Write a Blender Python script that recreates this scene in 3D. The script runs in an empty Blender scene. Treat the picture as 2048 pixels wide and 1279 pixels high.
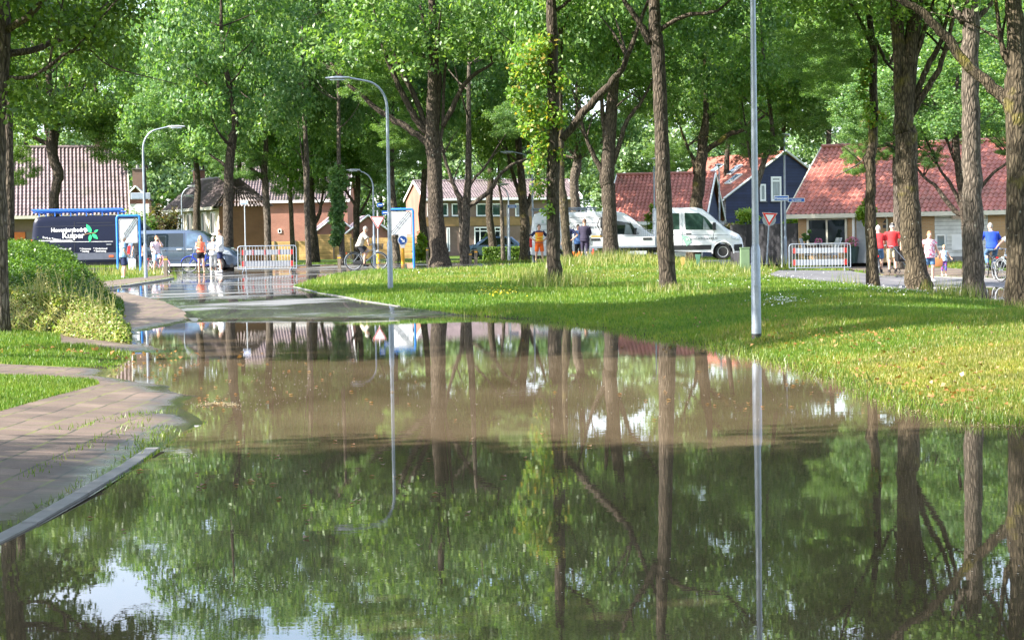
import bpy, bmesh, math, random
import numpy as np
from mathutils import Vector, Matrix
from mathutils.geometry import delaunay_2d_cdt
random.seed(7); rng = np.random.default_rng(7)
R = math.radians
sc = bpy.context.scene
col = sc.collection
# ---------------------------------------------------------------- camera
F = 2048 * 70 / 36.0          # focal length in photo pixels
CAMZ, PITCH, ROLL = 1.71, R(2.32), R(0.9)
CY, CX = 639.5, 1024.0
fwd = Vector((0, math.cos(PITCH), -math.sin(PITCH)))
r0 = Vector((1, 0, 0)); u0 = Vector((0, math.sin(PITCH), math.cos(PITCH)))
rgt = r0 * math.cos(ROLL) - u0 * math.sin(ROLL)
upv = u0 * math.cos(ROLL) + r0 * math.sin(ROLL)
cam = bpy.data.cameras.new('camera'); camo = bpy.data.objects.new('camera', cam); col.objects.link(camo)
cam.sensor_width = 36; cam.lens = 70; cam.clip_start = .1; cam.clip_end = 6000
m = Matrix.Identity(4)
for i in range(3):
    m[i][0] = rgt[i]; m[i][1] = upv[i]; m[i][2] = -fwd[i]
m[2][3] = CAMZ
camo.matrix_world = m
sc.camera = camo

def ray(px, py):
    return fwd + rgt * ((px - CX) / F) + upv * ((CY - py) / F)
def W(px, py, Y):             # a photo pixel at a chosen distance
    d = ray(px, py); return Vector((0, 0, CAMZ)) + d * (Y / d.y)
def D(s): return F / s        # pixels per metre -> distance
def Gz(px, py, z):            # a photo pixel on a level plane
    d = ray(px, py); t = (z - CAMZ) / d.z
    return Vector((0, 0, CAMZ)) + d * t
# ---------------------------------------------------------------- light
SUN_EL, SUN_AZ = R(38), R(20)   # azimuth: to the left, this far behind the camera
tosun = Vector((-math.cos(SUN_AZ) * math.cos(SUN_EL), -math.sin(SUN_AZ) * math.cos(SUN_EL), math.sin(SUN_EL)))
world = bpy.data.worlds.new('World'); sc.world = world; world.use_nodes = True
nt = world.node_tree; bgn = nt.nodes['Background']
sky = nt.nodes.new('ShaderNodeTexSky'); sky.sky_type = 'NISHITA'; sky.sun_disc = False
sky.sun_elevation = SUN_EL; sky.sun_rotation = math.atan2(tosun.x, tosun.y) % (2 * math.pi)
sky.air_density = 1.0; sky.dust_density = 1.2; sky.altitude = 10
tc = nt.nodes.new('ShaderNodeTexCoord'); nz = nt.nodes.new('ShaderNodeTexNoise')
nz.inputs['Scale'].default_value = 3.0; nz.inputs['Detail'].default_value = 6; nz.inputs['Roughness'].default_value = .6
rp = nt.nodes.new('ShaderNodeValToRGB'); rp.color_ramp.elements[0].position = .38; rp.color_ramp.elements[1].position = .62
mx = nt.nodes.new('ShaderNodeMix'); mx.data_type = 'RGBA'
nt.links.new(tc.outputs['Generated'], nz.inputs['Vector']); nt.links.new(nz.outputs['Fac'], rp.inputs['Fac'])
nt.links.new(rp.outputs['Color'], mx.inputs['Factor'])
nt.links.new(sky.outputs['Color'], mx.inputs[6]); mx.inputs[7].default_value = (3.9, 4.3, 5.1, 1)
nt.links.new(mx.outputs[2], bgn.inputs['Color']); bgn.inputs['Strength'].default_value = .135
sl = bpy.data.lights.new('sun', 'SUN'); sl.energy = 5.0; sl.angle = R(.5); sl.color = (1, .94, .84)
so = bpy.data.objects.new('sun', sl); col.objects.link(so)
so.rotation_euler = tosun.to_track_quat('Z', 'Y').to_euler()
sc.view_settings.view_transform = 'Standard'; sc.view_settings.look = 'None'
sc.view_settings.exposure = 2.0; sc.view_settings.gamma = 1
cy = sc.cycles
cy.max_bounces = 8; cy.diffuse_bounces = 5; cy.glossy_bounces = 4; cy.transmission_bounces = 4; cy.transparent_max_bounces = 6
cy.caustics_reflective = False; cy.caustics_refractive = False; cy.use_denoising = True; cy.use_adaptive_sampling = False
cy.sample_clamp_indirect = 6
# ---------------------------------------------------------------- materials
def nodes(name):
    mt = bpy.data.materials.new(name); mt.use_nodes = True
    n = mt.node_tree; b = n.nodes['Principled BSDF']; return mt, n, b
def noise_node(n, scale, detail=4, coord='Object', stretch=None, rough=.55):
    t = n.nodes.new('ShaderNodeTexCoord'); z = n.nodes.new('ShaderNodeTexNoise')
    z.inputs['Scale'].default_value = scale; z.inputs['Detail'].default_value = detail; z.inputs['Roughness'].default_value = rough
    src = t.outputs[coord]
    if stretch:
        mp = n.nodes.new('ShaderNodeMapping'); mp.inputs['Scale'].default_value = stretch
        n.links.new(src, mp.inputs['Vector']); src = mp.outputs['Vector']
    n.links.new(src, z.inputs['Vector']); return z
def ramp(n, src, stops):
    r = n.nodes.new('ShaderNodeValToRGB'); e = r.color_ramp.elements
    while len(e) < len(stops): e.new(.5)
    for k, (p, c) in enumerate(stops):
        e[k].position = p; e[k].color = (c[0], c[1], c[2], 1) if not isinstance(c, (int, float)) else (c, c, c, 1)
    n.links.new(src, r.inputs['Fac']); return r.outputs['Color']
def mixc(n, f, a, b):
    k = n.nodes.new('ShaderNodeMix'); k.data_type = 'RGBA'
    for s, i in ((f, 0), (a, 6), (b, 7)):
        if hasattr(s, 'links') or hasattr(s, 'is_linked'): n.links.new(s, k.inputs[i])
        else: k.inputs[i].default_value = s if i == 0 else (*s, 1)
    return k.outputs[2]
def bump(n, b, h, strength, dist=.02):
    k = n.nodes.new('ShaderNodeBump'); k.inputs['Strength'].default_value = strength; k.inputs['Distance'].default_value = dist
    n.links.new(h, k.inputs['Height']); n.links.new(k.outputs['Normal'], b.inputs['Normal'])
def sc3(c, k): return tuple(min(1, x * k) for x in c)
def pmat(name, c, rough=.6, metal=0, var=.12, scale=4, bmp=0, bscale=30, coat=0, spec=.5, stretch=None):
    mt, n, b = nodes(name)
    z = noise_node(n, scale, 5, stretch=stretch)
    n.links.new(ramp(n, z.outputs['Fac'], [(.3, sc3(c, 1 - var)), (.7, sc3(c, 1 + var))]), b.inputs['Base Color'])
    b.inputs['Roughness'].default_value = rough; b.inputs['Metallic'].default_value = metal
    b.inputs['Coat Weight'].default_value = coat; b.inputs['Coat Roughness'].default_value = .05
    b.inputs['Specular IOR Level'].default_value = spec
    if bmp:
        z2 = noise_node(n, bscale, 4, stretch=stretch); bump(n, b, z2.outputs['Fac'], bmp)
    return mt
def leafmat(name, cols, transl=.47, rough=.42, clump=.5, warm=None):
    """leaf colours vary leaf by leaf and in broad clumps"""
    mt, n, b = nodes(name)
    g = n.nodes.new('ShaderNodeNewGeometry')
    c1 = ramp(n, g.outputs['Random Per Island'], [(k / (len(cols) - 1), c) for k, c in enumerate(cols)])
    z = noise_node(n, clump, 3)
    c2 = ramp(n, z.outputs['Fac'], [(.35, (.82, .85, .9)), (.68, (1.2, 1.16, .85))])
    k = n.nodes.new('ShaderNodeMix'); k.data_type = 'RGBA'; k.blend_type = 'MULTIPLY'; k.inputs[0].default_value = 1
    n.links.new(c1, k.inputs[6]); n.links.new(c2, k.inputs[7]); cc = k.outputs[2]
    n.links.new(cc, b.inputs['Base Color']); b.inputs['Roughness'].default_value = rough; b.inputs['Specular IOR Level'].default_value = .42
    t = n.nodes.new('ShaderNodeBsdfTranslucent')
    k2 = n.nodes.new('ShaderNodeMix'); k2.data_type = 'RGBA'; k2.blend_type = 'MULTIPLY'; k2.inputs[0].default_value = 1
    n.links.new(cc, k2.inputs[6]); k2.inputs[7].default_value = (1.5, 1.5, .55, 1); n.links.new(k2.outputs[2], t.inputs['Color'])
    a = n.nodes.new('ShaderNodeMixShader'); a.inputs[0].default_value = transl
    n.links.new(b.outputs[0], a.inputs[1]); n.links.new(t.outputs[0], a.inputs[2])
    n.links.new(a.outputs[0], n.nodes['Material Output'].inputs['Surface']); return mt
def barkmat(name, dark, light, moss=0):
    mt, n, b = nodes(name)
    z = noise_node(n, 1, 8, stretch=(14, 14, 3.2), rough=.65)
    v = n.nodes.new('ShaderNodeTexVoronoi'); v.inputs['Scale'].default_value = 1; v.feature = 'DISTANCE_TO_EDGE'
    t = n.nodes.new('ShaderNodeTexCoord'); mp = n.nodes.new('ShaderNodeMapping'); mp.inputs['Scale'].default_value = (16, 16, 4)
    n.links.new(t.outputs['Object'], mp.inputs['Vector']); n.links.new(mp.outputs['Vector'], v.inputs['Vector'])
    c = ramp(n, z.outputs['Fac'], [(.3, dark), (.52, light), (.75, sc3(light, 1.5))])
    fr = ramp(n, v.outputs['Distance'], [(0, .25), (.25, 1.1)])
    k = n.nodes.new('ShaderNodeMix'); k.data_type = 'RGBA'; k.blend_type = 'MULTIPLY'; k.inputs[0].default_value = .8
    n.links.new(c, k.inputs[6]); n.links.new(fr, k.inputs[7]); c = k.outputs[2]
    z3 = noise_node(n, 9, 2); lich = ramp(n, z3.outputs['Fac'], [(.70, 0), (.74, .6)])
    c = mixc(n, lich, c, (.36, .36, .31))
    if moss:
        z2 = noise_node(n, .9, 5); f = ramp(n, z2.outputs['Fac'], [(.62 - moss * .2, 0), (.72 - moss * .2, .85)])
        c = mixc(n, f, c, (.17, .15, .025))
    n.links.new(c, b.inputs['Base Color']); b.inputs['Roughness'].default_value = .9; b.inputs['Specular IOR Level'].default_value = .2
    ad = n.nodes.new('ShaderNodeMath'); ad.operation = 'ADD'; n.links.new(z.outputs['Fac'], ad.inputs[0]); n.links.new(fr, ad.inputs[1])
    bump(n, b, ad.outputs[0], .9, .03); return mt
def brickmat(name, c1, c2, mortar, w=.21, h=.065, ms=.012, bmp=.4):
    mt, n, b = nodes(name); u = n.nodes.new('ShaderNodeUVMap'); br = n.nodes.new('ShaderNodeTexBrick')
    br.inputs['Color1'].default_value = (*c1, 1); br.inputs['Color2'].default_value = (*c2, 1); br.inputs['Mortar'].default_value = (*mortar, 1)
    br.inputs['Scale'].default_value = 1; br.inputs['Brick Width'].default_value = w; br.inputs['Row Height'].default_value = h
    br.inputs['Mortar Size'].default_value = ms; n.links.new(u.outputs['UV'], br.inputs['Vector'])
    z = noise_node(n, .7, 5); d = ramp(n, z.outputs['Fac'], [(.3, .78), (.7, 1.12)])
    k = n.nodes.new('ShaderNodeMix'); k.data_type = 'RGBA'; k.blend_type = 'MULTIPLY'; k.inputs[0].default_value = 1
    n.links.new(br.outputs['Color'], k.inputs[6]); n.links.new(d, k.inputs[7]); n.links.new(k.outputs[2], b.inputs['Base Color'])
    b.inputs['Roughness'].default_value = .85; bump(n, b, br.outputs['Fac'], -bmp, .01); return mt
def boardmat(name, c, pitch=.15, vertical=False, var=.2, rough=.7):
    mt, n, b = nodes(name); u = n.nodes.new('ShaderNodeUVMap'); br = n.nodes.new('ShaderNodeTexBrick')
    br.inputs['Color1'].default_value = (*sc3(c, 1 - var), 1); br.inputs['Color2'].default_value = (*sc3(c, 1 + var), 1); br.inputs['Mortar'].default_value = (*sc3(c, .3), 1)
    br.inputs['Scale'].default_value = 1; br.inputs['Brick Width'].default_value = 3.1; br.inputs['Row Height'].default_value = pitch; br.inputs['Mortar Size'].default_value = .008
    mp = n.nodes.new('ShaderNodeMapping'); n.links.new(u.outputs['UV'], mp.inputs['Vector'])
    if vertical: mp.inputs['Rotation'].default_value = (0, 0, R(90))
    n.links.new(mp.outputs['Vector'], br.inputs['Vector'])
    z = noise_node(n, 2.5, 6); d = ramp(n, z.outputs['Fac'], [(.3, .8), (.7, 1.15)])
    k = n.nodes.new('ShaderNodeMix'); k.data_type = 'RGBA'; k.blend_type = 'MULTIPLY'; k.inputs[0].default_value = 1
    n.links.new(br.outputs['Color'], k.inputs[6]); n.links.new(d, k.inputs[7]); n.links.new(k.outputs[2], b.inputs['Base Color'])
    b.inputs['Roughness'].default_value = rough; bump(n, b, br.outputs['Fac'], -.5, .012); return mt

M = {}
M['bark'] = barkmat('bark', (.02, .016, .012), (.095, .075, .057))
M['bark_grey'] = barkmat('bark_grey', (.036, .030, .024), (.155, .127, .102))
M['bark_moss'] = barkmat('bark_moss', (.024, .018, .012), (.105, .083, .055), moss=.25)
M['leaf'] = leafmat('leaf', [(.058, .14, .034), (.095, .195, .05), (.14, .25, .075), (.215, .315, .12)])
M['leaf_cool'] = leafmat('leaf_cool', [(.06, .145, .05), (.095, .20, .07), (.14, .25, .10), (.215, .315, .15)])
M['leaf_dark'] = leafmat('leaf_dark', [(.055, .125, .02), (.085, .17, .028), (.12, .21, .036), (.18, .27, .05)], transl=.3)
M['leaf_bright'] = leafmat('leaf_bright', [(.11, .22, .025), (.16, .28, .03), (.21, .32, .035), (.25, .32, .04)], transl=.45)
M['leaf_turn'] = leafmat('leaf_turn', [(.08, .19, .03), (.115, .235, .035), (.15, .275, .045), (.175, .295, .055), (.21, .30, .06), (.36, .25, .06)], transl=.45)
M['leaf_far'] = leafmat('leaf_far', [(.085, .165, .065), (.115, .205, .085), (.15, .24, .11), (.20, .28, .15)], transl=.3)  # far leaves made paler: haze and extra light put into the colour
M['leaf_copper'] = leafmat('leaf_copper', [(.07, .05, .03), (.10, .07, .035), (.07, .10, .03), (.13, .10, .05)])
M['hedge'] = leafmat('hedge', [(.045, .11, .010), (.065, .145, .012), (.085, .17, .015), (.12, .21, .022)], transl=.25, clump=1.2)
M['dry'] = leafmat('dry', [(.12, .21, .03), (.17, .26, .045), (.22, .28, .08), (.38, .34, .18), (.10, .19, .02)], transl=.3, clump=1.5)
M['grass'] = leafmat('grass', [(.075, .15, .018), (.11, .19, .026), (.15, .225, .036), (.21, .25, .06)], transl=.4, clump=.35)
M['grass_dry'] = leafmat('grass_dry', [(.14, .19, .03), (.20, .225, .05), (.27, .25, .08), (.36, .30, .14)], transl=.4, clump=.8)
M['grass_lush'] = leafmat('grass_lush', [(.05, .135, .014), (.075, .17, .018), (.10, .20, .024), (.15, .23, .035)], transl=.4, clump=.8)
M['seedhead'] = leafmat('seedhead', [(.30, .30, .12), (.40, .35, .20), (.28, .32, .12)], transl=.3)
M['galv'] = pmat('galvanised_steel', (.27, .31, .37), .42, .5, .14, 9, .06, 60)
M['galvlight'] = pmat('galvanised_light', (.42, .44, .47), .4, .4, .1, 9)
M['white'] = pmat('white_paint', (.78, .78, .76), .45, 0, .05, 3)
M['offwhite'] = pmat('offwhite_paint', (.62, .58, .48), .5, 0, .06, 3)
M['vanwhite'] = pmat('van_white_paint', (.82, .83, .85), .22, 0, .03, 1, coat=1)
M['vannavy'] = pmat('van_navy_paint', (.006, .008, .024), .3, 0, .1, 1, spec=.25)
M['vansilver'] = pmat('van_silver_paint', (.10, .135, .195), .28, .6, .06, 1, coat=1)
M['carblack'] = pmat('car_black_paint', (.01, .01, .013), .2, 0, .1, 1, coat=1)
M['carblue'] = pmat('car_blue_silver_paint', (.18, .26, .42), .25, .4, .06, 1, coat=1)
M['alu'] = pmat('aluminium', (.55, .58, .57), .45, .35, .1, 6)
M['plastic'] = pmat('black_plastic', (.018, .019, .021), .55, 0, .2, 8)
M['seam'] = pmat('dark_seam', (.03, .032, .04), .7)
M['tyre'] = pmat('tyre_rubber', (.014, .014, .014), .8, 0, .2, 10, .1, 40)
M['glass'] = pmat('dark_glass', (.012, .018, .02), .04, 0, .3, 2, spec=.8)
M['glassg'] = pmat('green_glass', (.035, .07, .055), .04, 0, .5, 3, spec=.8)
M['glassb'] = pmat('blue_glass', (.08, .13, .19), .04, 0, .4, 3, spec=.8)
M['curtain'] = pmat('curtained_glass', (.20, .24, .25), .15, 0, .35, 6, spec=.7, stretch=(6, 6, .3))
M['signblue'] = pmat('sign_blue', (.012, .10, .42), .4, 0, .08, 4)
M['frameblue'] = pmat('portal_blue_paint', (.02, .17, .52), .4, 0, .12, 6)
M['rackblue'] = pmat('rack_blue_paint', (.03, .13, .50), .4, 0, .15, 6)
M['signwhite'] = pmat('sign_white', (.72, .73, .74), .45, 0, .04, 4)
M['signgrey'] = pmat('sign_back_grey', (.33, .36, .40), .5, .2, .08, 5)
M['faint'] = pmat('faint_print', (.40, .42, .45), .5)
M['black'] = pmat('black_print', (.02, .02, .022), .5)
M['red'] = pmat('red_reflective', (.62, .035, .025), .4, 0, .1, 6)
M['amber'] = pmat('amber_post', (.75, .36, .012), .5, 0, .1, 6)
M['greenprint'] = pmat('green_print', (.02, .48, .18), .45)
M['greengrey'] = pmat('pale_green_print', (.24, .42, .33), .45)
M['twig'] = pmat('twig_print', (.30, .17, .07), .5)
M['letter'] = pmat('white_lettering', (.82, .82, .82), .45)
M['lettergrey'] = pmat('grey_lettering', (.13, .14, .17), .45)
M['wood'] = pmat('weathered_post', (.16, .13, .095), .85, 0, .3, 6, .4, 25, stretch=(6, 6, 1))
M['cabinet'] = pmat('cabinet_green', (.13, .20, .11), .6, 0, .12, 4)
M['markgreen'] = pmat('marker_green', (.07, .18, .13), .6)
M['markyellow'] = pmat('marker_ochre', (.50, .30, .09), .6)
M['hub'] = pmat('wheel_steel', (.40, .41, .42), .4, .6)
M['headlight'] = pmat('headlight', (.55, .6, .66), .1, .2, .3, 8, spec=.9)
M['tail'] = pmat('tail_lamp', (.65, .015, .015), .25)
M['orangelamp'] = pmat('side_lamp', (.8, .12, .03), .4)
M['concrete'] = pmat('kerb_concrete', (.19, .185, .18), .8, 0, .2, 5, .25, 60)
M['skin'] = pmat('skin', (.56, .33, .24), .55, 0, .08, 8)
M['skin_tan'] = pmat('skin_tanned', (.46, .26, .18), .55, 0, .08, 8)
def tilemat(name, c, dark):
    mt, n, b = nodes(name)
    z = noise_node(n, 1.3, 5); a = ramp(n, z.outputs['Fac'], [(.3, dark), (.55, c), (.75, sc3(c, 1.25))])
    t = n.nodes.new('ShaderNodeTexCoord'); v = n.nodes.new('ShaderNodeTexVoronoi'); v.inputs['Scale'].default_value = 3.6; n.links.new(t.outputs['Object'], v.inputs['Vector'])
    sp = n.nodes.new('ShaderNodeSeparateColor'); n.links.new(v.outputs['Color'], sp.inputs[0]); k = ramp(n, sp.outputs[0], [(0, .8), (.5, 1), (1, 1.15)])
    q = n.nodes.new('ShaderNodeMix'); q.data_type = 'RGBA'; q.blend_type = 'MULTIPLY'; q.inputs[0].default_value = 1
    n.links.new(a, q.inputs[6]); n.links.new(k, q.inputs[7])
    m_ = noise_node(n, .55, 7, rough=.7); f = ramp(n, m_.outputs['Fac'], [(.52, 0), (.70, .55)])
    n.links.new(mixc(n, f, q.outputs[2], (.10, .095, .06)), b.inputs['Base Color'])
    b.inputs['Roughness'].default_value = .6; return mt
M['tile_red'] = tilemat('red_roof_tile', (.41, .155, .12), (.31, .105, .08))
M['tile_pale'] = tilemat('greyed_roof_tile', (.17, .125, .135), (.115, .085, .09))
M['tile_brown'] = tilemat('brown_roof_tile', (.14, .105, .11), (.09, .07, .072))
M['tile_mauve'] = tilemat('mauve_roof_tile', (.30, .22, .25), (.22, .16, .18))
M['brick_red'] = brickmat('red_brick', (.27, .085, .055), (.34, .12, .075), (.28, .19, .15))
M['brick_ochre'] = brickmat('ochre_brick', (.44, .23, .09), (.52, .30, .13), (.42, .33, .22))
M['brick_brown'] = brickmat('brown_brick', (.16, .09, .068), (.21, .12, .09), (.2, .16, .13))
M['brick_cream'] = brickmat('cream_brick', (.62, .54, .40), (.68, .60, .46), (.58, .52, .42))
M['brick_pink'] = brickmat('pink_brick', (.33, .115, .08), (.37, .135, .095), (.32, .17, .13))
M['panel_ochre'] = pmat('ochre_panel', (.25, .15, .06), .7, 0, .15, 3)
M['clad_blue'] = boardmat('dark_blue_cladding', (.018, .026, .075), .19)
M['clad_grey'] = boardmat('light_grey_cladding', (.36, .38, .42), .19, var=.06)
M['clad_white'] = boardmat('white_cladding', (.66, .66, .63), .17, var=.03)
M['fence_wood'] = boardmat('wood_fence', (.50, .32, .12), .145, var=.22)
M['fence_dark'] = boardmat('dark_wood_fence', (.028, .028, .034), .15, vertical=True)
M['orange_door'] = pmat('orange_door_paint', (.55, .13, .02), .5)
# ---------------------------------------------------------------- mesh helpers
def arr(o):
    return np.asarray(o, dtype=np.float64)
class MB:
    def __init__(s): s.v = []; s.f = []; s.uv = {}
    def add(s, vs, fs, uvs=None):
        o = len(s.v); s.v += [tuple(p) for p in vs]
        for k, f in enumerate(fs):
            if uvs: s.uv[len(s.f)] = uvs[k]
            s.f.append(tuple(i + o for i in f))
        return s
    def box(s, c, size, rz=0, ry=0, rx=0, taper=1.0):
        x, y, z = size[0] / 2, size[1] / 2, size[2] / 2
        vs = [Vector((sx * x * (taper if sz > 0 else 1), sy * y * (taper if sz > 0 else 1), sz * z)) for sz in (-1, 1) for sy in (-1, 1) for sx in (-1, 1)]
        mt = Matrix.Rotation(rz, 3, 'Z') @ Matrix.Rotation(ry, 3, 'Y') @ Matrix.Rotation(rx, 3, 'X')
        c = Vector(c)
        return s.add([mt @ v + c for v in vs], [(0, 2, 3, 1), (4, 5, 7, 6), (0, 1, 5, 4), (2, 6, 7, 3), (0, 4, 6, 2), (1, 3, 7, 5)])
    def bevbox(s, c, size, b=.02, rz=0):
        bm = bmesh.new(); bmesh.ops.create_cube(bm, size=1)
        for v in bm.verts: v.co = Vector((v.co.x * size[0], v.co.y * size[1], v.co.z * size[2]))
        bmesh.ops.bevel(bm, geom=list(bm.edges), offset=b, segments=2, affect='EDGES', profile=.6)
        mt = Matrix.Rotation(rz, 3, 'Z'); c = Vector(c); bm.verts.index_update()
        s.add([mt @ v.co + c for v in bm.verts], [[v.index for v in f.verts] for f in bm.faces]); bm.free(); return s
    def tube(s, pts, rad, n=8, caps=True, ell=None, closed=False):
        pts = [Vector(p) for p in pts]; k = len(pts)
        if not hasattr(rad, '__len__'): rad = [rad] * k
        o = len(s.v); prev = None
        for i, p in enumerate(pts):
            if closed: t = pts[(i + 1) % k] - pts[i - 1]
            else: t = pts[min(i + 1, k - 1)] - pts[max(i - 1, 0)]
            if t.length < 1e-9: t = Vector((0, 0, 1))
            t.normalize()
            if prev is None:
                a = Vector((1, 0, 0)) if abs(t.x) < .9 else Vector((0, 1, 0))
                a = (a - t * a.dot(t)).normalized()
            else: a = (prev - t * prev.dot(t)).normalized()
            prev = a; b = t.cross(a); e = ell or (1, 1)
            for j in range(n):
                w = 2 * math.pi * j / n
                s.v.append(tuple(p + a * (rad[i] * e[0] * math.cos(w)) + b * (rad[i] * e[1] * math.sin(w))))
        for i in range(k if closed else k - 1):
            for j in range(n):
                q = (i + 1) % k
                s.f.append((o + i * n + j, o + i * n + (j + 1) % n, o + q * n + (j + 1) % n, o + q * n + j))
        if caps and not closed:
            s.f.append(tuple(o + j for j in reversed(range(n)))); s.f.append(tuple(o + (k - 1) * n + j for j in range(n)))
        return s
    def rings(s, rs, n=16):     # rs: (cx, cy, cz, rx, ry)
        o = len(s.v)
        for (x, y, z, a, b) in rs:
            for j in range(n):
                w = 2 * math.pi * j / n; s.v.append((x + a * math.cos(w), y + b * math.sin(w), z))
        for i in range(len(rs) - 1):
            for j in range(n):
                s.f.append((o + i * n + j, o + i * n + (j + 1) % n, o + (i + 1) * n + (j + 1) % n, o + (i + 1) * n + j))
        s.f.append(tuple(o + j for j in reversed(range(n)))); s.f.append(tuple(o + (len(rs) - 1) * n + j for j in range(n)))
        return s
    def ell(s, c, r, n=14, m=9, mt=None):
        c = Vector(c); o = len(s.v); vs = []
        for i in range(m + 1):
            th = math.pi * i / m
            for j in range(n):
                ph = 2 * math.pi * j / n
                v = Vector((r[0] * math.sin(th) * math.cos(ph), r[1] * math.sin(th) * math.sin(ph), r[2] * math.cos(th)))
                vs.append(c + (mt @ v if mt else v))
        fs = [(i * n + j, (i + 1) * n + j, (i + 1) * n + (j + 1) % n, i * n + (j + 1) % n) for i in range(m) for j in range(n)]
        return s.add(vs, fs)
    def quad(s, a, b, c, d, uv=None):
        return s.add([a, b, c, d], [(0, 1, 2, 3)], [uv] if uv else None)
    def prism(s, poly, axis, t0, t1):   # poly in the plane across axis ('y': (x,z)), thickness t0..t1
        n = len(poly)
        def P(a, b, t): return (a, t, b) if axis == 'y' else ((t, a, b) if axis == 'x' else (a, b, t))
        vs = [P(a, b, t0) for a, b in poly] + [P(a, b, t1) for a, b in poly]
        fs = [tuple(range(n)), tuple(reversed(range(n, 2 * n)))] + [(i, i + n, (i + 1) % n + n, (i + 1) % n) for i in range(n)]
        return s.add(vs, fs)
    def build(s, name, mat, parent=None, smooth=False, fix=True, modify=None):
        me = bpy.data.meshes.new(name); me.from_pydata(s.v, [], s.f)
        if s.uv:
            ul = me.uv_layers.new(name='UVMap')
            for fi, uvs in s.uv.items():
                p = me.polygons[fi]
                for k, li in enumerate(p.loop_indices): ul.data[li].uv = uvs[k]
        if fix and not s.uv:
            bm = bmesh.new(); bm.from_mesh(me); bmesh.ops.remove_doubles(bm, verts=bm.verts, dist=1e-5)
            bmesh.ops.dissolve_degenerate(bm, edges=bm.edges, dist=1e-6)
            bmesh.ops.recalc_face_normals(bm, faces=bm.faces); bm.to_mesh(me); bm.free()
        if mat: me.materials.append(mat)
        if smooth:
            me.polygons.foreach_set('use_smooth', [True] * len(me.polygons))
            if smooth != 'all':
                try: me.set_sharp_from_angle(angle=R(38))
                except Exception: pass
        o = bpy.data.objects.new(name, me); col.objects.link(o)
        if parent is not None: o.parent = parent
        return o
def rawmesh(name, V, Fc, mat, parent=None, nper=3, smooth=False):
    me = bpy.data.meshes.new(name); V = np.ascontiguousarray(V, dtype=np.float32); Fc = np.ascontiguousarray(Fc, dtype=np.int32)
    me.vertices.add(len(V)); me.vertices.foreach_set('co', V.ravel())
    me.loops.add(Fc.size); me.loops.foreach_set('vertex_index', Fc.ravel())
    me.polygons.add(len(Fc)); me.polygons.foreach_set('loop_start', np.arange(len(Fc), dtype=np.int32) * nper)
    me.polygons.foreach_set('loop_total', np.full(len(Fc), nper, dtype=np.int32))
    if smooth: me.polygons.foreach_set('use_smooth', np.ones(len(Fc), dtype=bool))
    me.materials.append(mat); me.update(calc_edges=True); me.validate()
    o = bpy.data.objects.new(name, me); col.objects.link(o)
    if parent is not None: o.parent = parent
    return o
def tag(o, label, cat, group=None):
    o['label'] = label; o['category'] = cat
    if group: o['group'] = group
    return o
def empty(name, loc, rz=0, label=None, cat=None, group=None):
    o = bpy.data.objects.new(name, None); o.empty_display_size = .2; col.objects.link(o)
    o.location = loc; o.rotation_euler = (0, 0, rz)
    if label: tag(o, label, cat, group)
    return o
def copytree(o, parent=None):
    c = o.copy(); col.objects.link(c); c.parent = parent
    for ch in list(o.children): copytree(ch, c)
    return c
def struct(o): o['kind'] = 'structure'; return o
def stuff(o): o['kind'] = 'stuff'; return o
def catmull(pts, k=4):
    pts = [arr(p) for p in pts]; P = [2 * pts[0] - pts[1]] + pts + [2 * pts[-1] - pts[-2]]; out = []
    for i in range(1, len(P) - 2):
        for t in np.linspace(0, 1, k, endpoint=False):
            a, b, c, d = P[i - 1], P[i], P[i + 1], P[i + 2]
            out.append(.5 * ((2 * b) + (-a + c) * t + (2 * a - 5 * b + 4 * c - d) * t * t + (-a + 3 * b - 3 * c + d) * t ** 3))
    out.append(pts[-1]); return out
def text_mesh(txt, size, mat, parent, loc, rz=0, rx=R(90), align='CENTER', name='lettering', bold=0, shear=0, sx=1, space=1, ry=0, ext=.004):
    cu = bpy.data.curves.new('t', 'FONT'); cu.body = txt; cu.size = size; cu.align_x = align; cu.align_y = 'CENTER'
    cu.offset = bold; cu.shear = shear; cu.space_character = space; cu.extrude = ext; cu.resolution_u = 3
    t = bpy.data.objects.new('t', cu); col.objects.link(t)
    dg = bpy.context.evaluated_depsgraph_get(); me = bpy.data.meshes.new_from_object(t.evaluated_get(dg))
    bpy.data.objects.remove(t); me.name = name
    me.materials.clear(); me.materials.append(mat)
    o = bpy.data.objects.new(name, me); col.objects.link(o); o.parent = parent
    o.location = loc; o.rotation_euler = (rx, ry, rz); o.scale = (sx, 1, 1); return o
def cdt_panel(poly, step=.25):
    """triangulate an outline with inner points; returns 2-D points, triangles, and the outline's indices"""
    poly = [(float(a), float(b)) for a, b in poly]; n = len(poly); P = arr(poly)
    x0, y0 = P.min(0); x1, y1 = P.max(0); ins = []
    gx = np.arange(x0 + step * .5, x1, step); gy = np.arange(y0 + step * .5, y1, step)
    if len(gx) and len(gy):
        XX, YY = np.meshgrid(gx, gy); q = np.c_[XX.ravel(), YY.ravel()]
        d = sdf(P, q[:, 0], q[:, 1]); ins = [tuple(p) for p in q[d < -step * .3]]
    r = delaunay_2d_cdt([Vector(p) for p in poly + ins], [], [list(range(n))], 1, 1e-5)
    return [tuple(v) for v in r[0]], [tuple(f) for f in r[2]]
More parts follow.
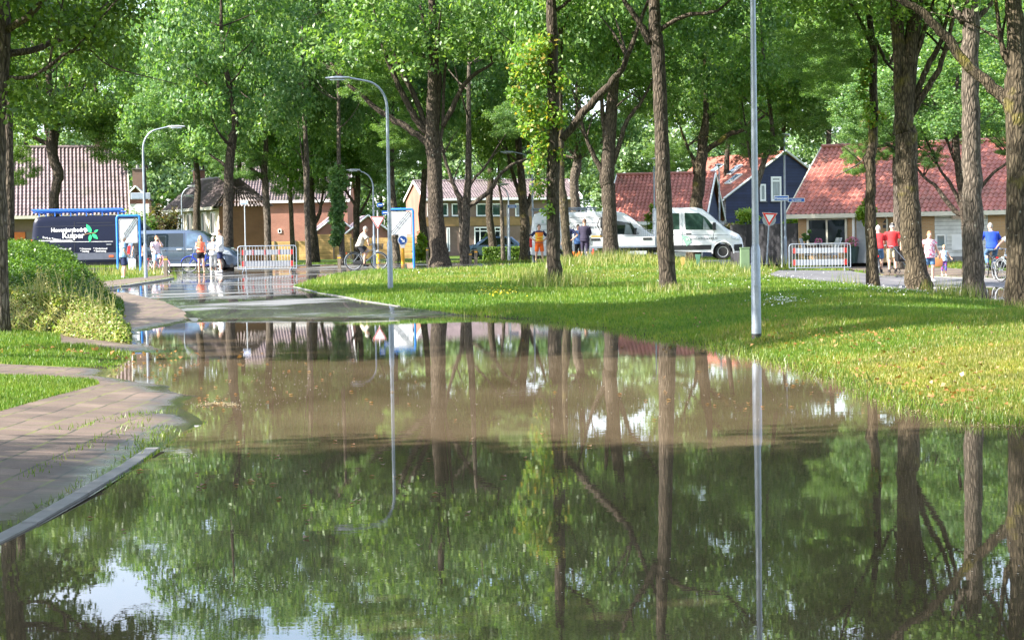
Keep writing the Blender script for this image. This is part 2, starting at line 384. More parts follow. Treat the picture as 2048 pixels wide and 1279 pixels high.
def sdf(P, x, y):
    """signed distance to a polygon: negative inside"""
    x = arr(x); y = arr(y); sh = x.shape; x = x.ravel(); y = y.ravel()
    best = np.full(x.shape, 1e18); ins = np.zeros(x.shape, bool); n = len(P)
    for i in range(n):
        ax, ay = P[i][0], P[i][1]; bx, by = P[(i + 1) % n][0], P[(i + 1) % n][1]
        dx, dy = bx - ax, by - ay; L = dx * dx + dy * dy + 1e-12
        t = np.clip(((x - ax) * dx + (y - ay) * dy) / L, 0, 1)
        best = np.minimum(best, (x - ax - t * dx) ** 2 + (y - ay - t * dy) ** 2)
        c = (ay > y) != (by > y)
        with np.errstate(divide='ignore', invalid='ignore'):
            xi = (bx - ax) * (y - ay) / (by - ay + 1e-30) + ax
        ins ^= c & (x < xi)
    d = np.sqrt(best); d[ins] *= -1; return d.reshape(sh)
def sstep(a, b, x):
    t = np.clip((x - a) / (b - a), 0, 1); return t * t * (3 - 2 * t)
# ---------------------------------------------------------------- terrain
def pz(lst, z=0.0): return [tuple(Gz(px, py, z))[:2] for px, py in lst]
shore = [(0, 1087), (90, 1042), (190, 987), (280, 927), (330, 893), (385, 858), (412, 845), (362, 832), (358, 804), (402, 795), (332, 779),
         (316, 770), (212, 753), (222, 740), (246, 722), (272, 703), (345, 704), (300, 694), (264, 676), (272, 664), (335, 652), (395, 638),
         (520, 634), (640, 633), (760, 633), (880, 631), (960, 634), (1060, 640), (1150, 649), (1240, 661), (1300, 676), (1420, 691), (1500, 714), (1600, 738),
         (1700, 768), (1780, 803), (1900, 838), (2048, 852), (2300, 872)]
FL1 = pz(shore) + [(30, 14), (30, -25), (-3.0, -25)]
FL2 = pz([(1845, 577), (1900, 569), (1960, 572), (2048, 576), (2200, 581), (2200, 640), (2048, 612), (2000, 604), (1955, 594), (1900, 592)])
CTRL = [(780, 577, 73), (292, 556, 52.5), (248, 558, 52), (402, 546, 45), (332, 557, 50), (728, 541, 47), (1513, 672, 129), (1110, 572, 71), (1337, 586, 79),
        (1745, 570, 76), (1835, 574, 78), (1947, 590, 86), (2035, 617, 97), (882, 531, 44.5), (1437, 533, 44.6), (1785, 543, 55), (1888, 551, 57), (1982, 556, 59),
        (1640, 545, 49), (535, 543, 47), (806, 526, 42), (826, 532, 45), (1080, 528, 42), (1222, 521, 47), (1150, 522, 44), (620, 570, 64),
        (1010, 522, 34), (160, 537, 40), (1300, 545, 56), (1500, 545, 54), (1000, 560, 62), (700, 545, 52), (2048, 556, 60), (1560, 530, 44)]
cpts = []
def zbase(x, y):
    x = arr(x); y = arr(y)
    d = np.minimum(sdf(FL1, x, y), sdf(FL2, x, y))
    corr = np.exp(-((x + 4) / 7) ** 2) * sstep(42, 55, y)
    L = 6 + 12 * corr
    H = .44 - .12 * sstep(120, 180, y)
    out = H * (1 - np.exp(-np.maximum(d, 0) / L)); inn = -.28 * (1 - np.exp(-np.maximum(-d, 0) / 2.0))
    nn = (np.sin(x * 4.1 + 1.7 * np.sin(y * 1.3)) * np.cos(y * 3.3 + x) * .011 + np.sin(x * 11 + 2 * y) * np.cos(y * 9.1 - x * 3) * .006) * np.exp(-np.maximum(d, 0) / 1.5) * (d > -1.5)
    return np.where(d > 0, out, inn) + nn, d
def zfun(x, y):
    x = arr(x); y = arr(y); z, d = zbase(x, y)
    if cpts:
        num = np.zeros_like(z); den = np.full_like(z, .25)
        for (cx, cy_, r) in cpts:
            w = np.exp(-(((x - cx) / 4.0) ** 2 + ((y - cy_) / 7.0) ** 2)); num += w * r; den += w
        z = z + (num / den) * np.where(d > 0, 1 - np.exp(-d / 2.0), 0)
    return z
for it in range(3):
    new = []
    for (px, py, s) in CTRL:
        p = W(px, py, D(s)); new.append((p.x, p.y, p.z - float(zfun(p.x, p.y))))
    if not cpts: cpts = new
    else: cpts = [(a[0], a[1], a[2] + .6 * b[2]) for a, b in zip(cpts, new)]
def zg(x, y): return float(zfun(x, y))
def G(px, py):                # a photo pixel on the terrain
    z = .3
    for _ in range(12):
        p = Gz(px, py, z); z = .5 * z + .5 * zg(p.x, p.y)
    return p
def base(px, s):              # the spot on the ground under a photo column at a distance
    Y = D(s); p = W(px, 540, Y)
    for _ in range(3):
        z = zg(p.x, Y); q = W(px, 540, Y); e = W(px, 640, Y); t = (q.z - z) / (q.z - e.z); p = W(px, 540 + 100 * t, Y)
    return Vector((p.x, Y, zg(p.x, Y)))
def pg(lst): return [tuple(G(px, py))[:2] for px, py in lst]
PAVE = pz([(0, 1087), (90, 1042), (190, 987), (280, 927), (330, 893), (385, 858), (420, 842), (455, 800), (466, 740), (440, 680), (397, 636)], .01) + \
       pz([(330, 617), (250, 604), (120, 600), (120, 690), (262, 697), (238, 725)], .08) + [(-30, 28.2), (-30, 25.9)] + \
       pz([(188, 755), (196, 768), (100, 800), (0, 833)], .06) + [(-8.5, 12), (-8.5, -25), (-3.0, -25)]
STREET = pz([(430, 690), (397, 636), (330, 617), (250, 604), (120, 600)], .1) + [(-30, 53), (-30, 61.5)] + pg([(215, 577), (255, 573), (330, 561), (352, 556), (350, 549)]) + \
         [(-60, 90), (-60, 104), (70, 104), (70, 86), (8, 86)] + pg([(760, 541), (700, 546), (640, 557), (588, 573), (640, 586), (720, 601), (800, 613), (880, 623), (960, 633)]) + pz([(960, 662), (700, 690)], 0)
FARPAVE = pg([(120, 577), (215, 576), (255, 572), (330, 560), (350, 555), (346, 550), (250, 560), (195, 567), (120, 569)])
RSTREET = pg([(1530, 549), (1600, 562), (1690, 570), (1760, 577), (1860, 586), (1960, 600), (2060, 616), (2250, 640), (2250, 560), (1960, 557), (1850, 554), (1765, 554), (1735, 547), (1700, 541), (1560, 540)])
RPAVE = pg([(1735, 546.5), (1765, 553.5), (1850, 553.5), (1960, 556.5), (2250, 559.5), (2250, 549), (1960, 542), (1850, 536), (1740, 530), (1700, 529), (1690, 538)])
def inroad(x, y):
    return np.minimum.reduce([sdf(p, x, y) for p in (PAVE, STREET, FARPAVE, RSTREET, RPAVE)])
gx = np.unique(np.r_[np.arange(-1500, -100, 200), np.arange(-100, -34, 5), np.arange(-34, -14, 1.0), np.arange(-14, 20, .3), np.arange(20, 45, 1.0), np.arange(45, 110, 5), np.arange(110, 1600, 200)])
gy = np.unique(np.r_[[-400, -150, -60], np.arange(-26, 8, 2), np.arange(8, 62, .4), np.arange(62, 112, .8), np.arange(112, 200, 4), np.arange(200, 400, 20), np.arange(400, 3100, 300)])
GX, GY = np.meshgrid(gx, gy); GZ = zfun(GX, GY) - .06 * sstep(.0, -.35, inroad(GX, GY))
nx, ny = len(gx), len(gy); idx = np.arange(nx * ny).reshape(ny, nx)
gf = np.c_[idx[:-1, :-1].ravel(), idx[:-1, 1:].ravel(), idx[1:, 1:].ravel(), idx[1:, :-1].ravel()]
def wetfac(n, z1, z2):
    g = n.nodes.new('ShaderNodeNewGeometry'); sp = n.nodes.new('ShaderNodeSeparateXYZ'); n.links.new(g.outputs['Position'], sp.inputs[0]); z = noise_node(n, 2.2, 5)
    a = n.nodes.new('ShaderNodeMath'); a.operation = 'MULTIPLY_ADD'; n.links.new(z.outputs['Fac'], a.inputs[0]); a.inputs[1].default_value = -.045; n.links.new(sp.outputs[2], a.inputs[2])
    r = n.nodes.new('ShaderNodeMapRange'); r.inputs[1].default_value = z1 - .022; r.inputs[2].default_value = z2 - .022; r.inputs[3].default_value = 1; r.inputs[4].default_value = 0; n.links.new(a.outputs[0], r.inputs[0]); return r.outputs[0]
def groundmat():
    mt, n, b = nodes('turf_soil')
    z = noise_node(n, .5, 8); z2 = noise_node(n, 6, 5)
    a = ramp(n, z.outputs['Fac'], [(.32, (.045, .095, .012)), (.5, (.08, .14, .018)), (.62, (.14, .16, .035)), (.75, (.15, .13, .05))])
    d = ramp(n, z2.outputs['Fac'], [(.35, .7), (.65, 1.2)])
    k = n.nodes.new('ShaderNodeMix'); k.data_type = 'RGBA'; k.blend_type = 'MULTIPLY'; k.inputs[0].default_value = 1
    n.links.new(a, k.inputs[6]); n.links.new(d, k.inputs[7]); n.links.new(mixc(n, wetfac(n, .015, .05), k.outputs[2], (.035, .028, .015)), b.inputs['Base Color'])
    b.inputs['Roughness'].default_value = .95; b.inputs['Specular IOR Level'].default_value = .1
    z3 = noise_node(n, 25, 4); bump(n, b, z3.outputs['Fac'], .8, .04); return mt
struct(rawmesh('ground', np.c_[GX.ravel(), GY.ravel(), GZ.ravel()], gf, groundmat(), nper=4, smooth=True))
def sheet(name, poly, mat, dz=.004, step=.6):
    P, T = cdt_panel(poly, step); P = arr(P); Z = zfun(P[:, 0], P[:, 1]) + dz
    return struct(rawmesh(name, np.c_[P, Z], T, mat, smooth=True))
def asphaltmat():
    mt, n, b = nodes('wet_asphalt')
    z = noise_node(n, 1, 6, stretch=(.16, .5, 1)); z2 = noise_node(n, 40, 3)
    wet = ramp(n, z.outputs['Fac'], [(.53, 1), (.62, 0)])
    dry = ramp(n, z2.outputs['Fac'], [(.3, (.115, .112, .115)), (.7, (.175, .17, .168))])
    n.links.new(mixc(n, wet, dry, (.06, .058, .062)), b.inputs['Base Color'])
    n.links.new(ramp(n, z.outputs['Fac'], [(.53, .04), (.62, .5)]), b.inputs['Roughness'])
    z3 = noise_node(n, 1, 4, stretch=(2.0, 5, 1)); bump(n, b, z3.outputs['Fac'], .12, .01); return mt
def dryasphalt():
    mt, n, b = nodes('side_asphalt'); z = noise_node(n, .8, 6); z2 = noise_node(n, 40, 3)
    a = ramp(n, z.outputs['Fac'], [(.35, (.085, .085, .10)), (.65, (.15, .145, .15))]); n.links.new(a, b.inputs['Base Color'])
    b.inputs['Roughness'].default_value = .6; bump(n, b, z2.outputs['Fac'], .3); return mt
def slabmat(name='concrete_slabs', w=.45, h=.3, rot=0):
    mt, n, b = nodes(name); t = n.nodes.new('ShaderNodeTexCoord'); br = n.nodes.new('ShaderNodeTexBrick')
    mp = n.nodes.new('ShaderNodeMapping'); mp.inputs['Rotation'].default_value = (0, 0, R(90) + rot)
    wz = noise_node(n, 1.2, 2); wm = n.nodes.new('ShaderNodeVectorMath'); wm.operation = 'MULTIPLY_ADD'
    wm.inputs[1].default_value = (.04, .04, 0); n.links.new(wz.outputs['Color'], wm.inputs[0]); n.links.new(t.outputs['Object'], wm.inputs[2])
    n.links.new(wm.outputs[0], mp.inputs['Vector']); n.links.new(mp.outputs['Vector'], br.inputs['Vector'])
    br.inputs['Color1'].default_value = (.105, .072, .056, 1); br.inputs['Color2'].default_value = (.14, .10, .078, 1); br.inputs['Mortar'].default_value = (.035, .032, .02, 1)
    br.inputs['Scale'].default_value = 1; br.inputs['Brick Width'].default_value = w; br.inputs['Row Height'].default_value = h; br.inputs['Mortar Size'].default_value = .014; br.inputs['Mortar Smooth'].default_value = .3
    z = noise_node(n, 1.1, 7); d = ramp(n, z.outputs['Fac'], [(.32, .62), (.68, 1.2)])
    k = n.nodes.new('ShaderNodeMix'); k.data_type = 'RGBA'; k.blend_type = 'MULTIPLY'; k.inputs[0].default_value = 1
    n.links.new(br.outputs['Color'], k.inputs[6]); n.links.new(d, k.inputs[7])
    g = noise_node(n, 70, 2); gg = ramp(n, g.outputs['Fac'], [(.35, .8), (.65, 1.2)])
    k2 = n.nodes.new('ShaderNodeMix'); k2.data_type = 'RGBA'; k2.blend_type = 'MULTIPLY'; k2.inputs[0].default_value = 1
    n.links.new(k.outputs[2], k2.inputs[6]); n.links.new(gg, k2.inputs[7])
    mo = noise_node(n, 1.6, 3); mf = n.nodes.new('ShaderNodeMath'); mf.operation = 'MULTIPLY'
    n.links.new(br.outputs['Fac'], mf.inputs[0]); n.links.new(ramp(n, mo.outputs['Fac'], [(.45, 0), (.55, 1)]), mf.inputs[1])
    wf = wetfac(n, .012, .045); wk = n.nodes.new('ShaderNodeMix'); wk.data_type = 'RGBA'; wk.blend_type = 'MULTIPLY'; n.links.new(wf, wk.inputs[0])
    n.links.new(mixc(n, mf.outputs[0], k2.outputs[2], (.12, .13, .03)), wk.inputs[6]); wk.inputs[7].default_value = (.42, .42, .44, 1); n.links.new(wk.outputs[2], b.inputs['Base Color'])
    rr = n.nodes.new('ShaderNodeMapRange'); rr.inputs[3].default_value = .75; rr.inputs[4].default_value = .12; n.links.new(wf, rr.inputs[0]); n.links.new(rr.outputs[0], b.inputs['Roughness'])
    bump(n, b, br.outputs['Fac'], -.6, .015); return mt
sheet('road', STREET, asphaltmat(), .004)
sheet('side_road', RSTREET, dryasphalt(), .004)
sheet('pavement', PAVE, slabmat(), .006, .4)
sheet('far_pavement', FARPAVE, slabmat('far_slabs', .3, .3), .05)
sheet('right_pavement', RPAVE, slabmat('right_slabs', .3, .3), .03)
def kerb(name, pts, w=.12, h=.05, up=.02):
    mb = MB(); n = len(pts)
    for i in range(n - 1):
        A = Vector(pts[i]); B_ = Vector(pts[i + 1]); t = (B_ - A); L = t.length; t.normalize(); q = Vector((t.y, -t.x)) * w / 2; c = []
        for P_ in (A + t * .008, B_ - t * .008):
            z = zg(P_.x, P_.y) + up * (1 if i < n - 3 else -.6) + .003 * math.sin(i * 7.1)
            c += [(P_.x - q.x, P_.y - q.y, z - .2), (P_.x - q.x, P_.y - q.y, z), (P_.x + q.x, P_.y + q.y, z), (P_.x + q.x, P_.y + q.y, z - .2)]
        mb.add(c, [(0, 4, 5, 1), (1, 5, 6, 2), (2, 6, 7, 3), (0, 1, 2, 3), (7, 6, 5, 4)])
    return struct(mb.build(name, M['concrete']))
def dens(pts, step=1.0):
    out = []
    for a, b in zip(pts[:-1], pts[1:]):
        k = max(1, int(math.dist(a, b) / step))
        out += [(a[0] + (b[0] - a[0]) * i / k, a[1] + (b[1] - a[1]) * i / k) for i in range(k)]
    return out + [pts[-1]]
kp = pz([(0, 1087), (90, 1042), (190, 987), (280, 927), (330, 893), (385, 858), (412, 846)], .02)
kerb('kerb', dens([(-3.1, -20)] + [(x - .10, y) for x, y in kp]), .11, up=.012)
kerb('island_kerb', dens(pg([(700, 546), (640, 557), (588, 573), (640, 586), (720, 601), (800, 613), (880, 623), (940, 630)])), .1, up=.015)
kerb('far_kerb', dens(pg([(120, 578), (215, 577), (255, 573), (330, 561), (351, 555.5)])), .14, up=.06)
kerb('right_kerb', dens(pg([(1735, 547.5), (1765, 554), (1850, 554), (1960, 557), (2200, 560)])), .14, up=.04)
def watermat():
    mt, n, b = nodes('flood_water')
    z = noise_node(n, .35, 5); c = ramp(n, z.outputs['Fac'], [(.35, (.092, .067, .042)), (.65, (.14, .105, .068))])
    n.links.new(c, b.inputs['Base Color']); b.inputs['Roughness'].default_value = .005; b.inputs['IOR'].default_value = 1.333
    b.inputs['Specular IOR Level'].default_value = .5
    a1 = noise_node(n, 1, 3, coord='Object', stretch=(3.0, 5.5, 1)); a2 = noise_node(n, 1, 2, coord='Object', stretch=(16, 26, 1))
    a3 = noise_node(n, .22, 3); amp = ramp(n, a3.outputs['Fac'], [(.38, .35), (.62, 1)])
    s1 = n.nodes.new('ShaderNodeMath'); s1.operation = 'MULTIPLY_ADD'; n.links.new(a2.outputs['Fac'], s1.inputs[0]); s1.inputs[1].default_value = .16
    n.links.new(a1.outputs['Fac'], s1.inputs[2])
    s2 = n.nodes.new('ShaderNodeMath'); s2.operation = 'MULTIPLY'; n.links.new(s1.outputs[0], s2.inputs[0]); n.links.new(amp, s2.inputs[1])
    bump(n, b, s2.outputs[0], .028, .012); return mt
wm_ = MB(); wm_.quad((-9, -30, 0), (45, -30, 0), (45, 66, 0), (-9, 66, 0)); water = struct(wm_.build('water', watermat()))
# ---------------------------------------------------------------- leaves and trees
def leaf_arrays(C, N, L, Wd, g, droop=.0):
    """C: leaf positions, N: facing normals; folded diamond leaves"""
    n = len(C)
    t = g.normal(size=(n, 3)); t -= N * np.sum(t * N, 1, keepdims=True); t /= np.linalg.norm(t, axis=1, keepdims=True) + 1e-9
    t[:, 2] -= droop; t /= np.linalg.norm(t, axis=1, keepdims=True)
    b = np.cross(N, t); b /= np.linalg.norm(b, axis=1, keepdims=True) + 1e-9
    l = L * g.uniform(.65, 1.3, (n, 1)); w = Wd * g.uniform(.7, 1.25, (n, 1)); f = N * w * .28
    a0 = C - t * l * .5; a2 = C + t * l * .5; a1 = C + b * w * .5 + t * l * .08 + f; a3 = C - b * w * .5 + t * l * .08 + f
    V = np.stack([a0, a1, a2, a3], 1).reshape(-1, 3); Fc = np.arange(n * 4).reshape(-1, 4); return V, Fc
def unit(v): return v / (np.linalg.norm(v, axis=1, keepdims=True) + 1e-9)
def crown_mesh(n, r, rz, clumps, L, Wd, seed, flat=.6, cr=.95, lo=.35):
    g = np.random.default_rng(seed)
    d = unit(g.normal(size=(clumps, 3))); rad = lo + (1 - lo) * g.uniform(0, 1, (clumps, 1)) ** .55
    lump = 1 + .22 * np.sin(3 * np.arctan2(d[:, 1:2], d[:, 0:1]) + seed) * np.cos(2 * d[:, 2:3] * 3 + seed)
    cc = d * rad * lump * [r, r, rz]; cc[:, 2] = np.where(cc[:, 2] < -.6 * rz, cc[:, 2] * .85, cc[:, 2])
    sz = g.uniform(.6, 1.25, clumps); wgt = sz ** 2; k = g.choice(clumps, n, p=wgt / wgt.sum())
    off = unit(g.normal(size=(n, 3))) * (g.uniform(0, 1, (n, 1)) ** .5) * cr * sz[k][:, None] * [1, 1, flat]
    C = cc[k] + off
    N = unit(unit(off) * .45 + unit(C) * .25 + np.array([0, 0, .45]) + g.normal(size=(n, 3)) * .8)
    return leaf_arrays(C, N, L, Wd, g, .3)
def crown_data(name, mat, *a, **k):
    V, Fc = crown_mesh(*a, **k); o = rawmesh(name, V, Fc, mat, nper=4); me = o.data; bpy.data.objects.remove(o); return me
CR_NEAR = [crown_data('near_crown', M['leaf'], 36000, 4.5, 4.2, 130, .14, .088, 11 + i, cr=.85) for i in range(3)]
CR_MID = [crown_data('mid_crown', M['leaf'], 24000, 5, 4.6, 120, .195, .125, 31 + i) for i in range(4)]
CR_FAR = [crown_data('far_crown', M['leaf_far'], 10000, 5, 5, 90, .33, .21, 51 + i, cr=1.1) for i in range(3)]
def tree(label, s, trunk, limbs=(), crown=(0, 9, 5, 5), kind='mid', leaf='leaf', bark='bark', group=None, seed=0, name='oak_tree', loc=None, shoots=None, shootmat='leaf_bright', extra=(), nlimb=7, lean=1.5):
    """trunk, limbs: outlines read off the photo at the tree's own distance (column, row, width);  crown: offset, height, radius, half height"""
    g = random.Random(seed * 13 + 5); k = 1.0 / s if s else 1
    if kind == 'mid' and seed < 30 and crown[1] > 7.5: crown = (crown[0], crown[1] + 1.6, crown[2] + .2, crown[3] + 1.6) + tuple(crown[4:])
    if 40 <= seed < 60: crown = (crown[0], crown[1] + 1.5, crown[2] + .5, crown[3] + 1.8)
    if loc is None:
        b = base(trunk[0][0], s); Y = b.y
        root = empty(name, b, 0, label, 'tree', group)
        def loc3(px, py, dy=0): p = W(px, py, Y) - b; p.y += dy; return p
        pts = [loc3(q[0], q[1]) for q in trunk]; rad = [q[2] * k / 2 for q in trunk]
        pts[0] = Vector((0, 0, -.25))
    else:
        b = Vector((loc[0], loc[1], zg(loc[0], loc[1]))); root = empty(name, b, 0, label, 'tree', group)
        w = trunk; pts = [Vector((0, 0, -.25)), Vector((.05, 0, 1)), Vector((g.uniform(-.2, .2), 0, 3)), Vector((g.uniform(-.3, .3), g.uniform(-.2, .2), 5.5))]; rad = [w * .62, w * .5, w * .45, w * .38]
        limbs = ()
    ctop = crown[1] + crown[3] * .45
    if pts[-1].z < ctop:
        e = pts[-1]; q = rad[-1]
        cx = crown[0]
        pts += [e.lerp(Vector((cx, 0, ctop)), .5) + Vector((g.uniform(-.3, .3), g.uniform(-.3, .3), 0)), Vector((cx, 0, ctop))]; rad += [q * .6, q * .2]
    P = [Vector(p) for p in catmull(pts, 4)]; RR = list(np.interp(np.linspace(0, 1, len(P)), np.linspace(0, 1, len(rad)), rad))
    mb = MB(); r0_ = RR[0]
    for i, p in enumerate(P):
        if p.z < .5: RR[i] *= 1 + .28 * max(0, (.5 - p.z) / .75)
        RR[i] *= g.uniform(.95, 1.05)
        if i: P[i] = p + Vector((g.uniform(-1, 1), g.uniform(-1, 1), 0)) * RR[i] * .12
    mb.tube(P, RR, 12)
    def limb(pp, rr, n=8):
        q = [Vector(p) for p in catmull(pp, 4)]; r = list(np.interp(np.linspace(0, 1, len(q)), np.linspace(0, 1, len(rr)), rr))
        q = [p + Vector((g.uniform(-1, 1), g.uniform(-1, 1), g.uniform(-1, 1))) * r[i] * .22 for i, p in enumerate(q)]
        mb.tube(q, r, n)
    for lb in limbs:
        sgn = g.choice([-1, 1]) * g.uniform(.1, .35); x0 = lb[0][0]
        pp = [loc3(q[0], q[1], sgn * abs(q[0] - x0) * k) for q in lb]; rr = [q[2] * k / 2 for q in lb]
        e = pp[-1] + (pp[-1] - pp[-2]).normalized() * 1.6 + Vector((0, 0, .6)); pp.append(e); rr.append(rr[-1] * .45)
        limb(pp, rr)
        for _ in range(2):
            t = pp[-2]; d = Vector((g.uniform(-1, 1), g.uniform(-1, 1), g.uniform(.2, 1))).normalized() * g.uniform(1, 2)
            limb([t, t + d * .5 + Vector((0, 0, .1)), t + d], [rr[-2] * .6, rr[-2] * .4, rr[-2] * .15], 5)
    rad_top = float(np.interp(.7, np.linspace(0, 1, len(RR)), RR))
    for i in range(nlimb):
        t = g.uniform(crown[1] - crown[3] * .85, crown[1] + crown[3] * .2); j = min(range(len(P)), key=lambda q: abs(P[q].z - t)); p = P[j]
        an = 2 * math.pi * (i + g.random()) / nlimb; d = Vector((math.cos(an), math.sin(an), g.uniform(.35, .9))); d = d * crown[2] * g.uniform(.45, .75)
        r1 = RR[j] * .45
        limb([p, p + d * .35 + Vector((0, 0, -.1)), p + d * .7, p + d + Vector((0, 0, .3))], [r1, r1 * .75, r1 * .5, r1 * .15], 6)
    mb.build('trunk', M[bark], root, smooth='all', fix=False)
    for ci, c in enumerate((crown,) + tuple(extra)):
        me = {'near': CR_NEAR, 'mid': CR_MID, 'far': CR_FAR}[kind]; me = me[(seed + ci) % len(me)]
        o = bpy.data.objects.new('crown', me); col.objects.link(o); o.parent = root
        br = 4.5 if kind == 'near' else 5.0; bz = {'near': 4.2, 'mid': 4.6, 'far': 5}[kind]
        o.location = (c[0], c[4] if len(c) > 4 else 0, c[1]); o.scale = (c[2] / br, c[2] / br, c[3] / bz); o.rotation_euler = (0, 0, g.uniform(0, 6.28))
        o.material_slots[0].link = 'OBJECT'; o.material_slots[0].material = M[leaf]
    if shoots:
        gg = np.random.default_rng(seed + 77); C = []
        for (px, py, rr, n) in shoots:
            c = arr(loc3(px, py, -.15)); n = int(n * 1.35); C.append(c + unit(gg.normal(size=(n, 3))) * gg.uniform(.1, 1, (n, 1)) ** .6 * rr * 1.2 * k * [1, 1, 1.15])
        C = np.concatenate(C); V, Fc = leaf_arrays(C, unit(gg.normal(size=C.shape) + [-.4, -.5, .5]), 10 * k if s > 60 else 7 * k, 6.5 * k if s > 60 else 5 * k, gg, .2)
        rawmesh('shoots', V, Fc, M[shootmat], root, nper=4)
    return root
GA = 'trees along the left verge'; GB = 'trees in the middle distance'; GC = 'trees on the grass island'; GD = 'trees on the right lawn'; GF = 'trees behind the houses'
tree('leaning grey trunk with white lichen at the left edge, in the hedge', 110, [(2, 600, 38), (-3, 420, 33), (-4, 250, 31), (2, 70, 40), (0, -60, 36)],
     [[(12, 155, 8), (55, 156, 8), (98, 137, 8), (140, 106, 7), (168, 88, 5)], [(98, 137, 6), (104, 95, 5), (113, 62, 4)], [(140, 106, 4), (180, 100, 4), (228, 136, 3)]],
     (.6, 8.2, 4.2, 4.1), 'near', 'leaf_dark', 'bark_grey', GA, 1)
tree('second dark trunk just right of the lichened trunk at the left edge', 78, [(20, 540, 20), (18, 300, 18), (14, 100, 16)], [], (-.5, 9.5, 4, 3.6), 'near', 'leaf', 'bark', GA, 2)
tree('dark tree with a kinked trunk rising behind the navy van', 37, [(107, 520, 24), (108, 420, 22), (111, 375, 19), (118, 350, 21), (108, 320, 20), (104, 292, 22)],
     [[(102, 296, 13), (95, 262, 11), (86, 232, 8)], [(108, 296, 13), (117, 250, 11), (132, 200, 8)]], (0, 10, 5.2, 4.4), 'mid', 'leaf_dark', 'bark', GA, 3,
     extra=((4.2, 7.0, 2.3, 1.9), (-2.4, 5.6, 1.6, 1.5)))
tree('tall dark oak standing just beyond the bonnet of the grey minivan', 42, [(455, 560, 23), (456, 420, 20), (459, 330, 19), (465, 280, 17), (470, 235, 14)], [[(456, 338, 7), (440, 322, 6), (418, 308, 4)]], (0, 9.6, 4.8, 4.9), 'mid', 'leaf_cool', 'bark', GB, 4, extra=((-2.4, 7, 2.2, 2.0),))
tree('slim shaded trunk between the dark oak and the street name post', 30, [(482, 520, 12), (480, 420, 10), (478, 330, 9)], [], (0, 9.6, 4.5, 4.6), 'mid', 'leaf', 'bark', GB, 5)
tree('sunlit trunk with a left limb behind the left crowd barrier', 38, [(537, 540, 16), (535, 440, 14), (530, 370, 14), (528, 330, 13), (532, 285, 10)], [[(528, 360, 7), (512, 345, 7), (495, 328, 5)]], (0, 9.6, 4.6, 5), 'mid', 'leaf_cool', 'bark_grey', GB, 6, extra=((-1.5, 5.6, 1.7, 1.4),))
tree('thin trunk in front of the red brick wall behind the right end of the barrier', 30, [(588, 530, 11), (583, 440, 9), (580, 380, 9), (585, 340, 8)], [], (0, 10, 4.4, 5.2), 'mid', 'leaf', 'bark_grey', GB, 7, extra=((.2, 5.5, 1.9, 1.5),))
tree('pale bare-barked trunk with a split top by the end of the wooden fence', 40, [(618, 520, 11), (614, 440, 11), (613, 340, 12), (612, 300, 10)], [[(614, 352, 5), (609, 338, 5), (606, 320, 4)]], (0, 10, 4.1, 4.6, 4.5), 'mid', 'leaf_cool', 'bark_grey', GB, 8)
tree('thick dark trunk with a right limb directly behind the pale split trunk', 31, [(628, 515, 23), (624, 440, 18), (622, 380, 13)], [[(626, 452, 8), (638, 430, 8), (642, 412, 6)]], (.4, 8.4, 4.6, 4.7), 'mid', 'leaf', 'bark', GB, 9)
tree('thin trunk clothed in leafy shoots left of the man on the bicycle', 41, [(685, 524, 13), (683, 470, 11), (682, 420, 10), (678, 350, 9)], [], (-.2, 9.8, 3.3, 4.6, 4.5), 'mid', 'leaf_cool', 'bark_grey', GB, 10,
     shoots=[(675 + 5 * math.sin(i * 1.7), 350 + i * 13, 17 - i * .7, 210) for i in range(11)], shootmat='leaf_cool')
tree('forked tree behind the head of the man on the bicycle', 31, [(714, 500, 14), (713, 440, 13), (714, 400, 12), (716, 365, 10)], [[(712, 415, 6), (704, 400, 6), (694, 385, 5)], [(718, 428, 6), (730, 408, 5), (744, 378, 4)]], (0, 10.2, 4.6, 5.4), 'mid', 'leaf', 'bark', GB, 11, extra=((.8, 6.0, 2.0, 1.4), (-1.6, 5.4, 1.5, 1.2)))
tree('straight trunk seen below the right zone sign', 38, [(793, 526, 16), (790, 460, 14), (787, 400, 12), (784, 360, 11)], [], (0, 10.8, 4.6, 5.0, 5), 'mid', 'leaf_cool', 'bark_grey', GB, 12, extra=((.3, 6.0, 1.9, 1.4),))
tree('big oak forking low into five limbs, right of the right zone sign', 44.5, [(882, 537, 44), (878, 500, 35), (873, 430, 31), (870, 350, 30), (866, 300, 31), (864, 276, 29)],
     [[(860, 292, 16), (835, 270, 14), (800, 247, 13), (760, 222, 11), (720, 187, 9), (690, 162, 8)], [(855, 268, 14), (830, 235, 14), (812, 200, 12), (797, 170, 11), (780, 130, 9), (762, 75, 6)],
      [(862, 275, 13), (850, 245, 11), (835, 205, 11), (815, 165, 10), (798, 135, 9)], [(872, 280, 14), (874, 230, 13), (877, 170, 14), (875, 145, 13), (862, 105, 10)],
      [(884, 252, 11), (905, 215, 11), (925, 175, 9), (950, 150, 8), (985, 128, 5)], [(880, 292, 6), (886, 240, 7), (888, 160, 6), (895, 100, 4)]], (-.4, 11.4, 5.6, 3.9), 'mid', 'leaf', 'bark', GC, 13, nlimb=3, extra=((-2.8, 8.6, 1.9, 1.6, 1.2), (-1.7, 6.2, 1.4, 1.1, 2.5)))
